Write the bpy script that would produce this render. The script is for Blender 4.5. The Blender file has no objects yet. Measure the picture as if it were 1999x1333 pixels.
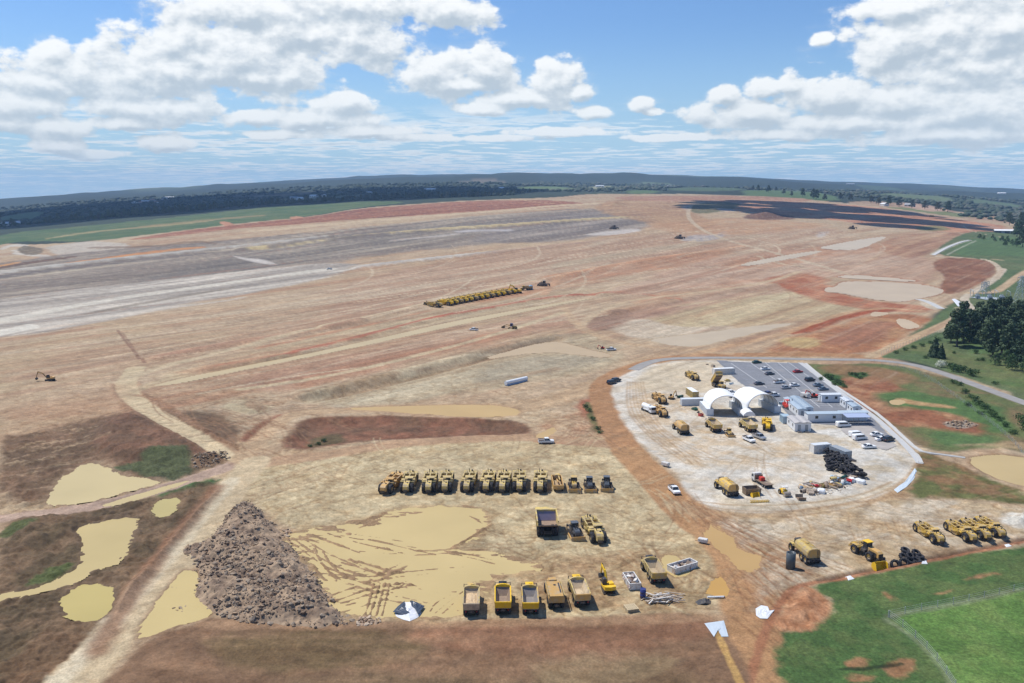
import bpy, bmesh, math, random
import numpy as np
from mathutils import Vector, Matrix, Euler
R = math.radians
random.seed(7)
scene = bpy.context.scene
COL = scene.collection

# ------------------------------------------------------------------ camera and survey helpers
CAM_H = 80.0
PITCH = R(9.66)
FPX = 1731.0            # focal length for a frame 1999 wide
CX, CY = 999.5, 666.5
cam_d = bpy.data.cameras.new("camera")
cam_d.sensor_width = 36.0
cam_d.lens = 36.0 * FPX / 1999.0
cam_d.clip_start = 1.0
cam_d.clip_end = 60000.0
cam = bpy.data.objects.new("camera", cam_d)
COL.objects.link(cam)
cam.location = (0, 0, CAM_H)
cam.rotation_euler = (R(90) - PITCH, 0, 0)
scene.camera = cam

cp, sp = math.cos(PITCH), math.sin(PITCH)
def ray(px, py):
    a = px - CX; b = CY - py
    return np.array([a, FPX * cp + b * sp, -FPX * sp + b * cp])

# the country rises gently towards the middle distance: height of the far skyline by bearing
_hz = [(-300, 400), (0, 389), (250, 370), (500, 355), (700, 344), (900, 338), (1050, 337), (1250, 339), (1500, 346), (1750, 358), (1999, 375), (2300, 388)]
_az, _hend = [], []
DEND = 9000.0
for _x, _y in _hz:
    d = ray(_x, _y)
    _az.append(math.atan2(d[0], d[1]))
    _hend.append(CAM_H + DEND * d[2] / math.hypot(d[0], d[1]))
_az = np.array(_az); _hend = np.array(_hend)

def sstep(a, b, x):
    t = np.clip((x - a) / (b - a), 0, 1)
    return t * t * (3 - 2 * t)

def H(x, y):
    x = np.asarray(x, float); y = np.asarray(y, float)
    D = np.hypot(x, y)
    az = np.arctan2(x, y)
    he = np.interp(az, _az, _hend)
    Dc = np.minimum(D, DEND)
    return he / DEND * Dc * sstep(350, 1400, D) - np.maximum(D - DEND, 0) * 0.02

_TG = 20.0 * 1.012 ** np.arange(0, 512)
_TG = _TG[_TG < 8950]
def gv(px, py):
    """ground points seen at picture positions (arrays)"""
    px = np.atleast_1d(np.asarray(px, float)); py = np.atleast_1d(np.asarray(py, float))
    a = px - CX; b = CY - py
    dx, dy, dz = a, FPX * cp + b * sp, -FPX * sp + b * cp
    n = np.hypot(dx, dy); dx, dy, dz = dx / n, dy / n, dz / n
    def f(t): return CAM_H + dz * t - H(dx * t, dy * t)
    F = np.stack([f(np.full_like(dx, t)) for t in _TG], 1) if len(px) < 4 else CAM_H + dz[:, None] * _TG - H(dx[:, None] * _TG, dy[:, None] * _TG)
    neg = F <= 0
    k = np.where(neg.any(1), neg.argmax(1), len(_TG) - 1); k = np.maximum(k, 1)
    lo, hi = _TG[k - 1], _TG[k]
    for _ in range(30):
        m = .5 * (lo + hi); up = f(m) > 0
        lo = np.where(up, m, lo); hi = np.where(up, hi, m)
    return np.stack([dx * lo, dy * lo], 1)
def g(px, py):
    d = ray(px, py); d = d / math.hypot(d[0], d[1])
    F = CAM_H + d[2] * _TG - H(d[0] * _TG, d[1] * _TG)
    neg = F <= 0
    k = int(neg.argmax()) if neg.any() else len(_TG) - 1
    k = max(k, 1); lo, hi = _TG[k - 1], _TG[k]
    for _ in range(26):
        m = .5 * (lo + hi)
        if CAM_H + d[2] * m - float(H(d[0] * m, d[1] * m)) > 0: lo = m
        else: hi = m
    return np.array([d[0] * lo, d[1] * lo])

def gz(px, py):
    p = g(px, py)
    return Vector((p[0], p[1], float(H(p[0], p[1]))))

def P(s):
    return [tuple(float(v) for v in t.split(',')) for t in s.split()]
def W(s):
    q = np.array(P(s) if isinstance(s, str) else s, float); return gv(q[:, 0], q[:, 1])

# ------------------------------------------------------------------ noise
def _hash(ix, iy, seed):
    h = (ix.astype(np.int64) * 374761393 + iy.astype(np.int64) * 668265263 + seed * 1442695041) & 0xFFFFFFFF
    h = ((h ^ (h >> 13)) * 1274126177) & 0xFFFFFFFF
    h = h ^ (h >> 16)
    return (h & 0xFFFFFF).astype(np.float32) / np.float32(0xFFFFFF)
def vn(x, y, seed=0):
    ix = np.floor(x); iy = np.floor(y)
    fx = (x - ix).astype(np.float32); fy = (y - iy).astype(np.float32)
    ix = ix.astype(np.int64); iy = iy.astype(np.int64)
    fx = fx * fx * (3 - 2 * fx); fy = fy * fy * (3 - 2 * fy)
    a = _hash(ix, iy, seed); b = _hash(ix + 1, iy, seed); c = _hash(ix, iy + 1, seed); d = _hash(ix + 1, iy + 1, seed)
    return (a + (b - a) * fx) * (1 - fy) + (c + (d - c) * fx) * fy
def fbm(x, y, scale, oct=4, seed=0, gain=0.5):
    s = 0; a = 1; t = 0
    x = x / scale; y = y / scale
    for o in range(oct):
        s = s + a * vn(x + 17.3 * o, y - 9.1 * o, seed + o * 7); t += a
        a *= gain; x = x * 2.03; y = y * 2.03
    return (s / t - 0.5) * 2

# ------------------------------------------------------------------ colour
def s2l(c):
    c = c / 255.0
    return c / 12.92 if c <= 0.04045 else ((c + 0.055) / 1.055) ** 2.4
KALB = 0.62
def srgb(r, g_, b, k=1.0):
    return (s2l(r) * k, s2l(g_) * k, s2l(b) * k)
def ground_col(r, g_, b):
    return np.array(srgb(r, g_, b, KALB), np.float32)

# ------------------------------------------------------------------ materials
MATS = {}
def mat(name, col, rough=0.6, metal=0.0, noise=0.12, nscale=3.0, bump=0.0, spec=0.4, dirt=None, dirt_amt=0.0, dscale=0.8):
    if name in MATS: return MATS[name]
    m = bpy.data.materials.new(name); m.use_nodes = True
    nt = m.node_tree; N = nt.nodes; L = nt.links
    b = N["Principled BSDF"]
    b.inputs["Roughness"].default_value = rough
    b.inputs["Metallic"].default_value = metal
    b.inputs["Specular IOR Level"].default_value = spec
    tc = N.new("ShaderNodeTexCoord")
    nz = N.new("ShaderNodeTexNoise"); nz.inputs["Scale"].default_value = nscale; nz.inputs["Detail"].default_value = 5
    L.new(tc.outputs["Object"], nz.inputs["Vector"])
    mp = N.new("ShaderNodeMapRange")
    mp.inputs["From Min"].default_value = 0.25; mp.inputs["From Max"].default_value = 0.75
    mp.inputs["To Min"].default_value = 1 - noise; mp.inputs["To Max"].default_value = 1 + noise
    L.new(nz.outputs["Fac"], mp.inputs["Value"])
    mul = N.new("ShaderNodeMix"); mul.data_type = 'RGBA'; mul.blend_type = 'MULTIPLY'
    mul.inputs["Factor"].default_value = 1
    mul.inputs["A"].default_value = (*col, 1)
    L.new(mp.outputs["Result"], mul.inputs["B"])
    oi = N.new("ShaderNodeObjectInfo"); vr = N.new("ShaderNodeMapRange"); vr.inputs["To Min"].default_value = 1 - noise * 1.1; vr.inputs["To Max"].default_value = 1 + noise * 1.1
    L.new(oi.outputs["Random"], vr.inputs["Value"])
    m0 = N.new("ShaderNodeMix"); m0.data_type = 'RGBA'; m0.blend_type = 'MULTIPLY'; m0.inputs["Factor"].default_value = 1
    L.new(mul.outputs["Result"], m0.inputs["A"]); L.new(vr.outputs["Result"], m0.inputs["B"])
    out = m0.outputs["Result"]
    if dirt is not None:
        n2 = N.new("ShaderNodeTexNoise"); n2.inputs["Scale"].default_value = dscale; n2.inputs["Detail"].default_value = 6; n2.inputs["Roughness"].default_value = 0.65
        L.new(tc.outputs["Object"], n2.inputs["Vector"])
        m2 = N.new("ShaderNodeMapRange"); m2.inputs["From Min"].default_value = 0.62 - dirt_amt * 0.35; m2.inputs["From Max"].default_value = 0.78 - dirt_amt * 0.3
        m2.clamp = True
        L.new(n2.outputs["Fac"], m2.inputs["Value"])
        mx = N.new("ShaderNodeMix"); mx.data_type = 'RGBA'
        L.new(m2.outputs["Result"], mx.inputs["Factor"]); L.new(out, mx.inputs["A"]); mx.inputs["B"].default_value = (*dirt, 1)
        out = mx.outputs["Result"]
    L.new(out, b.inputs["Base Color"])
    if bump:
        bp = N.new("ShaderNodeBump"); bp.inputs["Strength"].default_value = bump; bp.inputs["Distance"].default_value = 0.1
        L.new(nz.outputs["Fac"], bp.inputs["Height"]); L.new(bp.outputs["Normal"], b.inputs["Normal"])
    MATS[name] = m
    return m

# ------------------------------------------------------------------ object helpers
def tag(o, label=None, cat=None, group=None, kind=None):
    if label: o["label"] = label
    if cat: o["category"] = cat
    if group: o["group"] = group
    if kind: o["kind"] = kind
    return o
def empty(name, loc=(0, 0, 0), rz=0.0):
    o = bpy.data.objects.new(name, None); COL.objects.link(o)
    o.empty_display_size = 0.5
    o.location = loc; o.rotation_euler = (0, 0, rz)
    return o
def kids(o): return [c for c in bpy.data.objects if c.parent == o]
class MB:
    """collects shapes for one mesh"""
    def __init__(self): self.v = []; self.f = []; self.m = []; self.smooth = []
    def add(self, vs, fs, mi=0, sm=False):
        k = len(self.v); self.v += [tuple(p) for p in vs]
        for f in fs:
            self.f.append([k + i for i in f]); self.m.append(mi); self.smooth.append(sm)
        return self
    def box(self, c, s, mi=0, rot=None, taper=(1, 1), ch=0.0):
        """box centred at c, size s; taper scales the top; ch = chamfer of the upright edges and top"""
        hx, hy, hz = s[0] / 2, s[1] / 2, s[2] / 2
        if ch > 0:
            def ring(sx, sy, z, k):
                a, b = hx * sx, hy * sy; k = min(k, a * .9, b * .9)
                return [(-a + k, -b, z), (a - k, -b, z), (a, -b + k, z), (a, b - k, z), (a - k, b, z), (-a + k, b, z), (-a, b - k, z), (-a, -b + k, z)]
            tx, ty = taper
            rs = [ring(1, 1, -hz, ch), ring(1 + (tx - 1) * .9, 1 + (ty - 1) * .9, hz - ch, ch), ring(tx * (1 - ch / hx * .7), ty * (1 - ch / hy * .7), hz, ch)]
            vs = [p for r in rs for p in r]; fs = []
            for q in range(2):
                for i in range(8):
                    j = (i + 1) % 8
                    fs.append((q * 8 + i, q * 8 + j, q * 8 + 8 + j, q * 8 + 8 + i))
            fs.append(tuple(range(16, 24))); fs.append(tuple(range(7, -1, -1)))
        else:
            tx, ty = taper
            vs = [(-hx, -hy, -hz), (hx, -hy, -hz), (hx, hy, -hz), (-hx, hy, -hz), (-hx * tx, -hy * ty, hz), (hx * tx, -hy * ty, hz), (hx * tx, hy * ty, hz), (-hx * tx, hy * ty, hz)]
            fs = [(3, 2, 1, 0), (4, 5, 6, 7), (0, 1, 5, 4), (1, 2, 6, 5), (2, 3, 7, 6), (3, 0, 4, 7)]
        M = Euler(rot).to_matrix() if rot else None
        out = []
        for p in vs:
            q = Vector(p)
            if M: q = M @ q
            out.append((q.x + c[0], q.y + c[1], q.z + c[2]))
        return self.add(out, fs, mi)
    def bar(self, a, b, w, h=None, mi=0):
        """rectangular bar from a to b"""
        a = Vector(a); b = Vector(b); h = h or w
        d = (b - a).normalized()
        up = Vector((0, 0, 1)) if abs(d.z) < 0.95 else Vector((0, 1, 0))
        s = d.cross(up).normalized() * w / 2; u = s.cross(d).normalized() * h / 2
        vs = [a - s - u, a + s - u, a + s + u, a - s + u, b - s - u, b + s - u, b + s + u, b - s + u]
        return self.add(vs, [(0, 1, 2, 3), (7, 6, 5, 4), (0, 4, 5, 1), (1, 5, 6, 2), (2, 6, 7, 3), (3, 7, 4, 0)], mi)
    def cyl(self, a, b, r, r2=None, n=12, mi=0, sm=True, cap=True):
        a = Vector(a); b = Vector(b); r2 = r if r2 is None else r2
        d = (b - a).normalized()
        up = Vector((0, 0, 1)) if abs(d.z) < 0.9 else Vector((1, 0, 0))
        s = d.cross(up).normalized(); u = s.cross(d).normalized()
        vs = []
        for (c, rr) in ((a, r), (b, r2)):
            for i in range(n):
                t = 2 * math.pi * i / n
                vs.append(c + s * math.cos(t) * rr + u * math.sin(t) * rr)
        self.add(vs, [(i, (i + 1) % n, n + (i + 1) % n, n + i) for i in range(n)], mi, sm)
        if cap:
            self.add(vs[:n], [tuple(range(n - 1, -1, -1))], mi); self.add(vs[n:], [tuple(range(n))], mi)
        return self
    def lathe(self, c, axis, prof, n=16, mi=0, sm=True):
        """prof: list of (offset along axis, radius)"""
        c = Vector(c); d = Vector(axis).normalized()
        up = Vector((0, 0, 1)) if abs(d.z) < 0.9 else Vector((1, 0, 0))
        s = d.cross(up).normalized(); u = s.cross(d).normalized()
        vs = []
        for (o, r) in prof:
            for i in range(n):
                t = 2 * math.pi * i / n
                vs.append(c + d * o + s * math.cos(t) * r + u * math.sin(t) * r)
        fs = []
        for k in range(len(prof) - 1):
            for i in range(n):
                j = (i + 1) % n
                fs.append((k * n + i, k * n + j, k * n + n + j, k * n + n + i))
        return self.add(vs, fs, mi, sm)
    def prism(self, pts, x0, x1, mi=0, axis='x'):
        """extrude a side outline (a,b) between x0 and x1; axis x: outline is (y,z); y: (x,z); z: (x,y)"""
        def mk(a, b, t): return {'x': (t, a, b), 'y': (a, t, b), 'z': (a, b, t)}[axis]
        n = len(pts)
        vs = [mk(a, b, x0) for a, b in pts] + [mk(a, b, x1) for a, b in pts]
        fs = [tuple(range(n - 1, -1, -1)), tuple(range(n, 2 * n))] + [(i, (i + 1) % n, n + (i + 1) % n, n + i) for i in range(n)]
        return self.add(vs, fs, mi)
    def build(self, name, mats, parent=None, loc=None, fix=True):
        me = bpy.data.meshes.new(name)
        me.from_pydata(self.v, [], self.f)
        if not isinstance(mats, (list, tuple)): mats = [mats]
        for m in mats: me.materials.append(m)
        me.polygons.foreach_set("material_index", self.m)
        me.polygons.foreach_set("use_smooth", self.smooth)
        if fix:
            bm = bmesh.new(); bm.from_mesh(me)
            bmesh.ops.recalc_face_normals(bm, faces=bm.faces)
            bm.to_mesh(me); bm.free()
        me.update()
        o = bpy.data.objects.new(name, me); COL.objects.link(o)
        if parent is not None: o.parent = parent
        if loc is not None: o.location = loc
        return o
def copy_tree(o, parent=None):
    c = o.copy(); COL.objects.link(c)
    if parent is not None:
        c.parent = parent; c.matrix_parent_inverse = o.matrix_parent_inverse
    for ch in CH.get(o.name, kids(o)):
        copy_tree(ch, c)
    return c
CH = {}
# ------------------------------------------------------------------ ground sheet (polar grid, finest where it is seen from the lookout)
NF = 1250
fine = np.linspace(R(-35.5), R(35.5), NF)
coarse = np.linspace(R(35.5), R(360 - 35.5), 62)[1:-1]
azs = np.concatenate([fine, coarse])
ypx = np.concatenate([np.arange(1372, 700, -1.35), np.arange(700, 392, -1.15), np.array([391, 389.5, 388.2, 387.1, 386.2, 385])])
al = PITCH + np.arctan((ypx - CY) / FPX)
Ds = CAM_H / np.tan(al)
Ds = np.concatenate([[2, 12, 25, 40, 60, 80, 95, 106, 114], Ds[Ds < 9000], [9400, 10200]])
NR, NC = len(Ds), len(azs)
DD, AA = np.meshgrid(Ds, azs, indexing='ij')
X = (DD * np.sin(AA)).ravel(); Y = (DD * np.cos(AA)).ravel()
DR = DD.ravel()
NV = len(X)
Z0 = H(X, Y)
Z = np.zeros(NV)
C = np.zeros((NV, 3), np.float32)
WET = np.zeros(NV, np.float32)      # smooth damp mud
VEG = np.zeros(NV, np.float32)      # grass cover
RUF = np.ones(NV, np.float32)       # amount of small relief
WATER = np.zeros(NV, bool)
LVL = np.full(NV, -0.12)

def seld(poly, m):
    lo = poly.min(0) - m; hi = poly.max(0) + m
    return np.nonzero((X > lo[0]) & (X < hi[0]) & (Y > lo[1]) & (Y < hi[1]))[0]
def sdf(poly, x, y):
    """distance to the outline, positive inside"""
    d = np.full(len(x), 1e9); ins = np.zeros(len(x), bool)
    n = len(poly)
    for i in range(n):
        ax, ay = poly[i]; bx, by = poly[(i + 1) % n]
        ex, ey = bx - ax, by - ay
        L2 = ex * ex + ey * ey
        if L2 < 1e-9: continue
        t = np.clip(((x - ax) * ex + (y - ay) * ey) / L2, 0, 1)
        dx = x - ax - t * ex; dy = y - ay - t * ey
        d = np.minimum(d, dx * dx + dy * dy)
        c = ((ay > y) != (by > y))
        with np.errstate(divide='ignore', invalid='ignore'):
            xi = ex * (y - ay) / (ey if ey != 0 else 1e-12) + ax
        ins ^= c & (x < xi)
    d = np.sqrt(d)
    return np.where(ins, d, -d)
def smooth_poly(pts, k=2, closed=True):
    pts = np.asarray(pts, float)
    for _ in range(k):
        if closed:
            q = np.roll(pts, -1, 0)
            pts = np.stack([pts * .75 + q * .25, pts * .25 + q * .75], 1).reshape(-1, 2)
        else:
            q = pts[1:]; p = pts[:-1]
            mid = np.stack([p * .75 + q * .25, p * .25 + q * .75], 1).reshape(-1, 2)
            pts = np.concatenate([pts[:1], mid, pts[-1:]])
    return pts
_seed = [100]
def region(s, amp, scale, k=1, closed=True):
    _seed[0] += 13
    px = P(s) if isinstance(s, str) else s
    poly = smooth_poly(W(px), k)
    idx = seld(poly, amp * 2 + 6)
    if len(idx) == 0: return idx, np.zeros(0)
    d = sdf(poly, X[idx], Y[idx])
    if amp: d = d + amp * fbm(X[idx], Y[idx], scale, 4, _seed[0], .6)
    return idx, d
def fill(s, col, fe=1.0, amp=1.0, scale=8.0, a=1.0, dz=None, zf=3.0, veg=None, wet=None, ruf=None, k=1, mott=0.0, mcol=None, msc=6.0):
    idx, d = region(s, amp, scale, k)
    if len(idx) == 0: return
    al_ = sstep(-fe, fe, d).astype(np.float32) * a
    if mott:
        n = fbm(X[idx], Y[idx], msc, 4, _seed[0] + 5, .6)
        if mcol is None: al_ = al_ * np.clip(1 - mott + mott * (n * 1.6 + .5), 0, 1)
    if col is not None:
        c = np.broadcast_to(ground_col(*col), (len(idx), 3))
        if mott and mcol is not None:
            t = sstep(-mott * .6, mott * .6, n * 1.0 + (mott - .5) * .4)[:, None]
            c = c * (1 - t) + ground_col(*mcol) * t
        C[idx] = C[idx] * (1 - al_[:, None]) + c * al_[:, None]
        VEG[idx] *= (1 - al_)
    if veg is not None: VEG[idx] = VEG[idx] * (1 - al_) + veg * al_
    if wet is not None: WET[idx] = WET[idx] * (1 - al_) + wet * al_
    if ruf is not None: RUF[idx] = RUF[idx] * (1 - al_) + ruf * al_
    if dz is not None: Z[idx] += dz * sstep(0, zf, d)
def band(s, w, col, fe=1.0, amp=1.0, scale=10, a=1.0, **kw):
    """a strip along a line; w = its depth in picture rows at the start and end"""
    p = P(s); n = len(p)
    w0, w1 = (w, w) if not isinstance(w, tuple) else w
    ws = [w0 + (w1 - w0) * i / max(1, n - 1) for i in range(n)]
    poly = [(x, y - q / 2) for (x, y), q in zip(p, ws)] + [(x, y + q / 2) for (x, y), q in reversed(list(zip(p, ws)))]
    fill(poly, col, fe, amp, scale, a, **kw)
def path(line, w, col, fe=0.4, a=1.0, amp=0.2, scale=3.0, dz=0.0, world=False, wet=None, k=2, ruf=None):
    """a strip of true width w metres along a line on the ground"""
    pts = np.asarray(line, float) if world else W(line)
    pts = smooth_poly(pts, k, False)
    idx = seld(pts, w + 3)
    if len(idx) == 0: return
    x = X[idx]; y = Y[idx]
    d = np.full(len(idx), 1e9)
    for i in range(len(pts) - 1):
        ax, ay = pts[i]; ex, ey = pts[i + 1] - pts[i]
        L2 = ex * ex + ey * ey
        if L2 < 1e-9: continue
        t = np.clip(((x - ax) * ex + (y - ay) * ey) / L2, 0, 1)
        d = np.minimum(d, (x - ax - t * ex) ** 2 + (y - ay - t * ey) ** 2)
    d = w / 2 - np.sqrt(d)
    sel = d > -(fe + amp * 2)
    idx = idx[sel]; d = d[sel]
    if len(idx) == 0: return
    _seed[0] += 7
    if amp: d = d + amp * fbm(X[idx], Y[idx], scale, 3, _seed[0])
    al_ = sstep(-fe, fe, d).astype(np.float32) * a
    if col is not None:
        C[idx] = C[idx] * (1 - al_[:, None]) + ground_col(*col) * al_[:, None]
        VEG[idx] *= (1 - al_)
    if wet is not None: WET[idx] = WET[idx] * (1 - al_) + wet * al_
    if ruf is not None: RUF[idx] = RUF[idx] * (1 - al_) + ruf * al_
    if dz: Z[idx] += dz * sstep(-fe, fe, d)
PONDS = []
def pond(name, label, s, col, amp=1.0, scale=6.0, depth=0.3, rim=None, fe=1.0):
    idx, d = region(s, amp, scale, 1)
    if rim is not None:
        al_ = (sstep(-3 * fe, 0, d) * .8).astype(np.float32)
        C[idx] = C[idx] * (1 - al_[:, None]) + ground_col(*rim) * al_[:, None]
        VEG[idx] *= (1 - al_)
        WET[idx] = np.maximum(WET[idx], al_ * .6)
    Z[idx] -= depth * sstep(-fe, fe, d)
    RUF[idx] *= (1 - sstep(-fe, fe, d) * .6).astype(np.float32)
    m = idx[d > -fe * 1.2]
    PONDS.append((name, label, m, col, idx, d, fe))

TAN = (199, 175, 147)
# ---- 1. the wide country round the site
forest = ground_col(58, 72, 58)
fld = ground_col(120, 132, 92)
n1 = fbm(X, Y, 900, 4, 1)
n2 = fbm(X, Y, 180, 4, 2)
t = np.clip((n1 - .25) * 4, 0, 1)[:, None] * .55
C[:] = forest * (1 + .25 * n2[:, None]) * (1 - t) + fld * t
Z += sstep(2600, 5000, DR) * (fbm(X, Y, 1500, 4, 3) * 48 + fbm(X, Y, 420, 3, 31) * 20) * sstep(12000, 7000, DR)
VEG[:] = .5
GR = (106, 122, 80); GB = (86, 112, 70); GP = (140, 142, 104)
for s, c in [("1004,371 1010,362 1075,361 1130,366 1120,371", (118, 140, 90)), ("1147,369 1150,359 1203,358 1215,366", (170, 170, 130)),
             ("1220,378 1222,371 1290,372 1266,379", (104, 128, 80)), ("1455,390 1450,372 1530,369 1625,382 1640,394", (104, 130, 82)),
             ("1290,371 1330,362 1420,365 1470,371 1400,375", (96, 116, 82)), ("1690,384 1780,381 1870,393 1850,398 1760,390", (122, 138, 100)),
             ("0,434 0,424 60,414 95,414 70,428", (110, 138, 88)), ("160,376 180,372 330,362 300,370", (120, 130, 110)),
             ("520,392 600,386 700,381 705,384 600,392", (118, 128, 96)), ("450,386 560,378 640,372 560,385", (112, 108, 90)),
             ("880,352 960,349 1000,352 930,356", (140, 128, 110)), ("1180,352 1290,352 1330,357 1200,357", (112, 128, 96)),
             ("1480,362 1580,366 1600,371 1500,368", (116, 128, 100)), ("1880,392 1999,402 1999,408 1900,400", (110, 130, 96)),
             ("1640,356 1720,362 1790,372 1700,368", (90, 112, 92))]:
    fill(s, c, 12, 18, 90, .9, veg=.6)
fill("1640,395 1700,392 1790,400 1860,412 1990,428 1999,440 1900,428 1800,414 1720,405", (190, 160, 135), 8, 6, 60, .9)
fill("1700,404 1800,406 1900,420 1900,426 1800,416", (120, 138, 84), 8, 6, 60, .8, veg=.5)
# ---- 2. the site itself
SITE = "-300,560 -100,500 0,474 60,478 180,471 330,452 480,434 600,424 700,406 850,395 1000,388 1080,386 1150,378 1250,379 1350,378 1450,382 1560,388 1640,395 1720,404 1800,414 1900,428 1960,434 2100,452 2100,470 1999,452 1930,452 1880,455 1840,480 1818,497 1930,507 1960,525 1945,545 1880,580 1845,600 1800,640 1740,680 1700,694 2000,760 2300,900 2400,1400 2600,2400 -600,2400 -700,1000"
fill(SITE, TAN, 4, 4, 30)
site_idx = np.nonzero((VEG < .25) & (DR < 3500))[0]
RD = W("420,722 1000,612")          # the grading runs along this line
rdv = (RD[1] - RD[0]) / np.linalg.norm(RD[1] - RD[0])
U = X * rdv[0] + Y * rdv[1]; V = -X * rdv[1] + Y * rdv[0]
wob = fbm(U, V, 260, 3, 41) * 9
def stripes(scale_v, seed, stretch=14):
    return fbm(U / stretch, V + wob * .6, scale_v, 4, seed, .62)
ST1 = stripes(16, 51); ST2 = stripes(5, 52, 22); ST3 = fbm(X, Y, 60, 4, 53)
far_w = sstep(150, 330, DR)
def tint(idx, w, col):
    w = np.clip(w, 0, 1).astype(np.float32)[:, None]
    C[idx] = C[idx] * (1 - w) + ground_col(*col) * w
tint(site_idx, (np.clip(ST1[site_idx], 0, 1) * 1.3) * far_w[site_idx] * .8, (214, 196, 172))
tint(site_idx, (np.clip(-ST1[site_idx], 0, 1) * 1.3) * far_w[site_idx] * .8, (178, 134, 106))
tint(site_idx, (np.clip(-ST2[site_idx] - .1, 0, 1) * 1.4) * far_w[site_idx] * .5, (168, 140, 122))
tint(site_idx, np.clip(ST3[site_idx] - .1, 0, 1) * 1.1, (205, 186, 152))
def szone(s, base, hi, lo, fe=8, amp=14, scale=50, a=1.0, k1=1.6, k2=1.3):
    """a graded field: streaks of a lighter and a darker colour along the grading"""
    idx, d = region(s, amp, scale, 1)
    if len(idx) == 0: return
    d = d + ST1[idx] * amp * .8
    al_ = (sstep(-fe, fe, d) * a)[:, None].astype(np.float32)
    c = np.broadcast_to(ground_col(*base), (len(idx), 3))
    w1 = np.clip(ST1[idx] * k1 + ST2[idx] * .5, 0, 1)[:, None]; w2 = np.clip(-ST1[idx] * k2 - ST2[idx] * .7, 0, 1)[:, None]
    c = c * (1 - w1) + ground_col(*hi) * w1
    c = c * (1 - w2) + ground_col(*lo) * w2
    C[idx] = C[idx] * (1 - al_) + c * al_
    VEG[idx] *= (1 - al_[:, 0])
# far left: pale haul tracks, grass strip, red batter
fill("-200,540 -100,490 0,458 60,450 140,444 300,428 420,415 520,404 640,397 760,392 800,395 700,405 600,423 480,434 330,453 180,472 60,470 0,476 -120,515", GR, 3, 5, 30, 1, veg=1, mott=.5, mcol=GB, msc=40)
band("90,466 180,452 300,442 420,430", 3, (176, 164, 120), 3, 4, 40, .8)
band("250,446 330,437 420,428 520,420", 3, (170, 150, 112), 3, 4, 40, .7)
fill("560,424 585,421 610,431 590,434", (205, 150, 120), 2, 1, 20)
fill("425,434 440,431 470,443 450,446", (205, 150, 120), 2, 1, 20)
szone("235,470 330,454 480,436 600,425 690,409 780,402 860,396 1000,390 1100,392 1150,398 1050,408 900,415 760,424 600,436 420,450 300,466", (168, 112, 88), (190, 140, 115), (128, 78, 64), 4, 6)
fill("80,482 180,470 200,472 260,476 240,490 150,500 110,500 100,490", (206, 196, 184), 3, 4, 25)
band("0,486 25,478 60,480 40,488 15,492 60,498 100,500", 5, (214, 206, 196), 2, 2, 20)
fill("30,486 55,480 90,486 75,498 45,497", (120, 108, 90), 2, 2, 20, .9)
# the graded runway fields
szone("-60,600 -60,520 60,505 180,490 420,470 760,440 980,418 1150,405 1250,412 1280,430 1150,455 900,480 700,505 500,530 300,560 120,600 -60,640", (154, 143, 134), (196, 184, 166), (122, 112, 106), 10, 16)
szone("250,545 520,480 760,448 980,430 1150,424 1180,436 960,452 700,492 420,540 250,566", (134, 127, 122), (174, 164, 152), (108, 102, 100), 8, 12, a=.85)
szone("900,470 1000,432 1140,412 1270,420 1285,440 1180,462 1020,476", (136, 128, 126), (182, 172, 164), (108, 102, 102), 8, 12, a=.9)
szone("-60,665 -60,590 200,558 420,535 640,512 720,518 560,560 300,604 100,650", (186, 178, 170), (224, 216, 206), (150, 143, 138), 5, 8, k1=2.2)
band("-40,632 0,626 200,586 420,556 600,530 660,524", (9, 4), (226, 220, 208), 2, 3, 30, .95, wet=.5)
fill("-40,668 0,655 60,644 80,638 60,630 20,640 -40,650", (236, 230, 218), 2, 2, 20, wet=.7)
band("20,655 160,628 300,604 420,590 480,580", (5, 3), (224, 214, 202), 2, 3, 30, .9)
band("160,614 260,595 380,574 460,560", (6, 3), (150, 140, 128), 2, 3, 30, .8)
band("700,522 820,508 1000,490 1100,480 1270,462", (6, 2), (206, 200, 194), 2, 1.5, 30, .95)
band("640,533 720,520", 3, (220, 214, 206), 2, 2, 30, .9)
band("-40,540 0,532 160,514 330,496 500,478 640,462", (5, 3), (196, 192, 186), 2, 2, 40, .95)
band("-40,546 0,540 160,520 330,502 420,492", (8, 3), (120, 112, 110), 2, 2, 40, .85)
band("120,516 240,500 330,488 400,482", (5, 4), (216, 150, 92), 3, 3, 30, .9)
band("-30,528 0,522 60,512 150,500", (6, 4), (110, 88, 76), 3, 3, 30, .95)
band("-40,526 0,519 40,511", 3, (214, 160, 104), 2, 2, 30, .9)
band("170,484 300,482 380,470 440,478", 4, (136, 112, 92), 3, 4, 40, .7)
band("480,487 540,482 640,468 760,455 860,448 1000,440 1100,432 1240,424", (5, 3), (212, 194, 152), 3, 3, 60, .95)
band("480,452 620,440 800,425 960,413 1080,402 1180,396", (5, 3), (216, 194, 164), 3, 4, 60, .95)
band("520,484 600,470 700,464 760,458", (7, 4), (132, 124, 122), 3, 4, 50, .8)
fill("460,503 520,506 540,517 500,513 480,508", (214, 208, 204), 3, 3, 20, .95)
band("455,500 490,507 540,516", 3, (216, 210, 206), 2, 2, 20, .9)
band("890,452 960,449 1000,450", 4, (196, 192, 196), 4, 4, 40, .9)
fill("1135,459 1180,452 1240,446 1255,449 1230,455 1180,460", (214, 208, 206), 3, 3, 30, .95)
band("760,470 840,462 900,456", 3, (208, 200, 196), 4, 4, 40, .8)
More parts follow.
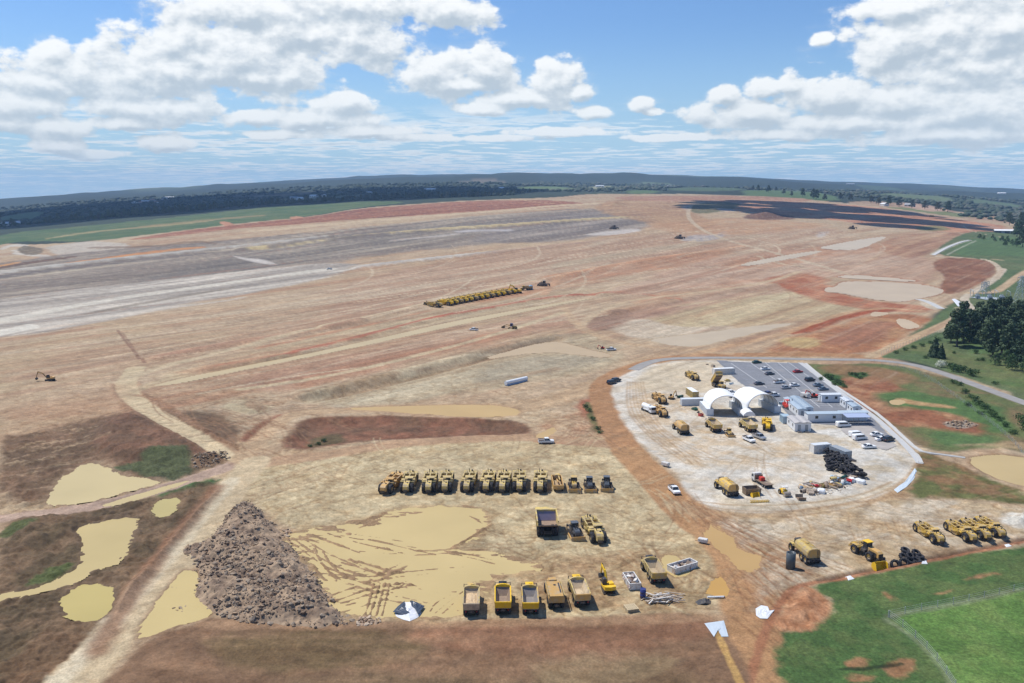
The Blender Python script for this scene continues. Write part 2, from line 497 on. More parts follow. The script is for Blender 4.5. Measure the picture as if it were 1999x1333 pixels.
# middle of the site: tan / orange streaks
szone("640,560 900,500 1150,470 1400,450 1600,440 1700,470 1560,490 1400,515 1200,540 1000,560 800,600 640,640", (194, 164, 140), (212, 194, 170), (172, 136, 112), 10, 18, a=.9)
band("1060,545 1150,530 1280,505 1420,490", (9, 4), (204, 156, 122), 6, 8, 60, .8)
band("1080,520 1200,498 1400,470 1500,458", (10, 6), (186, 170, 146), 6, 8, 60, .7)
band("0,745 180,710 420,665 640,625 850,590", (8, 5), (182, 152, 128), 6, 8, 50, .7)
band("300,700 420,675 560,655 700,628", (8, 5), (198, 152, 128), 5, 7, 40, .7)
szone("310,740 420,700 640,650 880,600 1100,560 1180,566 900,630 640,690 420,730", (198, 178, 148), (214, 200, 168), (178, 150, 124), 4, 5, a=.85)
band("405,722 480,708 600,685 720,655 860,618 960,602 1050,584 1130,576 1200,573", (5, 3), (186, 98, 76), 1.5, 2.5, 9, .85)
band("500,680 640,650 760,625 840,606", (4, 3), (200, 140, 108), 2, 3, 15, .6)
band("1130,576 1240,571 1310,582 1360,596", 3, (196, 122, 92), 2, 2, 15, .8)
szone("440,740 640,700 880,650 1060,608 1140,620 1060,650 860,690 640,745 520,770", (190, 154, 130), (206, 176, 150), (168, 126, 104), 5, 7, a=.8)
szone("560,770 700,735 880,700 1080,650 1160,650 1240,690 1180,720 1060,740 860,780 640,800", (196, 180, 152), (212, 200, 174), (168, 150, 126), 5, 7, a=.9)
band("610,778 760,745 900,710 1000,680 1080,662", (5, 6), (150, 126, 98), 1.5, 1.5, 12, .85, dz=-.5)
fill("640,750 720,735 790,725 770,748 700,762 640,772", (176, 152, 124), 2, 3, 14, .8)
fill("960,715 1080,690 1190,700 1120,720 1000,742 900,750", (182, 172, 152), 4, 6, 20, .8)
band("880,760 1000,735 1090,720", 6, (176, 146, 116), 3, 4, 20, .6)
for q in range(9):
    band("%d,%d %d,%d" % (640 + q * 16, 775 - q * 4, 626 + q * 16, 752 - q * 3.6), 3, (168, 146, 116), .6, .4, 6, .6)
# right half of the site
szone("1190,640 1340,600 1480,575 1560,560 1640,590 1700,600 1560,632 1350,640 1280,660", (204, 186, 152), (216, 202, 168), (184, 156, 126), 6, 8, a=.9)
szone("1100,640 1200,610 1380,575 1520,555 1560,565 1400,592 1240,630 1180,650", (186, 152, 132), (204, 176, 154), (166, 132, 116), 6, 8, a=.8)
szone("1320,520 1500,490 1700,475 1830,505 1840,560 1700,540 1620,540 1480,555 1250,575 1180,575", (194, 160, 138), (210, 184, 164), (174, 132, 110), 8, 12, a=.85)
fill("1480,545 1560,530 1620,545 1615,565 1680,585 1780,595 1840,600 1800,612 1700,605 1600,590 1540,565", (178, 108, 78), 5, 8, 25, .95, mott=.4, mcol=(196, 140, 110), msc=20)
fill("1518,648 1560,640 1640,615 1700,600 1760,606 1690,612 1630,632 1560,655", (168, 92, 62), 3, 3, 20)
fill("1480,690 1560,655 1640,634 1700,612 1800,612 1830,630 1780,650 1730,675 1690,690 1560,694", (176, 120, 86), 4, 6, 25, .95, mott=.4, mcol=(196, 150, 112), msc=18)
fill("1590,660 1700,625 1760,630 1720,665 1640,680", (166, 118, 96), 4, 5, 20, .7)
fill("1500,665 1560,655 1620,668 1560,684", (206, 184, 134), 3, 5, 14, .8)
fill("1140,625 1200,605 1240,612 1210,640 1170,650", (160, 130, 112), 4, 5, 18, .8)
fill("1196,640 1250,618 1320,640 1420,636 1440,640 1370,655 1260,662 1220,655", (214, 200, 182), 4, 6, 18, .9)
band("1300,600 1420,584 1500,568", 4, (212, 192, 160), 3, 3, 20, .7)
fill("1320,470 1350,458 1395,455 1420,450 1412,465 1370,472", (196, 186, 182), 3, 4, 20, .95, mott=.5, mcol=(170, 164, 166), msc=12)
fill("1590,455 1625,450 1610,460 1600,466", (206, 196, 190), 3, 4, 20, .9)
fill("1335,395 1350,400 1345,412 1335,412 1328,402", (190, 180, 176), 3, 3, 20, .95)
szone("1150,410 1180,392 1300,384 1400,384 1330,400 1360,420 1420,440 1340,455 1280,440", (188, 150, 116), (206, 176, 138), (150, 112, 90), 8, 14, a=.8)
szone("1180,384 1300,382 1450,382 1600,389 1560,394 1400,392 1250,394", (186, 140, 116), (206, 166, 140), (160, 112, 94), 5, 8, a=.85)
# dark tilled topsoil, far right, with a paler gap
szone("1345,404 1400,391 1500,392 1600,396 1700,403 1800,418 1900,433 1960,440 1960,452 1880,455 1800,450 1700,440 1620,428 1560,426 1490,415 1420,412 1370,412", (206, 150, 120), (226, 184, 152), (170, 116, 94), 5, 9, k1=1.0)
fill("1340,402 1390,393 1450,396 1430,410 1370,418 1350,414", (110, 112, 80), 4, 6, 30, .9)
fill("1440,424 1480,414 1540,420 1560,428 1480,430", (112, 76, 66), 4, 5, 25, .9)
band("1500,404 1600,415 1700,424", 7, (196, 164, 140), 4, 7, 50, .75)
band("1640,421 1720,425", 4, (190, 164, 140), 4, 4, 40, .7)
band("1880,437 1950,445", 3, (196, 170, 156), 3, 3, 40, .8)
band("1400,408 1435,411", 5, (190, 182, 176), 3, 2, 20, .9)
fill("1740,395 1800,398 1860,410 1830,414 1780,408", (214, 180, 160), 5, 5, 40, .8)
fill("1780,442 1840,440 1860,450 1800,452", (146, 140, 96), 4, 5, 25, .9, veg=.4)
szone("1700,480 1760,458 1860,452 1880,458 1820,495 1760,505", (178, 136, 110), (204, 170, 140), (142, 100, 82), 5, 6, a=.9)
band("1690,510 1730,493 1790,470 1850,455", 4, (206, 172, 140), 3, 3, 20, .8)
fill("1828,505 1860,503 1930,507 1948,525 1930,545 1890,565 1850,578 1832,560 1846,540 1820,520", (140, 96, 74), 2, 2, 16, 1, mott=.4, mcol=(160, 114, 88), msc=14)
# ---- 3. green country on the right
FARM = "1820,498 1850,470 1890,452 1940,452 1999,452 2300,470 2900,640 3000,900 2500,900 1999,895 1960,850 1999,775 1880,735 1780,703 1700,697 1740,680 1800,640 1845,600 1880,582 1945,545 1958,525 1925,505"
fill(FARM, (112, 122, 80), 2, 2, 16, 1, veg=1, mott=.5, mcol=(96, 116, 72), msc=30)
fill("1880,470 1950,460 2050,470 2050,500 1950,500 1850,498", (96, 124, 76), 3, 4, 25, .9, veg=1)
fill("1890,640 1960,640 1990,660 1940,690 1880,690", (98, 126, 76), 3, 5, 16, .9, veg=1)
fill("1740,690 1800,690 1860,715 1999,768 2100,800 2100,740 1940,705 1860,690 1800,660", (120, 126, 78), 3, 5, 20, .85, veg=1, mott=.5, mcol=(96, 120, 66), msc=18)
fill("1560,708 1620,712 1700,708 1790,720 1880,748 1999,790 2200,860 2200,900 1999,880 1940,870 1840,885 1780,870 1740,830 1650,770 1600,735", (112, 120, 72), 2, 4, 16, 1, veg=1, mott=.4, mcol=(140, 120, 84), msc=16)
fill("1700,770 1780,760 1830,775 1910,785 1960,800 1990,840 1900,850 1840,810 1760,790", (92, 124, 68), 3, 4, 14, .95, veg=1)
fill("1810,846 1870,836 1940,850 1960,870 1880,875 1830,868", (92, 122, 70), 3, 4, 12, .9, veg=1)
fill("1620,745 1660,728 1740,740 1760,760 1700,775 1720,790 1820,800 1900,820 1930,850 1860,842 1800,835 1740,830 1690,800 1640,770", (164, 104, 78), 3, 6, 14, .9, mott=.4, mcol=(184, 136, 104), msc=10)
fill("1590,715 1660,712 1740,722 1790,735 1780,755 1700,740 1620,730", (160, 122, 90), 3, 5, 14, .75)
fill("1840,826 1880,820 1910,830 1880,838 1850,835", (176, 168, 160), 1, 2, 4, .9)
fill("1752,776 1790,784 1860,792 1868,798 1800,792 1750,784", (210, 172, 128), 1.5, 1.5, 8, .9)
fill("1690,835 1740,830 1770,868 1745,875", (150, 118, 88), 2, 3, 8, .8)
for s in ["1600,735 1622,725 1650,745 1660,755 1630,755", "1655,728 1690,724 1700,736 1670,740"]:
    fill(s, (62, 100, 48), 1, 3, 5, .95, veg=1)
fill("1770,890 1810,880 1870,905 1999,960 2100,1000 1999,985 1880,970 1760,972 1750,960 1790,930", (150, 120, 88), 2, 4, 9, 1, mott=.5, mcol=(112, 116, 70), msc=8)
fill("1755,965 1800,935 1850,950 1800,975", (100, 116, 60), 1, 3, 6, .8, veg=1)
fill("1860,870 1920,868 1999,880 2100,900 2100,880 1999,862 1900,866", (190, 165, 130), 2, 3, 10, .85)
# ---- 4. middle ground, haul roads and the near yard
fill("0,990 0,850 60,850 150,825 270,800 420,800 480,850 470,890 440,900 380,925 300,935 220,915 170,900 120,930 90,985", (142, 114, 92), 3, 5, 12, .95, mott=.5, mcol=(112, 90, 70), msc=14)
fill("180,880 200,820 270,805 330,850 420,870 440,890 380,890 300,910 240,905", (140, 104, 84), 3, 4, 10, .85, mott=.6, mcol=(116, 90, 72), msc=7)
fill("215,915 260,900 330,880 375,880 385,910 360,930 320,935", (92, 100, 64), 1.5, 3, 5, .95, veg=1)
fill("300,965 350,950 430,932 420,950 380,975 345,985", (80, 112, 60), 1, 2, 4, 1, veg=1)
fill("0,1175 0,1010 120,1000 200,985 300,965 420,940 445,945 380,1010 300,1110 200,1240 100,1340 60,1450 -300,1500 -400,1100", (140, 116, 92), 2, 3, 9, 1, mott=.5, mcol=(108, 92, 70), msc=9)
for s in ["0,1035 60,1015 80,1020 40,1040 0,1055", "55,1130 100,1105 150,1100 140,1130 60,1150"]:
    fill(s, (86, 100, 52), .8, 2, 3, .85, veg=.9)
path("0,1012 100,1000 200,985 300,958 390,930 470,903", 6.5, (198, 172, 156), .5, 1, .3, 4, ruf=.3)
fill("380,1000 460,925 560,890 760,870 1000,850 1200,850 1290,930 1340,980 1400,1060 1420,1130 1400,1180 1290,1200 900,1210 680,1210 640,1150 600,1060 540,1010 480,975 420,1040 400,1060", (206, 186, 150), 2, 3, 9, .95, mott=.6, mcol=(214, 198, 164), msc=6)
fill("900,1190 1000,1130 1100,1080 1280,1080 1380,1090 1400,1190 1200,1200", (182, 152, 118), 3, 5, 9, .85, mott=.6, mcol=(204, 180, 142), msc=4)
# long red batter and the banks in the middle
fill("455,880 520,820 560,805 640,800 900,810 1040,808 1190,760 1230,700 1320,690 1160,740 1000,790 700,795 560,800 470,850", (200, 172, 140), 2, 3, 10, .8)
fill("548,868 560,845 590,818 650,812 780,812 1000,818 1040,830 1030,848 900,852 760,858 650,868 590,880", (154, 108, 86), 1.5, 2, 9, 1, dz=-1.6, zf=7, mott=.7, mcol=(128, 98, 78), msc=9)
fill("590,868 610,845 660,835 680,850 640,866", (104, 96, 66), 1.5, 2, 5, .8, veg=.5)
fill("462,856 500,825 550,808 545,815 510,860 480,866", (150, 100, 78), 1.5, 2, 6, .95, dz=-.6, zf=4)
fill("1030,840 1120,808 1180,780 1190,850 1150,862 1060,852", (192, 152, 122), 3, 4, 9, .8, mott=.5, mcol=(206, 180, 150), msc=6)
fill("1120,785 1160,770 1172,800 1190,850 1170,848 1150,820", (178, 112, 86), 2, 2, 6, .9)
fill("1140,785 1158,785 1170,815 1180,848 1160,845 1148,815", (106, 112, 66), 1, 2, 4, .85, veg=.8)
band("1040,862 1120,866 1190,862", 6, (180, 108, 82), 1, 1.5, 5, .8)
fill("430,790 480,775 540,800 500,810 450,805", (206, 192, 162), 2, 2, 6, .8, dz=.8, zf=4)
fill("470,790 500,782 530,800 495,806", (176, 150, 124), 1, 1.5, 4, .8)
# haul roads
path("266,718 246,744 246,770 330,826 420,873 500,905", 8, (222, 203, 170), .7, 1, .6, 5, ruf=.3)
for o_ in (-5.2, 5.2):
    q_ = smooth_poly(W("246,748 248,772 330,826 420,873 500,905"), 1, False); tg_ = np.gradient(q_, axis=0); tg_ /= np.linalg.norm(tg_, axis=1)[:, None]
    path(q_ + np.stack([-tg_[:, 1], tg_[:, 0]], 1) * o_, 1.6, (170, 136, 110), .8, .5, .5, 4, .4, world=True)
path("250,770 300,775 360,815 470,885", 3, (170, 132, 104), .8, .7, .6, 5)
path("500,905 620,890 800,862 980,852 1100,858 1200,868", 9, (196, 162, 132), 1.2, .9, 1, 7, ruf=.4)
path("470,900 520,840 560,812 620,802 800,800 1000,796 1100,780 1200,735 1260,705 1340,694", 7, (208, 180, 148), 1.0, .95, .8, 7, ruf=.4)
path("245,775 300,745 420,722 560,690", 5, (206, 188, 156), 1, .6, .6, 5)
path("1700,697 1640,692 1500,692 1380,693 1290,700 1210,725 1172,750 1175,780 1195,830 1225,880 1275,930 1320,985 1370,1030", 10, (188, 144, 106), .8, 1, .5, 6, ruf=.3)
path("1225,880 1275,930 1330,985 1390,1040 1440,1085 1455,1150 1470,1230 1490,1333 1530,1450", 11, (194, 152, 112), 1.0, 1, .7, 6, ruf=.35)
path("1320,985 1400,1010 1500,1020 1640,1005 1760,965", 7, (200, 170, 136), 1.5, .85, 1, 6)
path("1700,697 1760,670 1850,630 1865,622", 7, (206, 180, 148), .6, 1, .4, 5)
path("1960,525 1940,548 1890,575 1880,585 1895,600 1898,615", 6, (216, 204, 186), .6, 1, .4, 5)
path("2050,510 1999,530 1960,560 1940,572 1890,572", 7, (210, 184, 152), .6, 1, .4, 5)
path("1818,500 1880,502 1930,506 1955,524 1945,545", 5, (214, 198, 176), .6, 1, .4, 5)
path("1930,505 1999,512 2060,515", 3, (204, 184, 150), .6, .9, .4, 5)
path("1820,497 1850,482 1880,471 1893,469", 6, (226, 224, 208), .6, 1, .3, 5)
path("1848,498 1870,486 1905,470", 1.6, (206, 206, 190), .6, .9, .3, 5)
path("1880,440 1895,452 1955,463", 3, (212, 196, 170), .6, .8, .3, 5)
path("1870,600 1850,640 1830,648", 4, (214, 196, 168), .6, .6, .3, 5)
path("1910,600 1905,612 1940,640", 3, (224, 210, 190), .6, .6, .3, 5)
fill("1792,583 1812,588 1836,602 1826,606 1800,597", (214, 200, 180), 1, 1, 6)
# ---- 5. the depot pad
PAD = "1190,750 1230,725 1290,706 1395,702 1480,705 1560,708 1600,738 1650,772 1705,815 1750,860 1785,890 1785,915 1760,940 1720,968 1640,985 1500,1000 1420,1000 1370,985 1335,955 1330,930 1290,900 1240,855 1205,805"
fill(PAD, (232, 228, 222), 1.2, 1.2, 7, 1, mott=.4, mcol=(224, 213, 198), msc=7, ruf=.35)
fill("1250,720 1320,706 1395,703 1420,740 1380,770 1300,760 1230,770", (224, 208, 182), 3, 3, 9, .8)
fill("1220,770 1300,760 1380,790 1500,870 1560,860 1560,890 1440,900 1380,920 1300,880 1240,830", (214, 190, 158), 3, 5, 9, .75, mott=.6, mcol=(232, 225, 214), msc=5)
fill("1580,835 1640,830 1760,880 1770,920 1700,950 1640,900 1560,870", (236, 235, 233), 2, 2, 9, .9, mott=.4, mcol=(216, 202, 180), msc=9)
fill("1380,960 1480,985 1620,972 1720,952 1760,930 1720,968 1600,990 1440,1000", (222, 208, 184), 1.5, 1.5, 6, .7)
fill("1440,1010 1600,1000 1740,972 1860,975 1999,990 2100,1000 2100,1045 1999,1045 1900,1062 1700,1100 1640,1120 1560,1140 1490,1150 1480,1100 1440,1060 1400,1020", (218, 206, 188), 2, 2.5, 8, .95, mott=.6, mcol=(204, 182, 150), msc=7)
fill("1480,1080 1560,1075 1600,1120 1540,1140 1500,1180 1480,1200 1462,1150", (204, 190, 172), 2, 3, 5, .9, mott=.5, mcol=(182, 156, 130), msc=3)
fill("1500,1060 1560,1040 1640,1075 1560,1085", (202, 170, 130), 2, 3, 6, .6)
fill("1940,1015 1965,1000 2010,1000 2060,1030 1990,1035", (232, 230, 224), 1, 1.5, 4, 1, dz=2.2, zf=6)
for j in range(3):
    path(["1345,975 1400,995 1520,1000 1660,985 1760,945 1790,905", "1350,985 1420,1006 1540,1010 1680,992 1780,950", "1360,978 1440,988 1560,985 1680,968 1740,940"][j], .9, (188, 158, 124), .5, .7, .3, 4)
for q in range(7):
    o = q * 5
    path("%d,%d %d,%d %d,%d %d,%d" % (1225 + o, 745, 1222 + o * 1.5, 800, 1262 + o * 1.4, 850, 1340 + o * 2, 905 - o * .4), .7, (188, 156, 122), .5, .55, .3, 5)
# ---- 8. tyre tracks everywhere machines have worked
rng = np.random.RandomState(5)
def scatter_tracks(area, n, col, w=.55, a=.5, length=(12, 40), ang=None, spread=1.0, pair=True, dz=-.05, bend=.02):
    poly = W(area); lo = poly.min(0); hi = poly.max(0); k = 0
    while k < n:
        p = lo + rng.rand(2) * (hi - lo)
        if sdf(poly, p[:1], p[1:])[0] < 0: continue
        k += 1
        t = rng.rand() * 6.283 if ang is None else ang + rng.randn() * spread
        L = rng.uniform(*length); m = int(L / 2.5) + 2; c = rng.randn() * bend
        pts = [p]
        for i in range(m):
            pts.append(pts[-1] + 2.5 * np.array([math.cos(t), math.sin(t)])); t += c + rng.randn() * bend * .6
        pts = np.array(pts)
        nrm = np.array([-math.sin(t), math.cos(t)])
        for o in ((-1.05, 1.05) if pair else (0,)):
            path(pts + nrm * o, w * rng.uniform(.7, 1.3), col, .25, a * rng.uniform(.5, 1.1), .12, 2.0, dz, world=True, k=1)
YARD = "480,960 560,900 900,870 1200,870 1300,960 1400,1080 1400,1190 900,1200 680,1200 640,1140 560,1020"
scatter_tracks(YARD, 70, (172, 144, 112), .5, .4, (8, 26), bend=.04)
scatter_tracks(YARD, 60, (224, 210, 176), .6, .45, (6, 24), bend=.04)
scatter_tracks("980,1020 1180,980 1380,1060 1400,1180 1000,1190 900,1150", 46, (160, 130, 98), .6, .5, (6, 18), bend=.05)
scatter_tracks("1440,1010 1999,990 1999,1050 1600,1120 1480,1150", 34, (186, 158, 126), .5, .5)
scatter_tracks("1230,770 1420,780 1560,880 1440,960 1330,930", 34, (182, 154, 122), .5, .5)
scatter_tracks("250,770 480,760 520,800 480,880", 26, (166, 132, 104), .7, .55, (20, 50), math.atan2(-.6, 1), .35)
scatter_tracks("1040,830 1180,780 1200,850 1100,860", 14, (164, 130, 104), .6, .5)
scatter_tracks("1300,960 1420,1080 1460,1333 1520,1333 1470,1080 1360,960", 46, (164, 122, 90), .5, .5, (15, 45), math.atan2(-1, .35), .2)
scatter_tracks("60,1333 300,1100 420,960 470,940 330,1130 160,1333", 36, (182, 152, 122), .5, .5, (15, 45), math.atan2(1, .65), .12)
scatter_tracks("0,850 240,800 420,830 440,880 200,890 90,960 0,980", 34, (122, 92, 74), .9, .5, (10, 36), math.atan2(1, 1.1), .3, False)
scatter_tracks("0,860 140,830 160,880 60,960 0,980", 30, (196, 172, 142), .7, .6, (3, 9), math.atan2(1, .9), .25, False, 0)
scatter_tracks("0,660 640,560 1150,600 900,720 500,790 250,760 0,820", 60, (176, 146, 122), 1.4, .45, (60, 200), math.atan2(rdv[1], rdv[0]), .07, True, 0, .004)
scatter_tracks("1150,640 1500,540 1780,520 1780,560 1500,690 1250,690", 40, (178, 144, 118), 1.2, .4, (40, 140), math.atan2(rdv[1], rdv[0]), .15, True, 0, .006)
for zs_, zc_ in [("880,585 1040,548 1180,520 1320,500 1440,490 1400,505 1240,535 1100,560 960,590", (196, 144, 112)), ("300,735 420,708 560,680 700,650 680,668 540,700 420,728", (194, 146, 116)), ("560,762 700,725 860,690 1000,655 960,645 800,684 640,722", (192, 144, 114)),
                ("1180,590 1320,568 1480,545 1580,530 1560,545 1420,565 1260,592", (190, 142, 112)), ("1400,512 1560,485 1700,472 1760,482 1620,505 1460,530", (196, 150, 120)), ("0,800 120,770 260,745 240,790 120,815 0,840", (186, 150, 122)), ("1240,440 1400,425 1560,432 1640,440 1500,455 1340,462", (200, 158, 124)), ("420,660 560,632 760,592 860,575 800,600 620,640 460,668", (184, 146, 120))]:
    fill(zs_, zc_, 8, 14, 40, .75, mott=.5, msc=22)
for ln, w_, dz_ in [("405,722 480,708 600,685 720,655 860,618 960,602 1050,584 1130,576", 4, 1.1), ("610,778 760,745 900,710 1000,680 1080,662", 5, -1.6), ("600,768 750,736 890,702 1000,671 1070,655", 5, 1.0), ("700,522 820,508 1000,490 1100,480 1270,462", 8, 1.6), ("0,532 160,514 330,496 500,478 640,462", 10, 2.0),
                    ("1060,545 1150,530 1280,505 1420,490", 8, 1.6), ("640,640 760,612 900,580 1060,548", 5, 1.0), ("300,700 420,675 560,655 700,628", 5, 1.0), ("1180,575 1300,555 1440,532 1560,520", 6, 1.4), ("1200,610 1380,575 1520,556", 5, 1.3), ("480,487 640,468 860,448 1000,440 1240,424", 10, 2.2), ("250,700 420,668 560,645", 5, -.8), ("1290,540 1420,516 1560,496", 5, -1.2)]:
    path(ln, w_ * 2.2, None, w_ * .5, 1, .4, 10, dz_)
scatter_tracks("0,660 640,560 1150,600 900,720 500,790 250,760 0,820", 34, (220, 204, 178), 2.2, .6, (80, 260), math.atan2(rdv[1], rdv[0]), .12, False, 0, .006)
scatter_tracks("600,560 1100,470 1500,450 1780,500 1500,560 1100,600 700,640", 44, (218, 200, 176), 2.6, .6, (90, 320), math.atan2(rdv[1], rdv[0]), .14, False, 0, .006)
scatter_tracks("600,560 1100,470 1500,450 1780,500 1500,560 1100,600 700,640", 26, (166, 124, 98), 2.2, .55, (90, 260), math.atan2(rdv[1], rdv[0]), .14, False, 0, .006)
for ln, w_, c_ in [("1130,640 1160,610 1230,585 1330,575 1450,560 1520,545 1560,530", 6, (212, 190, 160)), ("1100,600 1130,640 1200,668 1320,682 1420,690", 6, (208, 180, 148)), ("1060,575 1075,560 1090,540 1160,525 1300,500 1450,480", 6, (210, 168, 136)), ("1340,694 1420,676 1520,655 1560,640 1640,612 1720,600 1800,606", 6, (206, 170, 134)),
                   ("1840,600 1760,560 1640,530 1540,520 1480,500", 5, (214, 194, 168)), ("1350,400 1340,420 1360,445 1420,470 1540,500 1640,530", 7, (214, 196, 172)), ("1000,388 1090,400 1240,402 1330,412", 7, (216, 186, 150)), ("240,745 300,720 420,690 560,655 760,610 900,575 1040,548", 6, (216, 198, 168)), ("470,760 640,735 800,698 960,655 1100,610", 5, (216, 200, 168))]:
    path(ln, w_, c_, 1.2, .8, .8, 9)
path("230,645 250,672 270,695 283,708", 1.6, (150, 116, 96), .5, .8, .3, 5)
path("238,648 262,680", 1.0, (150, 116, 96), .5, .7, .3, 5)
# ---- 6. paddock, bottom right
fill("1520,1333 1510,1270 1530,1230 1600,1225 1630,1180 1590,1150 1600,1138 1700,1118 1860,1085 1999,1065 2200,1035 2600,1000 3200,1400 2600,2000 1600,1800", (82, 110, 58), 1, 1.6, 3, 1, veg=1, mott=.5, mcol=(100, 118, 66), msc=5)
fill("1736,1200 1860,1178 1999,1150 2200,1110 2700,1200 2500,1900 1950,1460 1860,1333 1790,1250", (102, 136, 66), .5, .4, 3, 1, veg=1, mott=.5, mcol=(118, 144, 76), msc=7)
path("1730,1208 1800,1255 1860,1333 1940,1450", 1.3, (150, 160, 130), .6, .5, .3, 3)
path("1735,1202 1860,1180 1999,1150 2150,1118", 1.6, (146, 152, 124), .6, .55, .3, 3)
fill("1500,1215 1560,1140 1600,1150 1632,1190 1600,1222 1530,1235", (184, 132, 98), 1, 1.6, 3, .95, mott=.4, mcol=(200, 152, 118), msc=3)
path("1462,1330 1500,1210 1545,1145 1600,1136 1760,1104 1880,1080 1999,1056", 1.8, (176, 122, 92), .5, .9, .4, 3)
path("1600,1132 1760,1099 1880,1075 1999,1050", 1.4, (120, 84, 64), .4, .75, .3, 3, dz=-.4)
for s in ["1650,1290 1690,1282 1690,1300 1655,1302", "1720,1300 1775,1282 1800,1305 1740,1325", "1655,1320 1710,1316 1700,1333 1660,1333", "1810,1160 1860,1150 1840,1160", "1870,1130 1960,1115 1900,1130", "1720,1150 1750,1170 1735,1175"]:
    fill(s, (178, 134, 100), .8, 1.2, 2.5, .9)
path("1642,1306 1700,1303 1760,1296", 1.0, (40, 58, 36), .4, .8, .3, 2)
# ---- 7. the bare slope along the bottom
fill("380,1220 420,1205 540,1215 680,1215 900,1215 1180,1205 1380,1195 1430,1240 1470,1340 1560,1700 200,1900 90,1400 200,1333 300,1240", (146, 116, 92), 1, 1, 6, 1, ruf=.5)
fill("400,1235 560,1225 760,1228 860,1260 700,1290 480,1290 380,1260", (128, 108, 76), 2, 3, 8, .85, veg=.4)
fill("560,1300 800,1290 980,1300 1100,1310 1250,1290 1400,1310 1460,1400 500,1450 480,1340", (132, 110, 82), 2, 3, 8, .85, veg=.4)
fill("760,1225 1000,1215 1250,1210 1380,1205 1420,1235 1200,1255 900,1275", (164, 122, 96), 1.5, 2.5, 7, .8)
fill("1040,1275 1180,1262 1330,1270 1300,1300 1120,1330 1060,1310", (168, 146, 114), 1.5, 2.5, 6, .75)
fill("0,1333 60,1230 200,1240 260,1260 180,1333 60,1450", (128, 100, 76), 1.5, 3, 7, .7)
path("1445,1333 1425,1290 1405,1245 1398,1232", 1.3, (216, 176, 108), .3, .95, .2, 3, wet=.6)
sl, dsl = region("300,1240 420,1205 900,1212 1400,1195 1470,1340 1600,1900 0,1900", 1, 8)
n = fbm(X[sl] * .16, Y[sl], 3.0, 4, 77, .6)
tint(sl, np.clip(n, 0, 1) * .8 * sstep(-1, 2, dsl), (182, 146, 116))
tint(sl, np.clip(-n, 0, 1) * .7 * sstep(-1, 2, dsl), (112, 84, 62))
Z[sl] += sstep(0, 26, dsl) * -3.0
fill("380,1215 470,1208 700,1213 1000,1208 1300,1196 1420,1200 1420,1215 1000,1222 700,1226 400,1228", (184, 150, 120), .8, 1, 5, .7)
# left track running down to the corner
path("500,900 470,930 430,990 370,1075 300,1150 220,1240 120,1360 60,1450", 9, (218, 198, 166), 1.0, 1, .9, 6, ruf=.35)
path("455,935 410,990 350,1065 280,1145 200,1235 110,1333", 4.0, (228, 215, 190), 1.0, .9, .8, 4)
path("425,950 340,1050 250,1170 190,1270", 4, (158, 118, 92), 1.5, .8, .8, 4)
# ---- 9. small relief
near = np.nonzero(DR < 900)[0]
xn, yn = X[near], Y[near]
fd = sstep(720, 230, DR[near])
rel = fbm(xn, yn, 2.6, 3, 61) * .11 + fbm(xn, yn, 9, 3, 62) * .18
li, ld = region("0,850 150,815 270,800 480,850 470,890 440,940 380,1010 300,1110 200,1240 60,1450 -300,1500 -400,1100", 2, 8)
rough = np.zeros(NV); rough[li] = sstep(-2, 6, ld)
for pd_ in PONDS: rough[pd_[2]] = 0
rough = rough[near] * np.clip(1.3 - WET[near], 0, 1)
rel = rel + rough * (np.abs(fbm(xn, yn, 5, 4, 64, .6)) - .2) * 1.7
Z[near] += rel * RUF[near] * fd
wx = fbm(xn, yn, 7, 3, 66) * 3; wy = fbm(xn, yn, 7, 3, 67) * 3
vein = 1 - np.abs(fbm(xn + wx, yn + wy, 7.5, 3, 65)) * 7
vein2 = 1 - np.abs(fbm(xn - wy, yn + wx, 3.2, 3, 68)) * 6
bare = (1 - VEG[near]) * fd * np.clip(RUF[near] * .95, 0, 1)
v1 = (np.clip(vein, 0, 1) * .75 * bare)[:, None].astype(np.float32); v2 = (np.clip(vein2, 0, 1) * .6 * bare)[:, None].astype(np.float32)
C[near] *= (1 - v1 * np.array([.28, .36, .44], np.float32)); C[near] *= (1 - v2 * np.array([.3, .36, .42], np.float32))
Z[near] -= (v1 + v2)[:, 0] * .12 * RUF[near]
pale = (np.clip(fbm(xn, yn, 4.5, 4, 69, .65) - .08, 0, 1) * 1.1 * bare)[:, None].astype(np.float32)
C[near] = C[near] * (1 - pale) + np.minimum(C[near] * 1.35 + .01, .8) * pale
mott = fbm(xn, yn, 1.6, 3, 63, .7)
C[near] *= (1 + .26 * mott * fd * np.clip(.35 + RUF[near] * .65, 0, 1) * (1 - VEG[near] * .3))[:, None].astype(np.float32)
# far earth: sharper streaks of rust, clay and grey along the grading
fi = np.nonzero((DR > 280) & (DR < 3200) & (VEG < .3))[0]
s1 = stripes(2.6, 71, 30)[fi]; s2 = stripes(9, 72, 18)[fi]; gate = sstep(280, 480, DR[fi])
tint(fi, np.clip(s1 - .12, 0, 1) * 1.5 * gate * .4, (224, 208, 186))
tint(fi, np.clip(-s1 - .14, 0, 1) * 1.6 * gate * .4, (156, 128, 110))
tint(fi, np.clip(s2 - .3, 0, 1) * 2.2 * gate * .4, (190, 136, 106))
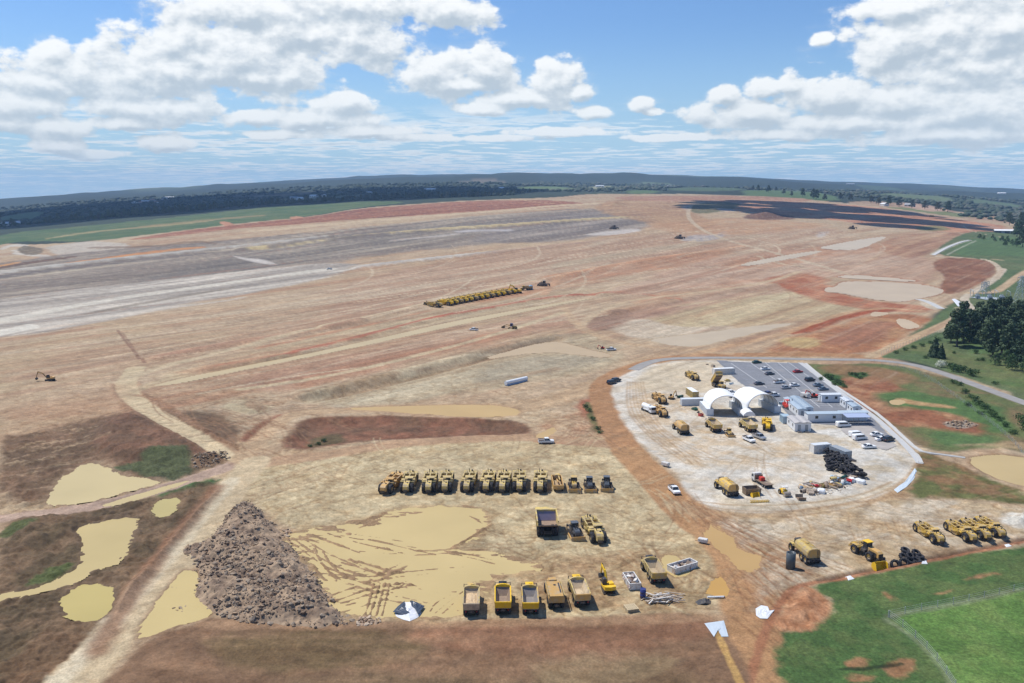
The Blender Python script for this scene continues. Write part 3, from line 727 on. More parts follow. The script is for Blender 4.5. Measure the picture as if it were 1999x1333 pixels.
# banks and mounds
for s, h, f in [("180,900 150,860 200,815 270,800 340,835 420,870 400,890 300,905", 2.2, 9), ("240,900 290,880 400,885 440,880 450,890 380,912", .8, 3),
                ("0,1005 130,1000 200,1010 130,1060 0,1080", 1.0, 5), ("200,1180 300,1080 370,1000 420,955 440,950 330,1090 240,1210", 1.6, 4),
                ("540,1010 500,975 440,1000 420,1040 460,1030", .6, 3), ("1500,1215 1560,1145 1632,1190 1600,1222", .8, 4),
                ("1440,424 1480,412 1545,420 1500,430", 7, 40), ("1160,402 1190,392 1240,398 1200,408", 6, 40), ("1520,650 1700,604 1640,632", 1.5, 8),
                ("1340,470 1420,452 1415,458 1350,474", 3, 10), ("20,486 55,478 85,486", 4, 20)]:
    i_, d_ = region(s, 1, 6); Z[i_] += h * sstep(0, f, d_)

# ---- 10. muddy ponds
T1 = (226, 203, 150)
pond("pond", "big tan muddy pond between the rows of parked machines", "548,1046 640,1032 690,1022 760,1000 830,990 940,990 950,1000 940,1012 948,1028 920,1050 880,1072 960,1080 1042,1096 1038,1118 960,1130 940,1150 912,1160 905,1192 860,1202 700,1205 668,1196 652,1172 640,1140 606,1092", T1, 2.2, 6, .30, (190, 160, 118), 1.2)
pond("pond", "large pale pond behind the bank at the left edge", "92,985 105,960 125,930 170,901 204,910 232,928 312,936 305,944 255,958 200,972 130,985", (226, 207, 160), .8, 4, .4, (140, 112, 84), .8)
pond("pond", "long thin pond beside the left dirt track", "195,988 240,972 300,955 360,938 372,938 300,965 230,985", (222, 202, 154), .6, 4, .35, None, .6)
pond("pond", "ragged yellow pond left of the dirt track", "146,1032 180,1022 265,1003 260,1040 236,1098 190,1106 150,1134 90,1152 0,1172 -30,1178 -30,1164 0,1160 90,1142 140,1118 166,1090 160,1052", (220, 199, 146), 1, 4, .35, (120, 96, 70), .7)
pond("pond", "round olive yellow pond in the bottom left corner", "119,1180 133,1156 170,1139 224,1149 216,1180 192,1206 160,1211 127,1198", (212, 194, 130), .7, 4, .4, (120, 96, 70), .7)
pond("pond", "small ragged pond under the bright green grass patch", "292,1000 310,976 352,970 345,992 322,1010", (214, 198, 140), .9, 2.5, .3, (130, 110, 76), .5)
pond("pond", "yellow pond between the dirt track and the rubble heap", "264,1245 300,1190 340,1130 367,1108 388,1130 378,1170 415,1197 352,1217 292,1241", (226, 204, 148), .9, 4, .35, (160, 128, 96), .7)
pond("pond", "long ochre puddle above the red bank", "660,797 800,791 960,789 1015,801 1008,812 910,813 830,807 740,801", (218, 186, 134), 1.2, 7, .3, (196, 160, 122), 1)
pond("pond", "ochre puddle near the white ute on the red track", "1040,852 1065,842 1082,832 1084,842 1066,855", (216, 184, 134), .8, 5, .3, None, .8)
pond("pond", "pale pond in the graded field above the white pipe", "940,702 1000,683 1060,668 1092,666 1140,680 1192,691 1184,698 1130,692 1080,687 1020,690", (214, 190, 158), 1, 10, .3, (180, 152, 122), 1)
pond("pond", "wide beige pond beside the green farmland", "1608,569 1614,560 1634,559 1642,550 1668,548 1720,549 1780,552 1822,558 1846,567 1822,578 1796,581 1764,590 1720,586 1676,579 1640,572", (218, 199, 176), 1.2, 10, .4, (178, 120, 88), 1.2)
pond("pond", "thin beige pond behind the wide beige pond", "1630,540 1660,535 1740,541 1800,548 1770,550 1700,546 1650,543", (220, 202, 180), 1, 10, .3, (178, 120, 88), 1)
pond("pond", "narrow straight settling pond across the graded field", "1438,516 1520,500 1600,487 1606,492 1540,506 1460,520", (220, 204, 182), 1.2, 14, .3, (196, 160, 132), 1.2)
pond("pond", "leaf shaped settling pond at the far right of the site", "1592,484 1640,474 1690,465 1734,460 1720,468 1680,487 1640,489", (222, 207, 188), 1.5, 14, .3, (196, 160, 132), 1.5)
pond("pond", "shallow pond with a mottled shore above the grey road", "1262,662 1330,655 1440,640 1558,628 1530,636 1450,655 1362,677 1300,672", (216, 198, 174), 2, 9, .25, (206, 186, 158), 1.5)
pond("pond", "brown farm pond at the right edge", "1886,896 1940,886 1999,892 2080,905 2080,960 1999,950 1930,928", (216, 192, 144), 1, 6, .5, (160, 128, 92), .8)
pond("pond", "small pond at the end of the red strip", "1698,614 1705,607 1738,609 1728,615 1706,618", (220, 196, 166), .8, 6, .3, None, .8)
pond("pond", "small pond beside the country road bend", "1746,626 1760,619 1797,634 1790,640 1768,643", (222, 200, 172), .8, 6, .3, None, .8)
pond("pond", "long straight drain full of pale water", "288,753 420,724 600,690 740,660 880,627 1000,606 1130,583 1165,581 1130,587 1000,613 880,637 740,668 600,697 420,733 340,750", (220, 200, 162), .5, 8, .35, (190, 160, 128), .8)
pond("pond", "ochre puddle on the haul road junction", "1370,1028 1395,1020 1430,1050 1468,1085 1480,1100 1462,1118 1425,1100 1390,1060", (212, 176, 122), 3.2, 6, .2, (190, 150, 108), .8)
pond("pond", "orange puddle beside the fallen white post", "1398,1130 1408,1120 1418,1150 1412,1164 1392,1162 1380,1155", (216, 172, 104), .8, 4, .25, None, .6)
pond("pond", "tan puddle beside the white skip", "1290,1090 1310,1080 1335,1100 1350,1112 1325,1128 1298,1118", (220, 196, 142), .8, 3, .22, (180, 150, 112), .6)
pond("pond", "small round puddle in the red paddock", "1735,781 1755,778 1772,784 1755,791 1738,788", (214, 186, 140), .6, 5, .3, None, .6)
# ridges left by wheels stand out of the shallow pond
def ruts(lines, w=.55, dz=.27, col=(166, 134, 100)):
    for s in lines: path(s, w, col, .25, .9, .15, 1.5, dz)
ruts(["560,1052 600,1080 640,1110 700,1130 730,1140", "572,1050 620,1085 660,1108 720,1125", "585,1046 640,1080 700,1105", "600,1042 660,1062 720,1085", "640,1040 700,1060 760,1072",
      "615,1070 625,1095 650,1125 690,1140", "630,1075 645,1100 675,1128", "690,1055 740,1068 790,1080", "720,1052 780,1066 850,1082", "700,1095 740,1108 780,1118",
      "650,1160 700,1142 745,1130", "655,1172 710,1152 760,1138", "662,1178 720,1160 755,1150", "712,1200 722,1170 730,1135", "722,1200 732,1170 742,1138", "735,1200 744,1165 752,1132", "746,1200 756,1160 760,1140",
      "770,1140 790,1137 784,1143 765,1150", "800,1140 840,1150 880,1150 915,1142", "810,1146 850,1156 890,1154", "870,1075 920,1082 960,1092", "880,1080 930,1090 965,1100",
      "900,1060 930,1040 960,1024", "885,1066 920,1048 945,1034", "850,1195 880,1170 910,1150", "862,1198 890,1172 915,1156", "840,1192 850,1175 880,1160",
      "690,1026 720,1012 750,1004", "700,1030 740,1014", "905,1000 935,1014", "890,998 925,1010 942,1022"], .5)
pi = PONDS[0][2]
nr = fbm(X[pi] * .35 + Y[pi] * .12, Y[pi], 2.2, 4, 88, .6)
shore = sdf(W("690,1050 760,1015 830,1000 930,1000 930,1020 890,1055 860,1075 900,1092 1020,1100 1020,1115 930,1130 900,1140 800,1120 760,1090 720,1075"), X[pi], Y[pi])
add = np.clip(nr * .7 + .02, 0, .3) * sstep(3, -3, shore)
Z[pi] += add * .9
isl = np.nonzero(add > .1)[0]
C[pi[isl]] = ground_col(172, 142, 108)
scatter_tracks("640,1130 760,1080 800,1130 760,1200 680,1200", 9, (160, 128, 96), .6, .7, (6, 16), None, 1, True, .2)
scatter_tracks("560,1040 700,1040 760,1090 650,1130", 7, (166, 134, 100), .6, .7, (8, 20), math.atan2(-1, 1.6), .25, True, .2)

for k_, (_a, _b, _c, _e, id_, d_, f_) in enumerate(PONDS):      # open water stays open
    if k_ == 0: continue
    w_ = sstep(-f_ * 1.5, f_ * .6, d_)
    Z[id_] = Z[id_] * (1 - w_) + np.minimum(Z[id_], -.12 - .25 * sstep(0, 2 * f_, d_)) * w_
# flatten under sealed surfaces
CARPARK = "1396,702 1440,706 1560,708 1640,768 1690,800 1745,858 1720,856 1660,842 1640,832 1590,828 1545,818 1520,790 1470,765 1440,745"
i_, d_ = region("1385,695 1560,700 1650,765 1760,860 1740,870 1640,840 1540,830 1500,800 1430,750", 0, 1)
Z[i_] *= (1 - sstep(-2, 1, d_))
i_, d_ = region("1240,700 1300,694 1500,694 1700,690 1880,725 2100,800 2100,830 1880,755 1760,715 1600,712 1500,712 1300,712", 0, 1)
Z[i_] *= (1 - sstep(-2, 0, d_))
TOT = Z0 + Z
C[:] *= (1 + (np.array([1.02, .985, .89], np.float32) - 1) * (1 - np.clip(VEG, 0, 1))[:, None]).astype(np.float32)

def grid_faces(mask):
    """quads whose four corners are in mask"""
    m = mask.reshape(NR, NC)
    q = m[:-1, :-1] & m[1:, :-1] & m[:-1, 1:] & m[1:, 1:]
    r, c = np.nonzero(q)
    return r * NC + c, r * NC + c + 1, (r + 1) * NC + c + 1, (r + 1) * NC + c
def mesh_from_arrays(name, co, quads, material, smooth=True):
    me = bpy.data.meshes.new(name)
    n = len(co); nf = len(quads)
    me.vertices.add(n); me.vertices.foreach_set("co", co.astype(np.float32).ravel())
    me.loops.add(nf * 4); me.loops.foreach_set("vertex_index", quads.astype(np.int32).ravel())
    me.polygons.add(nf)
    me.polygons.foreach_set("loop_start", np.arange(0, nf * 4, 4, dtype=np.int32))
    me.polygons.foreach_set("loop_total", np.full(nf, 4, np.int32))
    me.polygons.foreach_set("use_smooth", np.full(nf, smooth))
    me.materials.append(material)
    me.update(calc_edges=True)
    o = bpy.data.objects.new(name, me); COL.objects.link(o)
    return o

# ------------------------------------------------------------------ ground material
def ground_material():
    m = bpy.data.materials.new("earth"); m.use_nodes = True
    nt = m.node_tree; N = nt.nodes; L = nt.links
    b = N["Principled BSDF"]; b.inputs["Specular IOR Level"].default_value = .25
    at = N.new("ShaderNodeAttribute"); at.attribute_name = "col"
    a2 = N.new("ShaderNodeAttribute"); a2.attribute_name = "cover"
    sep = N.new("ShaderNodeSeparateColor"); L.new(a2.outputs["Color"], sep.inputs[0])
    tc = N.new("ShaderNodeTexCoord")
    def noise(scale, det, rough=.6, vec=None):
        n = N.new("ShaderNodeTexNoise"); n.inputs["Scale"].default_value = scale; n.inputs["Detail"].default_value = det; n.inputs["Roughness"].default_value = rough
        L.new(vec or tc.outputs["Object"], n.inputs["Vector"]); return n.outputs["Fac"]
    def rng_(v, a, b_, c, d):
        q = N.new("ShaderNodeMapRange"); q.inputs["From Min"].default_value = a; q.inputs["From Max"].default_value = b_; q.inputs["To Min"].default_value = c; q.inputs["To Max"].default_value = d
        L.new(v, q.inputs["Value"]); return q.outputs["Result"]
    def math_(op, a, b_):
        q = N.new("ShaderNodeMath"); q.operation = op
        for i, v in enumerate((a, b_)):
            if isinstance(v, (int, float)): q.inputs[i].default_value = v
            else: L.new(v, q.inputs[i])
        return q.outputs[0]
    f1 = noise(.55, 6, .7); f2 = noise(.045, 5, .65)
    f5 = noise(2.2, 4, .7); f6 = noise(.16, 5, .7)
    # long streaks along the grading
    mp = N.new("ShaderNodeMapping"); mp.vector_type = 'POINT'
    mp.inputs["Rotation"].default_value = (0, 0, -math.atan2(rdv[1], rdv[0]))
    L.new(tc.outputs["Object"], mp.inputs["Vector"])
    mp2 = N.new("ShaderNodeMapping"); mp2.inputs["Scale"].default_value = (.06, 1, 1)
    L.new(mp.outputs[0], mp2.inputs["Vector"])
    f3 = noise(.22, 5, .65, mp2.outputs[0])
    k = math_('MULTIPLY', rng_(f1, .3, .7, .8, 1.2), rng_(f2, .3, .7, .86, 1.14))
    k = math_('MULTIPLY', k, rng_(f3, .3, .7, .84, 1.16))
    k = math_('MULTIPLY', k, rng_(f5, .3, .7, .82, 1.18)); k = math_('MULTIPLY', k, rng_(f6, .3, .7, .84, 1.16))
    # blades: darker and lighter flecks where grass grows
    fv = noise(1.5, 4, .75)
    kv = rng_(fv, .3, .7, .6, 1.4)
    kvm = N.new("ShaderNodeMix"); kvm.data_type = 'FLOAT'
    L.new(sep.outputs[0], kvm.inputs["Factor"]); kvm.inputs["A"].default_value = 1; L.new(kv, kvm.inputs["B"])
    k = math_('MULTIPLY', k, kvm.outputs["Result"])
    mul = N.new("ShaderNodeMix"); mul.data_type = 'RGBA'; mul.blend_type = 'MULTIPLY'; mul.inputs["Factor"].default_value = 1
    L.new(at.outputs["Color"], mul.inputs["A"]); L.new(k, mul.inputs["B"])
    hue = N.new("ShaderNodeMix"); hue.data_type = 'RGBA'; hue.blend_type = 'MULTIPLY'
    L.new(rng_(noise(.3, 4, .65), 0.52, .74, 0, .3), hue.inputs["Factor"]); L.new(mul.outputs["Result"], hue.inputs["A"]); hue.inputs["B"].default_value = (1.0, .8, .64, 1)
    L.new(hue.outputs["Result"], b.inputs["Base Color"])
    L.new(rng_(sep.outputs[1], 0, 1, .95, .45), b.inputs["Roughness"])
    bp = N.new("ShaderNodeBump"); bp.inputs["Strength"].default_value = .55; bp.inputs["Distance"].default_value = .35
    L.new(f1, bp.inputs["Height"]); L.new(bp.outputs["Normal"], b.inputs["Normal"])
    return m
EARTH = ground_material()
rr, cc = np.meshgrid(np.arange(NR - 1), np.arange(NC), indexing='ij')
c2 = (cc + 1) % NC
quads = np.stack([rr * NC + cc, (rr + 1) * NC + cc, (rr + 1) * NC + c2, rr * NC + c2], -1).reshape(-1, 4)
quads = quads[:, ::-1]
gobj = mesh_from_arrays("ground", np.stack([X, Y, TOT], 1), quads, EARTH)
gobj["kind"] = "structure"
ca = gobj.data.attributes.new("col", 'FLOAT_COLOR', 'POINT')
ca.data.foreach_set("color", np.concatenate([np.clip(C, .01, .85), np.ones((NV, 1), np.float32)], 1).astype(np.float32).ravel())
cv = gobj.data.attributes.new("cover", 'FLOAT_COLOR', 'POINT')
cv.data.foreach_set("color", np.stack([VEG, WET, RUF, np.ones(NV)], 1).astype(np.float32).ravel())

def gh(x, y):
    """height of the finished ground near a point"""
    D = math.hypot(x, y); a = math.atan2(x, y)
    r = int(np.clip(np.searchsorted(Ds, D), 1, NR - 1)); c = int(np.clip(np.searchsorted(fine, a), 1, NF - 1))
    t = (D - Ds[r - 1]) / (Ds[r] - Ds[r - 1]); s = np.clip((a - fine[c - 1]) / (fine[c] - fine[c - 1]), 0, 1)
    G = TOT.reshape(NR, NC)
    return float((G[r - 1, c - 1] * (1 - s) + G[r - 1, c] * s) * (1 - t) + (G[r, c - 1] * (1 - s) + G[r, c] * s) * t)
def spot(px, py):
    p = g(px, py)
    return Vector((p[0], p[1], gh(p[0], p[1])))

# ------------------------------------------------------------------ ponds
def water_mat(i, col):
    m = bpy.data.materials.new("muddy_water_%d" % i); m.use_nodes = True
    nt = m.node_tree; N = nt.nodes; L = nt.links; b = N["Principled BSDF"]
    tc = N.new("ShaderNodeTexCoord")
    n = N.new("ShaderNodeTexNoise"); n.inputs["Scale"].default_value = .05; n.inputs["Detail"].default_value = 4
    L.new(tc.outputs["Object"], n.inputs["Vector"])
    r = N.new("ShaderNodeMapRange"); r.inputs["From Min"].default_value = .3; r.inputs["From Max"].default_value = .7; r.inputs["To Min"].default_value = .94; r.inputs["To Max"].default_value = 1.05
    L.new(n.outputs["Fac"], r.inputs["Value"])
    mul = N.new("ShaderNodeMix"); mul.data_type = 'RGBA'; mul.blend_type = 'MULTIPLY'; mul.inputs["Factor"].default_value = 1
    c = ground_col(*col) * np.array([1.06, 1.03, .93], np.float32); mul.inputs["A"].default_value = (float(c[0]), float(c[1]), float(c[2]), 1)
    L.new(r.outputs["Result"], mul.inputs["B"]); L.new(mul.outputs["Result"], b.inputs["Base Color"])
    b.inputs["Roughness"].default_value = .45; b.inputs["Specular IOR Level"].default_value = .09
    n2 = N.new("ShaderNodeTexNoise"); n2.inputs["Scale"].default_value = 1.2; n2.inputs["Detail"].default_value = 3
    L.new(tc.outputs["Object"], n2.inputs["Vector"])
    bp = N.new("ShaderNodeBump"); bp.inputs["Strength"].default_value = .12; bp.inputs["Distance"].default_value = .05
    L.new(n2.outputs["Fac"], bp.inputs["Height"]); L.new(bp.outputs["Normal"], b.inputs["Normal"])
    return m
for i, (nm, lb, idx, col, _i, _d, _f) in enumerate(PONDS):
    mask = np.zeros(NV, bool); mask[idx] = True
    q = np.stack(grid_faces(mask), 1)
    if len(q) == 0: continue
    used, inv = np.unique(q, return_inverse=True)
    co = np.stack([X[used], Y[used], Z0[used] - .12], 1)
    o = mesh_from_arrays(nm, co, inv.reshape(-1, 4), water_mat(i, col))
    o["label"] = lb; o["kind"] = "structure"
SUN_EL, SUN_AZ = R(60), R(-58)      # bearing clockwise from the view direction
world = bpy.data.worlds.new("World"); scene.world = world; world.use_nodes = True
def ang(px, py):
    d = ray(px, py); return math.degrees(math.atan2(d[0], d[1])), math.degrees(math.atan2(d[2], math.hypot(d[0], d[1])))
CLOUDS = [(450, 112, 240, 78), (330, 140, 170, 62), (520, 150, 130, 46), (345, 82, 85, 52), (250, 150, 110, 60), (600, 70, 170, 48), (700, 72, 100, 52), (740, 100, 70, 40),
          (500, 20, 190, 46), (680, 8, 260, 38), (870, 22, 110, 42), (150, 140, 90, 48), (80, 165, 80, 34), (110, 100, 42, 30),
          (850, 142, 95, 52), (955, 140, 72, 56), (900, 165, 120, 24), (1082, 158, 66, 52), (1010, 190, 110, 24), (950, 212, 70, 16), (1130, 180, 30, 20),
          (300, 212, 160, 28), (240, 240, 80, 18), (40, 205, 90, 34), (115, 246, 78, 28), (110, 285, 60, 14), (20, 240, 60, 24),
          (670, 203, 72, 26), (610, 232, 160, 22), (500, 232, 80, 20), (330, 278, 64, 18), (720, 256, 130, 14), (800, 268, 90, 10), (560, 262, 120, 10), (180, 300, 80, 10),
          (1830, 70, 175, 100), (1950, 60, 130, 120), (1745, 100, 85, 68), (1900, 130, 170, 44), (1760, 20, 90, 40), (2100, 100, 160, 130),
          (1500, 172, 42, 20), (1545, 165, 34, 24), (1620, 190, 130, 40), (1770, 200, 210, 40), (1920, 215, 170, 52), (1700, 238, 250, 28), (1870, 262, 200, 28), (1460, 222, 120, 26), (1370, 224, 60, 18),
          (1250, 203, 34, 20), (1272, 218, 26, 10), (1155, 220, 42, 14), (1606, 77, 24, 15), (1412, 186, 30, 22), (1540, 262, 160, 14), (1100, 258, 130, 10), (980, 270, 110, 8), (1330, 268, 120, 9),
          (-200, 140, 200, 60), (2300, 220, 200, 60), (1180, -260, 420, 100), (300, -240, 300, 110)]
def cloud_group():
    gt = bpy.data.node_groups.new("cumulus", 'ShaderNodeTree')
    gt.interface.new_socket("p", in_out='INPUT', socket_type='NodeSocketVector')
    gt.interface.new_socket("f", in_out='OUTPUT', socket_type='NodeSocketFloat')
    N = gt.nodes; L = gt.links
    gi = N.new("NodeGroupInput"); go = N.new("NodeGroupOutput")
    last = None
    sx_ = N.new("ShaderNodeSeparateXYZ"); L.new(gi.outputs[0], sx_.inputs[0])
    for (px, py, rx, ry) in CLOUDS:
        a, e = ang(px, py); sx = rx * .0331 * .88; sy = ry * .0331 * .92
        mp = N.new("ShaderNodeMapping"); mp.vector_type = 'TEXTURE'
        mp.inputs["Location"].default_value = (a, e, 0); mp.inputs["Scale"].default_value = (sx, sy, 1e5)
        if last is None: L.new(gi.outputs[0], mp.inputs["Vector"])
        else:               # one cloud after the other keeps the shader small
            cb = N.new("ShaderNodeCombineXYZ"); L.new(sx_.outputs[0], cb.inputs[0]); L.new(sx_.outputs[1], cb.inputs[1]); L.new(last, cb.inputs[2])
            L.new(cb.outputs[0], mp.inputs["Vector"])
        ln = N.new("ShaderNodeVectorMath"); ln.operation = 'LENGTH'; L.new(mp.outputs[0], ln.inputs[0])
        if last is None: last = ln.outputs["Value"]
        else:
            mn = N.new("ShaderNodeMath"); mn.operation = 'SMOOTH_MIN'; mn.inputs[2].default_value = .12
            L.new(last, mn.inputs[0]); L.new(ln.outputs["Value"], mn.inputs[1]); last = mn.outputs[0]
    s = N.new("ShaderNodeMath"); s.operation = 'SUBTRACT'; s.inputs[0].default_value = 1; L.new(last, s.inputs[1])
    mx = N.new("ShaderNodeMath"); mx.operation = 'MAXIMUM'; mx.inputs[1].default_value = -1.0; L.new(s.outputs[0], mx.inputs[0])
    base = mx.outputs[0]
    def nz(scale, det, amp, rough, off, stretch=1.7, typ='FBM'):
        mp = N.new("ShaderNodeMapping"); mp.inputs["Scale"].default_value = (1, stretch, 1); mp.inputs["Location"].default_value = (off, off * .37, 0)
        L.new(gi.outputs[0], mp.inputs["Vector"])
        n = N.new("ShaderNodeTexNoise"); n.noise_dimensions = '2D'; n.inputs["Scale"].default_value = scale; n.inputs["Detail"].default_value = det; n.inputs["Roughness"].default_value = rough
        L.new(mp.outputs[0], n.inputs["Vector"])
        q = N.new("ShaderNodeMath"); q.operation = 'MULTIPLY_ADD'; q.inputs[1].default_value = amp; q.inputs[2].default_value = -amp * .5
        L.new(n.outputs["Fac"], q.inputs[0]); return q.outputs[0]
    def vor(scale, amp, off):
        mp = N.new("ShaderNodeMapping"); mp.inputs["Scale"].default_value = (1, 1.35, 1); mp.inputs["Location"].default_value = (off, off, 0)
        L.new(gi.outputs[0], mp.inputs["Vector"])
        v = N.new("ShaderNodeTexVoronoi"); v.voronoi_dimensions = '2D'; v.feature = 'SMOOTH_F1'; v.inputs["Scale"].default_value = scale; v.inputs["Detail"].default_value = 2.5; v.inputs["Roughness"].default_value = .55; v.inputs["Smoothness"].default_value = .35
        v.normalize = True
        L.new(mp.outputs[0], v.inputs["Vector"])
        q = N.new("ShaderNodeMath"); q.operation = 'MULTIPLY_ADD'; q.inputs[1].default_value = -amp; q.inputs[2].default_value = amp * .45
        L.new(v.outputs["Distance"], q.inputs[0]); return q.outputs[0]
    for t in (nz(.42, 8, 1.6, .58, 3.1), vor(.62, .8, 1.7)):
        ad = N.new("ShaderNodeMath"); ad.operation = 'ADD'; L.new(base, ad.inputs[0]); L.new(t, ad.inputs[1]); base = ad.outputs[0]
    L.new(base, go.inputs[0])
    return gt
def build_world():
    nt = world.node_tree; N = nt.nodes; L = nt.links
    bg = N["Background"]
    def M(op, a, b=None, c=None, clamp=False):
        q = N.new("ShaderNodeMath"); q.operation = op; q.use_clamp = clamp
        for i, v in enumerate((a, b, c)):
            if v is None: continue
            if isinstance(v, (int, float)): q.inputs[i].default_value = v
            else: L.new(v, q.inputs[i])
        return q.outputs[0]
    def ss(v, a, b, c=0.0, d=1.0):
        q = N.new("ShaderNodeMapRange"); q.interpolation_type = 'SMOOTHSTEP'
        for n_, x in (("From Min", a), ("From Max", b), ("To Min", c), ("To Max", d)): q.inputs[n_].default_value = x
        L.new(v, q.inputs["Value"]); return q.outputs["Result"]
    def mixc(f, a, b):
        q = N.new("ShaderNodeMix"); q.data_type = 'RGBA'
        if isinstance(f, float): q.inputs["Factor"].default_value = f
        else: L.new(f, q.inputs["Factor"])
        for k, v in (("A", a), ("B", b)):
            if isinstance(v, tuple): q.inputs[k].default_value = (*v, 1)
            else: L.new(v, q.inputs[k])
        return q.outputs["Result"]
    sky = N.new("ShaderNodeTexSky"); sky.sky_type = 'NISHITA'; sky.sun_disc = False
    sky.sun_elevation = SUN_EL; sky.sun_rotation = SUN_AZ; sky.altitude = 700; sky.air_density = 1.2; sky.dust_density = .4; sky.ozone_density = 2.2
    st = N.new("ShaderNodeMix"); st.data_type = 'RGBA'; st.blend_type = 'MULTIPLY'; st.inputs["Factor"].default_value = 1
    L.new(sky.outputs[0], st.inputs["A"]); st.inputs["B"].default_value = (.066, .086, .116, 1)
    tc = N.new("ShaderNodeTexCoord")
    sp_ = N.new("ShaderNodeSeparateXYZ"); L.new(tc.outputs["Generated"], sp_.inputs[0])
    az = M('MULTIPLY', M('ARCTAN2', sp_.outputs[0], sp_.outputs[1]), 57.29578)
    el = M('MULTIPLY', M('ARCSINE', sp_.outputs[2]), 57.29578)
    # pale air low down
    col = mixc(ss(el, 10.5, -1.5, 0, .92), st.outputs["Result"], srgb(178, 214, 238))
    # far fields of small flat clouds, foreshortened towards the skyline
    inv = M('DIVIDE', 1.0, M('MAXIMUM', M('ADD', sp_.outputs[2], .022), .004))
    pl = N.new("ShaderNodeCombineXYZ"); L.new(M('MULTIPLY', sp_.outputs[0], inv), pl.inputs[0]); L.new(M('MULTIPLY', sp_.outputs[1], inv), pl.inputs[1])
    n = N.new("ShaderNodeTexNoise"); n.noise_dimensions = '2D'; n.inputs["Scale"].default_value = 1.5; n.inputs["Detail"].default_value = 7; n.inputs["Roughness"].default_value = .6
    L.new(pl.outputs[0], n.inputs["Vector"])
    n2 = N.new("ShaderNodeTexNoise"); n2.noise_dimensions = '2D'; n2.inputs["Scale"].default_value = .25; n2.inputs["Detail"].default_value = 2
    L.new(pl.outputs[0], n2.inputs["Vector"])
    fld_ = M('ADD', n.outputs["Fac"], M('MULTIPLY_ADD', n2.outputs["Fac"], .45, -.225))
    lowmask = M('MULTIPLY', ss(el, 5.6, 3.6), ss(el, -1.2, 1.2, .35, 1))
    fa = M('MULTIPLY', ss(fld_, .46, .62), M('MULTIPLY', lowmask, .85))
    fshade = ss(fld_, .52, .8, 1.0, .0)
    fcol = mixc(fshade, srgb(204, 218, 228), srgb(244, 249, 252))
    col = mixc(fa, col, fcol)
    # the big cumulus
    p = N.new("ShaderNodeCombineXYZ"); L.new(az, p.inputs[0]); L.new(el, p.inputs[1])
    gt = cloud_group()
    g1 = N.new("ShaderNodeGroup"); g1.node_tree = gt; L.new(p.outputs[0], g1.inputs[0])
    up = N.new("ShaderNodeVectorMath"); up.operation = 'ADD'; up.inputs[1].default_value = (-.2, .5, 0); L.new(p.outputs[0], up.inputs[0])
    g2 = N.new("ShaderNodeGroup"); g2.node_tree = gt; L.new(up.outputs[0], g2.inputs[0])
    f1, f2 = g1.outputs[0], g2.outputs[0]
    alpha = M('MULTIPLY', ss(f1, .0, .34), ss(el, -.5, 2.5, 0, 1))
    # light on the side turned to the sun, grey where more cloud lies above
    sh = M('ADD', M('MULTIPLY', M('SUBTRACT', f1, f2), .95), M('MULTIPLY', f1, -.2))
    lit = ss(sh, -.62, .36)
    ccol = mixc(lit, srgb(184, 197, 208), srgb(250, 252, 252))
    # clouds low in the sky take the tone of the air
    ccol = mixc(ss(el, 9, 0, 0, .45), ccol, srgb(206, 222, 232))
    col = mixc(M('MULTIPLY', alpha, .97), col, ccol)
    # thin ragged veil round the clouds
    veil = M('MULTIPLY', ss(f1, -.35, .3), M('MULTIPLY', ss(n.outputs["Fac"], .4, .7), .3))
    col = mixc(M('MULTIPLY', veil, M('SUBTRACT', 1.0, alpha)), col, srgb(214, 226, 236))
    L.new(col, bg.inputs["Color"]); bg.inputs["Strength"].default_value = 1.0
    world.cycles.sampling_method = 'MANUAL'; world.cycles.sample_map_resolution = 512
build_world()
sd = bpy.data.lights.new("sun", 'SUN'); sd.energy = 4.4; sd.angle = R(.53); sd.color = (1, .96, .89)
sun = bpy.data.objects.new("sun", sd); COL.objects.link(sun)
sv = Vector((math.sin(SUN_AZ) * math.cos(SUN_EL), math.cos(SUN_AZ) * math.cos(SUN_EL), math.sin(SUN_EL)))
sun.rotation_euler = sv.to_track_quat('Z', 'Y').to_euler()
sun.location = (0, 0, 500)
vs = scene.view_settings; vs.view_transform = 'Standard'; vs.look = 'None'; vs.gamma = 1; vs.use_curve_mapping = False; vs.exposure = 0.12
scene.cycles.max_bounces = 5; scene.cycles.diffuse_bounces = 2; scene.cycles.glossy_bounces = 2; scene.cycles.transmission_bounces = 3; scene.cycles.volume_bounces = 0
scene.cycles.use_denoising = True; scene.cycles.denoiser = 'OPENIMAGEDENOISE'
# ------------------------------------------------------------------ materials for made things
DUST = (.42, .32, .20)
YEL = mat("yellow_paint", (.60, .385, .06), .5, noise=.14, dirt=DUST, dirt_amt=.6, dscale=.7)
YELN = mat("bright_yellow_paint", (.78, .48, .02), .38, noise=.06, dirt=DUST, dirt_amt=.15, dscale=.7)
YELO = mat("old_khaki_yellow_paint", (.56, .41, .12), .6, noise=.16, dirt=(.40, .31, .19), dirt_amt=.6, dscale=.7)
ORG = mat("orange_yellow_paint", (.56, .33, .10), .55, noise=.12, dirt=DUST, dirt_amt=.45, dscale=.9)
RUBBER = mat("tyre_rubber", (.03, .029, .033), .85, noise=.2, dirt=(.13, .11, .09), dirt_amt=.2, dscale=1.1)
RIM = mat("wheel_rim_yellow", (.50, .34, .08), .6, dirt=DUST, dirt_amt=.5)
RIMS = mat("wheel_rim_steel", (.4, .4, .4), .4, metal=.6)
DARK = mat("dark_machine_metal", (.035, .035, .04), .6, noise=.25, dirt=(.14, .11, .08), dirt_amt=.45, dscale=1.3)
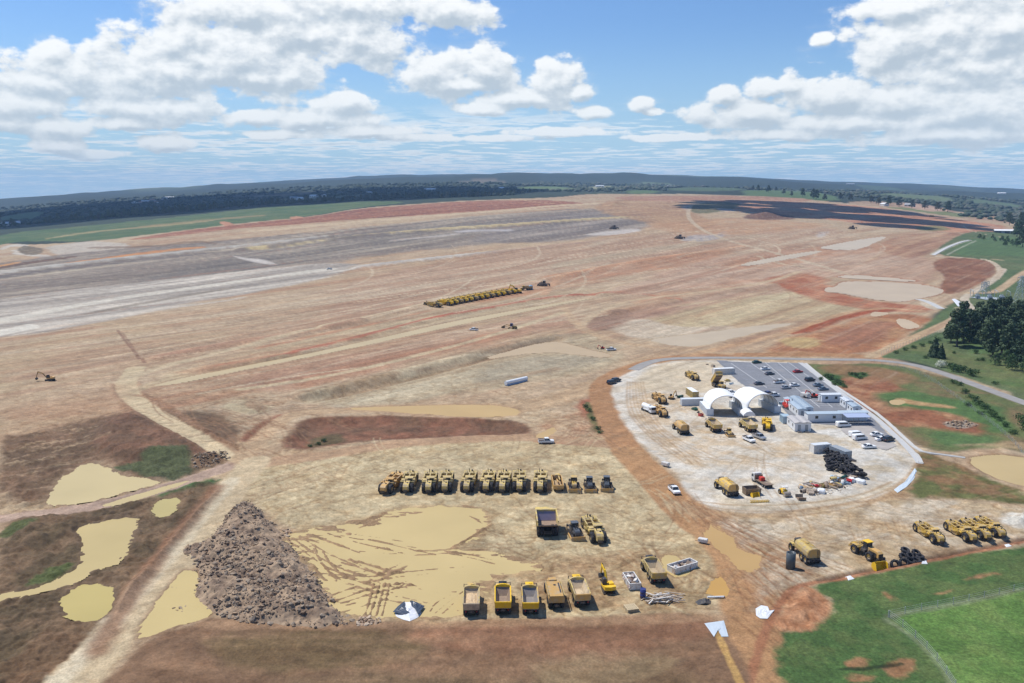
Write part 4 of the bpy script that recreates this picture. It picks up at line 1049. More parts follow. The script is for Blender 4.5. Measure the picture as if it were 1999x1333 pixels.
TRACKM = mat("track_steel", (.06, .055, .055), .6, metal=.3, noise=.3, dirt=(.2, .15, .1), dirt_amt=.5, dscale=2)
GLASS = mat("dark_window_glass", (.02, .026, .034), .12, noise=.05, spec=.6)
STEELTAN = mat("dusty_tray_steel", (.50, .39, .25), .65, noise=.15, dirt=(.30, .23, .16), dirt_amt=.5, dscale=.7)
STEELBR = mat("brown_tray_steel", (.24, .17, .12), .6, noise=.18, dirt=(.36, .28, .18), dirt_amt=.4, dscale=.6)
STEELGR = mat("grey_worn_tray_steel", (.27, .24, .22), .5, metal=.15, noise=.15, dirt=(.40, .33, .25), dirt_amt=.35, dscale=.6)
STEELPU = mat("scoured_violet_grey_tray_steel", (.25, .21, .27), .4, metal=.3, noise=.12, dirt=(.30, .24, .18), dirt_amt=.3, dscale=.5)
SOILM = mat("loose_soil_load", (.44, .32, .19), .9, noise=.35, nscale=5, bump=.6)
WHITE = mat("white_paint", (.78, .79, .78), .4, noise=.04)
WHITED = mat("dusty_white_paint", (.66, .64, .60), .5, noise=.08, dirt=(.46, .38, .28), dirt_amt=.3, dscale=1.5)
SILV = mat("silver_car_paint", (.42, .44, .46), .3, metal=.5, noise=.04)
BLACKC = mat("black_car_paint", (.02, .022, .026), .25, noise=.05, spec=.6)
GREYC = mat("charcoal_car_paint", (.09, .1, .115), .3, noise=.05)
GREENC = mat("dark_green_car_paint", (.02, .085, .06), .3, noise=.05)
REDC = mat("red_car_paint", (.42, .02, .02), .3, noise=.05)
REDM = mat("red_machine_paint", (.62, .045, .025), .45, noise=.08)
BLUEC = mat("dark_blue_car_paint", (.03, .04, .16), .3, noise=.05)
BLUEG = mat("blue_grey_car_paint", (.16, .22, .28), .3, metal=.3, noise=.05)
LAMP = mat("headlamp_glass", (.7, .7, .66), .15)
LAMPR = mat("tail_lamp_red", (.4, .02, .02), .3)
REG = {}
_ob = MB.build
def _build(self, name, mats, parent=None, loc=None, fix=True):
    o = _ob(self, name, mats, parent, loc, fix)
    if parent is not None: REG.setdefault(parent.name, []).append(o)
    return o
MB.build = _build
def copy_tree(o, parent=None):
    c = o.copy(); COL.objects.link(c)
    if parent is not None:
        c.parent = parent; REG.setdefault(parent.name, []).append(c)
    for ch in REG.get(o.name, []): copy_tree(ch, c)
    return c
def swap(o, a, b):
    """same thing painted differently: object-level material slots"""
    for ch in [o] + REG.get(o.name, []):
        if ch.type == 'MESH':
            for s in ch.material_slots:
                if s.material == a: s.link = 'OBJECT'; s.material = b
        if ch is not o: swap(ch, a, b)
def put(o, p, head=0.0, label=None, group=None, sink=.03):
    o.location = (p[0], p[1], gh(p[0], p[1]) - sink)
    o.rotation_euler = (0, 0, head)
    if label: o["label"] = label
    if group: o["group"] = group
    return o
def heading(a, b):
    """turn about z that points local +Y from ground pixel a to ground pixel b"""
    pa, pb = g(*a), g(*b)
    return math.atan2(-(pb[0] - pa[0]), pb[1] - pa[1])
WHEELS = {}
def wheel(parent, x, y, r, w, rimmat=None, n=18, rough=True):
    rimmat = rimmat or RIM
    s = 1 if x > 0 else -1
    key = (r, w, rimmat.name, s)
    if key not in WHEELS:
        t = MB()
        t.lathe((0, 0, 0), (s, 0, 0), [(-w / 2, r * .55), (-w / 2, r * .86), (-w * .36, r * .97), (-w * .12, r), (w * .12, r), (w * .36, r * .97), (w / 2, r * .86), (w / 2 * .96, r * .58), (w * .3, r * .52)], n)
        if rough:
            for i in range(n):
                a = 2 * math.pi * i / n
                t.bar((w * .45 * (1 if i % 2 else -1) * s, math.cos(a) * r * .985, math.sin(a) * r * .985), (0, math.cos(a + .12) * r * 1.0, math.sin(a + .12) * r * 1.0), r * .1, r * .05)
        o = t.build("wheel", RUBBER, parent)
        k = MB()
        k.lathe((0, 0, 0), (s, 0, 0), [(-w * .3, 0.0), (-w * .3, r * .5), (w * .32, r * .56), (w * .36, r * .5), (w * .1, r * .34), (w * .12, r * .16), (w * .3, r * .14), (w * .3, 0.0)], n)
        k.build("rim", rimmat, o)
        WHEELS[key] = o
    else:
        o = copy_tree(WHEELS[key], parent)
    o.location = (x, y, r); return o

# ------------------------------------------------------------------ wheel tractor scraper, front towards +Y
def make_scraper(paint=YEL, rim=RIM):
    t = empty("scraper")
    t["category"] = "scraper"
    b = MB()
    b.prism([(3.0, 1.25), (6.5, 1.15), (6.85, 1.5), (6.75, 2.35), (6.2, 2.78), (3.0, 2.95)], -.76, .76)
    b.box((0, 6.9, 1.75), (1.0, .08, .8))
    b.box((0, 4.6, 1.3), (1.5, 2.6, .5))
    h = b.build("hood", paint, t)
    gr = MB(); gr.box((0, 6.86, 1.2), (1.15, .2, .7)); gr.build("bumper", DARK, t); gr = MB(); gr.box((0, 4.4, .95), (1.9, .5, .5)); gr.build("front_axle", DARK, t)
    p = MB()
    p.box((0, 2.2, 2.2), (3.7, 1.5, .24), ch=.06); p.box((0, 3.0, 2.66), (3.75, .9, .16), ch=.05); p.box((0, 3.2, 2.35), (3.5, .18, .6))
    p.box((1.15, 2.3, 2.6), (1.1, 1.2, .7), ch=.1)
    p.build("platform", paint, t)
    c = MB(); c.box((-.7, 2.2, 2.7), (1.25, 1.3, .9), ch=.08)
    for sx in (-1.25, -.15):
        for sy in (1.62, 2.78): c.bar((sx, sy, 3.1), (sx, sy, 3.5), .09)
    cab = c.build("cab", paint, t)
    wn = MB(); wn.box((-.7, 2.86, 3.12), (1.0, .05, .6)); wn.box((-.7, 1.54, 3.12), (1.0, .05, .6)); wn.box((-1.31, 2.2, 3.12), (.05, 1.0, .6)); wn.box((-.09, 2.2, 3.12), (.05, 1.0, .6))
    wn.build("window", GLASS, cab)
    rf = MB(); rf.box((-.4, 2.2, 3.52), (2.3, 1.7, .12), ch=.05); rf.build("roof", paint, cab)
    n = MB()
    n.bar((0, 2.6, 1.7), (0, 1.7, 2.6), .9, .7); n.bar((0, 1.8, 2.55), (0, .95, 2.35), .9, .6)
    n.cyl((-1.9, .95, 2.3), (1.9, .95, 2.3), .46, n=12)
    for s in (-1, 1):
        n.bar((s * 1.8, .95, 2.2), (s * 1.8, -.4, 1.65), .26, .5); n.bar((s * 1.8, -.35, 1.68), (s * 1.78, -2.6, 1.15), .22, .42)
    n.build("draft_frame", paint, t)
    bw = MB()
    for s in (-1, 1):
        bw.prism([(.55, .7), (.75, 1.2), (.5, 2.55), (-.2, 2.75), (-3.6, 2.75), (-4.0, 2.2), (-4.0, .55), (-.2, .35)], s * 1.45, s * 1.6)
        for q in range(5): bw.box((s * 1.64, -.5 - q * .75, 1.6), (.09, .12, 2.0))
        bw.box((s * 1.6, -1.8, 2.78), (.28, 3.9, .14))
    bw.box((0, -1.8, .5), (2.95, 4.2, .2))
    bw.bar((0, .3, 2.75), (0, -3.4, 2.85), .3)
    bw.bar((-1.5, -.6, 2.85), (1.5, -.6, 2.85), .22); bw.bar((-1.5, -2.7, 2.85), (1.5, -2.7, 2.85), .2)
    bw.build("bowl", paint, t)
    dl = MB(); dl.box((0, -1.7, .75), (2.85, 3.6, .3)); dl.build("soil_load", SOILM, t)
    ap = MB()
    pts = [(1.0 * math.cos(a) + .05, 1.5 + 1.0 * math.sin(a)) for a in np.linspace(-1.0, .95, 7)]
    pts2 = [(y - .14, z) for y, z in reversed(pts)]
    ap.prism(pts + pts2, -1.43, 1.43); ap.build("apron", paint, t)
    ej = MB(); ej.box((0, -3.55, 1.6), (2.8, .16, 1.9), rot=(-.12, 0, 0)); ej.bar((0, -3.6, 1.7), (0, -5.4, 1.5), .5); ej.build("ejector", paint, t)
    re = MB()
    re.prism([(-4.0, 1.0), (-4.0, 2.1), (-4.6, 2.5), (-6.3, 2.65), (-6.7, 2.3), (-6.7, 1.15), (-6.2, .9)], -.75, .75)
    re.box((0, -4.0, 1.5), (3.1, .3, 1.3))
    for s in (-1, 1):
        re.prism([(-3.75, 2.2), (-4.1, 2.65), (-5.0, 2.86), (-6.0, 2.6), (-6.0, 2.5), (-5.0, 2.75), (-4.2, 2.55), (-3.85, 2.15)], s * 1.0, s * 1.85)
    eng = re.build("rear_engine", paint, t)
    MB().cyl((.4, -5.0, 2.6), (.4, -5.0, 3.5), .1, n=8).build("exhaust_pipe", DARK, eng); MB().cyl((-.35, -5.6, 2.6), (-.35, -5.6, 3.0), .22, n=10).build("air_filter", DARK, eng); MB().box((0, -6.72, 1.75), (1.2, .06, .9)).build("grille", DARK, eng)
    MB().cyl((.35, 4.2, 2.75), (.35, 4.2, 3.65), .1, n=8).build("exhaust_pipe", DARK, h); MB().cyl((-.3, 5.0, 2.6), (-.3, 5.0, 3.05), .2, n=10).build("air_filter", DARK, h)
    for y in (4.35, -4.95):
        for s in (-1, 1): wheel(t, s * 1.38, y, 1.28, .95, rim)
    return t
# ------------------------------------------------------------------ articulated dump truck, front towards +Y
def make_dumper(paint=YEL, inner=STEELTAN, gate=None, roof=None, load=False, canopy=True):
    t = empty("dump_truck"); t["category"] = "dump truck"
    gate = gate or paint
    ch = MB(); ch.box((0, -1.5, 1.15), (1.0, 6.6, .4)); ch.box((0, 3.2, 1.1), (1.1, 3.2, .5)); ch.cyl((-1.2, 3.35, .95), (1.2, 3.35, .95), .22, n=8)
    for y in (-1.6, -3.4): ch.cyl((-1.2, y, .95), (1.2, y, .95), .22, n=8)
    ch.build("chassis", DARK, t)
    hd = MB(); hd.prism([(3.1, 1.3), (4.75, 1.2), (4.95, 1.5), (4.8, 2.05), (3.4, 2.45), (3.1, 2.45)], -.85, .85)
    for s in (-1, 1): hd.prism([(2.4, 1.6), (2.6, 2.0), (3.4, 2.12), (4.3, 1.95), (4.3, 1.85), (3.4, 2.0), (2.7, 1.9)], s * .85, s * 1.5)
    hd.build("hood", paint, t)
    c = MB(); c.box((0, 2.55, 2.35), (1.55, 1.45, 1.9), taper=(.92, .9), ch=.1)
    cab = c.build("cab", paint, t)
    w = MB(); w.box((0, 3.27, 2.72), (1.2, .06, .85)); w.box((0, 1.83, 2.72), (1.2, .06, .8)); w.box((-.77, 2.55, 2.72), (.06, 1.05, .85)); w.box((.77, 2.55, 2.72), (.06, 1.05, .85)); w.build("window", GLASS, cab)
    r_ = MB(); r_.box((0, 2.55, 3.37), (1.6, 1.55, .14), ch=.05); r_.box((.2, 2.5, 3.5), (.7, .6, .16), ch=.04); r_.build("roof", roof or paint, cab)
    for s in (-1, 1): mr = MB(); mr.bar((s * .8, 3.2, 3.1), (s * 1.45, 3.4, 3.0), .06); mr.box((s * 1.5, 3.4, 2.8), (.12, .25, .55)); mr.build("mirror", DARK, cab)
    x = 1.5
    tr = MB()       # outside skin (slot 0) and inside (slot 1)
    for s in (-1, 1):
        tr.prism([(1.55, 1.75), (1.75, 3.05), (-4.6, 2.85), (-4.85, 1.75), (-3.6, 1.5), (.9, 1.5)], s * x, s * (x - .12))
        tr.bar((s * (x + .02), 1.7, 3.08), (s * (x + .02), -4.6, 2.9), .2, .16)
        for q in range(4): tr.box((s * (x + .05), .6 - q * 1.3, 2.3), (.1, .14, 1.2))
        tr.add([(s * (x - .125), 1.5, 3.0), (s * (x - .125), -4.6, 2.82), (s * .75, -4.6, 1.66), (s * .75, .9, 1.66)], [(0, 1, 2, 3)], 1)
    tr.box((0, -1.8, 1.56), (2 * x - .3, 5.8, .12), 1)
    tr.add([(-x + .12, 1.72, 3.0), (x - .12, 1.72, 3.0), (.78, .5, 1.64), (-.78, .5, 1.64)], [(0, 1, 2, 3)], 1)
    tr.box((0, 1.7, 2.4), (2 * x - .2, .1, 1.4))
    if canopy:
        arch = [(-x, 3.0)] + [(x * math.cos(a), 3.0 + .55 * math.sin(a)) for a in np.linspace(math.pi, 0, 9)] + [(x, 3.0)]
        tr.prism(arch, 1.62, 2.0, axis='y')
    tr.build("tray", [paint, inner], t)
    if gate != "none":
        tg = MB(); tg.box((0, -4.78, 2.25), (2 * x + .1, .14, 1.15), rot=(.1, 0, 0)); tg.box((0, -4.72, 2.84), (2 * x + .2, .22, .16)); tg.build("tailgate", gate, t)
    if load:
        ld = MB(); n = 9; vs = []; rn = random.Random(3)
        for j in range(n + 3):
            for i in range(n):
                xx = -1.3 + 2.6 * i / (n - 1); yy = 1.2 - 5.5 * j / (n + 2)
                vs.append((xx, yy, 2.05 + .5 * (1 - (xx / 1.4) ** 2) * (1 - ((yy + 1.4) / 3.4) ** 2) + rn.uniform(-.1, .1)))
        ld.add(vs, [(j * n + i, j * n + i + 1, (j + 1) * n + i + 1, (j + 1) * n + i) for j in range(n + 2) for i in range(n - 1)], 0)
        ld.build("soil_load", SOILM, t)
    for s in (-1, 1): MB().box((s * 1.0, -4.75, 1.25), (.25, .1, .16)).build("tail_lamp", LAMPR, t)
    for y in (3.35, -1.6, -3.4):
        for s in (-1, 1): wheel(t, s * 1.18, y, .92, .72)
    return t
# ------------------------------------------------------------------ rigid quarry truck
def make_haul_truck():
    t = empty("haul_truck"); t["category"] = "haul truck"
    ch = MB(); ch.box((0, 0, 1.5), (1.6, 8.0, .6)); ch.cyl((-2.2, -2.4, 1.3), (2.2, -2.4, 1.3), .4, n=10); ch.cyl((-2.2, 2.6, 1.3), (2.2, 2.6, 1.3), .3, n=10); ch.box((0, -3.6, 1.4), (1.8, .8, .8)); ch.build("chassis", DARK, t)
    f = MB(); f.box((0, 3.6, 2.0), (3.2, 1.5, 1.3), ch=.1); f.box((0, 3.2, 2.72), (4.8, 2.2, .14)); f.box((0, 4.4, 1.3), (4.2, .3, .5)); f.build("front_body", YELO, t)
    c = MB(); c.box((-1.3, 3.0, 3.5), (1.6, 1.5, 1.5), taper=(.92, .9), ch=.08); cab = c.build("cab", YELO, t)
    w = MB(); w.box((-1.3, 3.76, 3.6), (1.3, .06, .8)); w.box((-.49, 3.0, 3.6), (.06, 1.1, .8)); w.box((-2.11, 3.0, 3.6), (.06, 1.1, .8)); w.build("window", GLASS, cab)
    x = 2.45
    b = MB()
    for s in (-1, 1):
        b.prism([(4.1, 4.3), (4.1, 4.55), (2.2, 4.6), (-3.9, 4.0), (-4.5, 3.3), (-2.0, 2.1), (1.6, 2.4), (2.3, 4.2)], s * x, s * (x - .15))
        b.bar((s * x, 2.3, 4.62), (s * x, -3.9, 4.05), .3, .26)
        for q in range(5): b.box((s * (x + .08), 1.6 - q * 1.1, 3.2), (.14, .2, 1.6))
    b.box((0, 3.1, 4.45), (2 * x, 2.1, .2))
    b.prism([(4.1, 4.5), (4.1, 4.75), (2.1, 4.78), (2.1, 4.5)], -x - .1, x + .1)
    # scoured inside: sloping headboard, floor, ducktail
    b.prism([(2.15, 4.45), (2.3, 4.3), (1.2, 2.35), (1.0, 2.45)], -x + .15, x - .15, 1)
    b.prism([(1.3, 2.4), (1.2, 2.2), (-2.1, 2.0), (-2.1, 2.2)], -x + .15, x - .15, 2)
    b.prism([(-2.0, 2.2), (-2.0, 2.0), (-4.55, 3.2), (-4.5, 3.4)], -x + .15, x - .15, 2)
    b.add([(-x + .16, 1.4, 4.4), (-x + .16, 1.2, 2.5), (-1.5, 1.3, 2.45)], [(0, 1, 2)], 1)
    b.build("tray", [YELO, STEELPU, STEELBR], t)
    for s in (-1, 1): MB().box((s * 2.35, -3.9, 2.1), (.5, .08, 1.2)).build("mudflap", DARK, t)
    for y, xs in ((2.6, (-1.9, 1.9)), (-2.4, (-2.1, -1.25, 1.25, 2.1))):
        for xx in xs: wheel(t, xx, y, 1.32, .78)
    return t
# ------------------------------------------------------------------ water cart
def make_water_truck(paint=YELO, grey=False):
    t = empty("water_truck"); t["category"] = "water truck"
    ch = MB(); ch.box((0, -.8, 1.25), (1.2, 9.0, .45)); ch.cyl((-1.4, 3.6, 1.05), (1.4, 3.6, 1.05), .25, n=8)
    for y in (-1.9, -3.9): ch.cyl((-1.4, y, 1.05), (1.4, y, 1.05), .25, n=8)
    ch.build("chassis", DARK, t)
    hd = MB(); hd.prism([(3.3, 1.4), (5.1, 1.3), (5.3, 1.6), (5.1, 2.3), (3.6, 2.7), (3.3, 2.7)], -.95, .95)
    for s in (-1, 1): hd.prism([(2.5, 1.8), (2.8, 2.3), (3.6, 2.42), (4.6, 2.2), (4.6, 2.1), (3.6, 2.3), (2.9, 2.2)], s * .95, s * 1.65)
    hd.build("hood", paint, t)
    c = MB(); c.box((0, 2.75, 2.6), (1.7, 1.5, 2.0), taper=(.92, .9), ch=.1); cab = c.build("cab", DARK, t)
    w = MB(); w.box((0, 3.5, 3.0), (1.35, .06, .9)); w.box((-.85, 2.75, 3.0), (.06, 1.1, .9)); w.box((.85, 2.75, 3.0), (.06, 1.1, .9)); w.build("window", GLASS, cab)
    prof = [(-1.55, 1.9), (-1.68, 2.4), (-1.62, 3.2), (-1.3, 3.75), (-.6, 3.98), (.6, 3.98), (1.3, 3.75), (1.62, 3.2), (1.68, 2.4), (1.55, 1.9), (1.0, 1.6), (-1.0, 1.6)]
    tk = MB(); tk.prism(prof, 1.6, -4.9, axis='y'); tank = tk.build("tank", paint, t)
    en = MB()
    en.prism([(a * .97, 2.75 + (z - 2.75) * .96) for a, z in prof], -4.9, -5.05, axis='y')
    en.build("tank_end", ORG if not grey else STEELTAN, tank)
    hh = MB(); hh.cyl((.1, -1.2, 3.95), (.1, -1.2, 4.2), .42, n=12); hh.box((.2, -.2, 4.03), (.7, 1.4, .12)); hh.bar((-.5, 1.3, 4.02), (-.5, -4.6, 4.02), .07, .1); hh.bar((.8, 1.3, 4.02), (.8, -4.6, 4.02), .07, .1)
    for q in range(5): hh.box((.15, -2.0 - .5 * q, 4.0), (1.2, .08, .06))
    hh.build("hatch", YEL, tank)
    ld = MB()
    for s in (-.22, .22): ld.bar((1.0 + s, -5.1, 1.4), (1.0 + s, -5.1, 3.9), .06)
    for q in range(7): ld.bar((.78, -5.1, 1.5 + q * .36), (1.22, -5.1, 1.5 + q * .36), .05)
    ld.build("ladder", DARK, tank)
    sb = MB(); sb.cyl((-1.7, -5.2, 1.2), (1.7, -5.2, 1.2), .12, n=8)
    for q in range(4): sb.cyl((-1.35 + q * .9, -5.2, 1.2), (-1.35 + q * .9, -5.5, 1.05), .16, n=8)
    sb.box((0, -5.1, 1.5), (2.6, .4, .5)); sb.build("spray_bar", DARK, t)
    for y in (3.6, -1.9, -3.9):
        for s in (-1, 1): wheel(t, s * 1.35, y, 1.05, .8)
    return t
# ------------------------------------------------------------------ crawler dozer, blade towards +Y
def make_dozer(paint=DARK, bladem=ORG, hoodm=None):
    t = empty("bulldozer"); t["category"] = "bulldozer"
    hoodm = hoodm or paint
    for s in (-1, 1):
        k = MB()
        prof = [(-2.6, .55), (-2.3, 1.05), (-1.5, 1.45), (-.9, 1.5), (1.8, 1.1), (2.3, .75), (2.3, .35), (2.0, .05), (-2.0, .05), (-2.5, .25)]
        k.prism(prof, s * .95, s * 1.5)
        for q in range(15): k.box((s * 1.225, -2.2 + q * .3, .03), (.6, .1, .06))
        for q in range(9): k.box((s * 1.225, -.8 + q * .3, 1.5 - q * .04), (.6, .1, .1))
        k.build("track", TRACKM, t)
    hl = MB(); hl.box((0, -.3, 1.1), (1.7, 4.4, .8), ch=.08); hl.build("hull", paint, t)
    hd = MB(); hd.prism([(.1, 1.4), (2.35, 1.2), (2.45, 1.9), (2.2, 2.15), (.1, 2.3)], -.6, .6); hd.box((0, 2.46, 1.5), (1.0, .06, .7)); hood = hd.build("hood", hoodm, t)
    MB().cyl((.3, 1.2, 2.2), (.3, 1.2, 3.1), .09, n=8).build("exhaust_pipe", DARK, hood); MB().cyl((-.25, .8, 2.2), (-.25, .8, 2.75), .14, n=8).build("air_filter", DARK, hood)
    c = MB(); c.box((0, -.75, 2.35), (1.7, 1.6, 1.7), taper=(.86, .84), ch=.08); cab = c.build("cab", paint, t)
    w = MB(); w.box((0, .06, 2.55), (1.2, .08, .9)); w.box((0, -1.56, 2.55), (1.2, .08, .9)); w.box((-.82, -.75, 2.5), (.08, 1.1, .9)); w.box((.82, -.75, 2.5), (.08, 1.1, .9)); w.build("window", GLASS, cab)
    rf = MB(); rf.box((0, -.75, 3.25), (1.75, 1.7, .12), ch=.05); rf.build("roof", hoodm if hoodm is not paint else GREYC, cab)
    bl = MB()
    pts = [(3.2 + .35 * (z - .55) ** 2, .1 + z) for z in np.linspace(0, 1.0, 6)]
    bl.prism(pts + [(y - .14, z) for y, z in reversed(pts)], -1.7, 1.7)
    bl.box((0, 3.35, .1), (3.4, .25, .08))
    blade = bl.build("blade", bladem, t)
    for s in (-1, 1):
        MB().bar((s * 1.63, -.2, .75), (s * 1.63, 3.1, .55), .2, .35).build("push_arm", bladem, t); MB().bar((s * .5, 2.0, 1.9), (s * .75, 3.1, .95), .12).build("hydraulic_ram", DARK, t)
    rp = MB(); rp.bar((-.6, -2.4, 1.2), (-.6, -3.9, 1.3), .22); rp.bar((.6, -2.4, 1.2), (.6, -3.9, 1.3), .22); rp.bar((-1.2, -3.9, 1.25), (1.2, -3.9, 1.25), .34); rp.bar((-.3, -2.3, 1.7), (-.3, -3.8, 1.6), .14); rp.bar((.3, -2.3, 1.7), (.3, -3.8, 1.6), .14)
    for xx in (-1.0, 0, 1.0): rp.bar((xx, -3.95, 1.6), (xx * 1.02, -4.2, .25), .16, .3)
    rp.build("ripper", DARK, t)
    return t
# ------------------------------------------------------------------ excavator, boom towards +Y
def make_excavator(paint=YELN, turn=0.0, reach=1.0, s=1.0):
    t = empty("excavator"); t["category"] = "excavator"
    for q in (-1, 1):
        k = MB(); k.prism([(-1.75, .35), (-1.5, .72), (1.5, .72), (1.75, .35), (1.5, .03), (-1.5, .03)], q * .75, q * 1.2)
        for j in range(11): k.box((q * .975, -1.5 + j * .3, .74), (.5, .1, .05)); k.box((q * .975, -1.5 + j * .3, .02), (.5, .1, .04))
        k.build("track", TRACKM, t)
    u = MB(); u.box((0, 0, .62), (1.6, 1.4, .4)); u.cyl((0, 0, .75), (0, 0, 1.0), .6, n=14); u.build("undercarriage", DARK, t)
    h = MB(); h.prism([(-1.2, -1.0), (1.2, -1.0), (1.2, .9), (.75, 1.05), (-1.2, 1.05)], 1.0, 1.5, axis='z'); h.prism([(-1.15, -1.75), (0, -2.0), (1.15, -1.75), (1.2, -.9), (-1.2, -.9)], 1.0, 1.75, axis='z'); h.box((.6, .1, 1.7), (1.0, 1.4, .4), ch=.08)
    house = h.build("engine_house", paint, t)
    c = MB(); c.box((-.7, .45, 2.0), (.9, 1.3, 1.5), taper=(.9, .85), ch=.07); cab = c.build("cab", DARK, t)
    w = MB(); w.box((-.7, 1.08, 2.15), (.7, .06, .9), rot=(.12, 0, 0)); w.box((-1.14, .45, 2.15), (.06, .9, .9)); w.build("window", GLASS, cab)
    b = MB(); b.prism([(.7, 1.3), (1.0, 1.3), (2.5, 3.5), (4.6, 4.0), (4.65, 3.75), (2.75, 3.05), (1.25, 1.2)], -.2, .2); b.build("boom", paint, t)
    st = MB(); st.prism([(4.4, 4.25), (4.75, 4.1), (5.5, 1.6), (5.3, 1.5), (4.5, 3.5)], -.15, .15); st.build("stick", paint, t)
    cy = MB(); cy.cyl((-.26, 1.3, 1.4), (-.26, 2.5, 3.1), .07, n=8); cy.cyl((.26, 1.3, 1.4), (.26, 2.5, 3.1), .07, n=8); cy.cyl((0, 2.9, 3.75), (0, 4.4, 4.2), .07, n=8); cy.build("hydraulic_ram", DARK, t)
    bk = MB(); bk.prism([(5.15, 1.6), (5.65, 1.55), (5.8, 1.0), (5.4, .55), (4.9, .75), (4.75, 1.15)], -.5, .5); bk.build("bucket", DARK, t)
    for ch_ in REG[t.name]:
        if ch_.name.split('.')[0] in ("engine_house", "cab", "boom", "stick", "hydraulic_ram", "bucket"): ch_.rotation_euler = (0, 0, turn)
    t.scale = (s, s, s)
    return t
# ------------------------------------------------------------------ wheel loader / articulated tractor
def make_loader(paint=YEL, hoodm=ORG):
    t = empty("wheel_loader"); t["category"] = "wheel loader"
    f = MB(); f.box((0, 2.2, 1.5), (1.3, 2.4, 1.1), ch=.1)
    for s in (-1, 1): f.prism([(.9, 1.9), (1.3, 2.3), (3.0, 2.3), (3.3, 1.9), (3.0, 2.2), (1.3, 2.2)], s * .75, s * 1.6)
    f.build("front_frame", paint, t)
    a = MB()
    for s in (-1, 1): a.prism([(1.4, 2.5), (1.7, 2.75), (3.6, 2.2), (4.6, .9), (4.3, .8), (3.4, 1.9)], s * .55, s * .8)
    a.cyl((-.8, 4.45, .9), (.8, 4.45, .9), .12, n=8); a.bar((0, 1.6, 2.6), (0, 4.0, 1.9), .25); a.build("lift_arm", paint, t)
    j = MB(); j.box((0, .6, 1.4), (1.1, 1.2, 1.0)); j.box((0, -.3, 1.7), (2.6, 1.2, .5)); j.build("hinge", DARK, t)
    c = MB(); c.box((0, -.4, 2.75), (1.5, 1.5, 1.7), taper=(.9, .88), ch=.08); cab = c.build("cab", DARK, t)
    w = MB(); w.box((0, .33, 2.9), (1.2, .06, 1.0)); w.box((-.75, -.4, 2.9), (.06, 1.1, 1.0)); w.box((.75, -.4, 2.9), (.06, 1.1, 1.0)); w.build("window", GLASS, cab)
    r_ = MB(); r_.box((0, -.4, 3.65), (1.7, 1.8, .14), ch=.05); r_.build("roof", YELN, cab)
    h = MB(); h.prism([(-1.2, 1.3), (-1.2, 2.6), (-3.8, 2.45), (-4.3, 2.1), (-4.3, 1.2)], -.7, .7); hood = h.build("hood", hoodm, t)
    g_ = MB(); g_.box((0, -4.34, 1.7), (1.2, .08, .8)); g_.box((.76, -2.6, 1.7), (.06, 2.2, .8)); g_.box((-.76, -2.6, 1.7), (.06, 2.2, .8)); g_.box((0, -4.4, 1.0), (2.2, .4, .5)); g_.build("grille", DARK, hood)
    for y in (2.1, -2.4):
        for s in (-1, 1): wheel(t, s * 1.25, y, 1.05, .8)
    return t
# ------------------------------------------------------------------ motor grader
def make_grader(paint=ORG):
    t = empty("grader"); t["category"] = "grader"
    f = MB(); f.bar((0, 4.2, 1.4), (0, 1.8, 2.2), .35, .4); f.bar((0, 1.9, 2.2), (0, -.6, 1.9), .35, .4); f.box((0, 4.2, 1.2), (1.7, .3, .35)); f.build("front_frame", paint, t)
    m = MB(); pts = [(.3 + .2 * (z - .35) ** 2, z + .12) for z in np.linspace(0, .7, 5)]; m.prism(pts + [(y - .08, z) for y, z in reversed(pts)], -1.9, 1.9); m.cyl((0, .9, 1.2), (0, .9, 1.32), .75, n=14); m.bar((0, 4.0, 1.0), (0, .9, 1.2), .2); o = m.build("moldboard", paint, t); 
    c = MB(); c.box((0, -1.2, 2.3), (1.4, 1.4, 1.8), taper=(.95, .95), ch=.07); cab = c.build("cab", BLUEC, t)
    w = MB(); w.box((0, -.48, 2.6), (1.1, .06, .9)); w.box((.72, -1.2, 2.6), (.06, 1.0, .9)); w.box((-.72, -1.2, 2.6), (.06, 1.0, .9)); w.build("window", GLASS, cab)
    h = MB(); h.prism([(-1.9, 1.1), (-1.9, 2.1), (-4.0, 2.0), (-4.3, 1.7), (-4.3, 1.0)], -.6, .6); h.build("hood", YEL, t)
    for y in (4.2, -2.3, -3.7):
        for s in (-1, 1): wheel(t, s * 1.0, y, .68, .45)
    return t
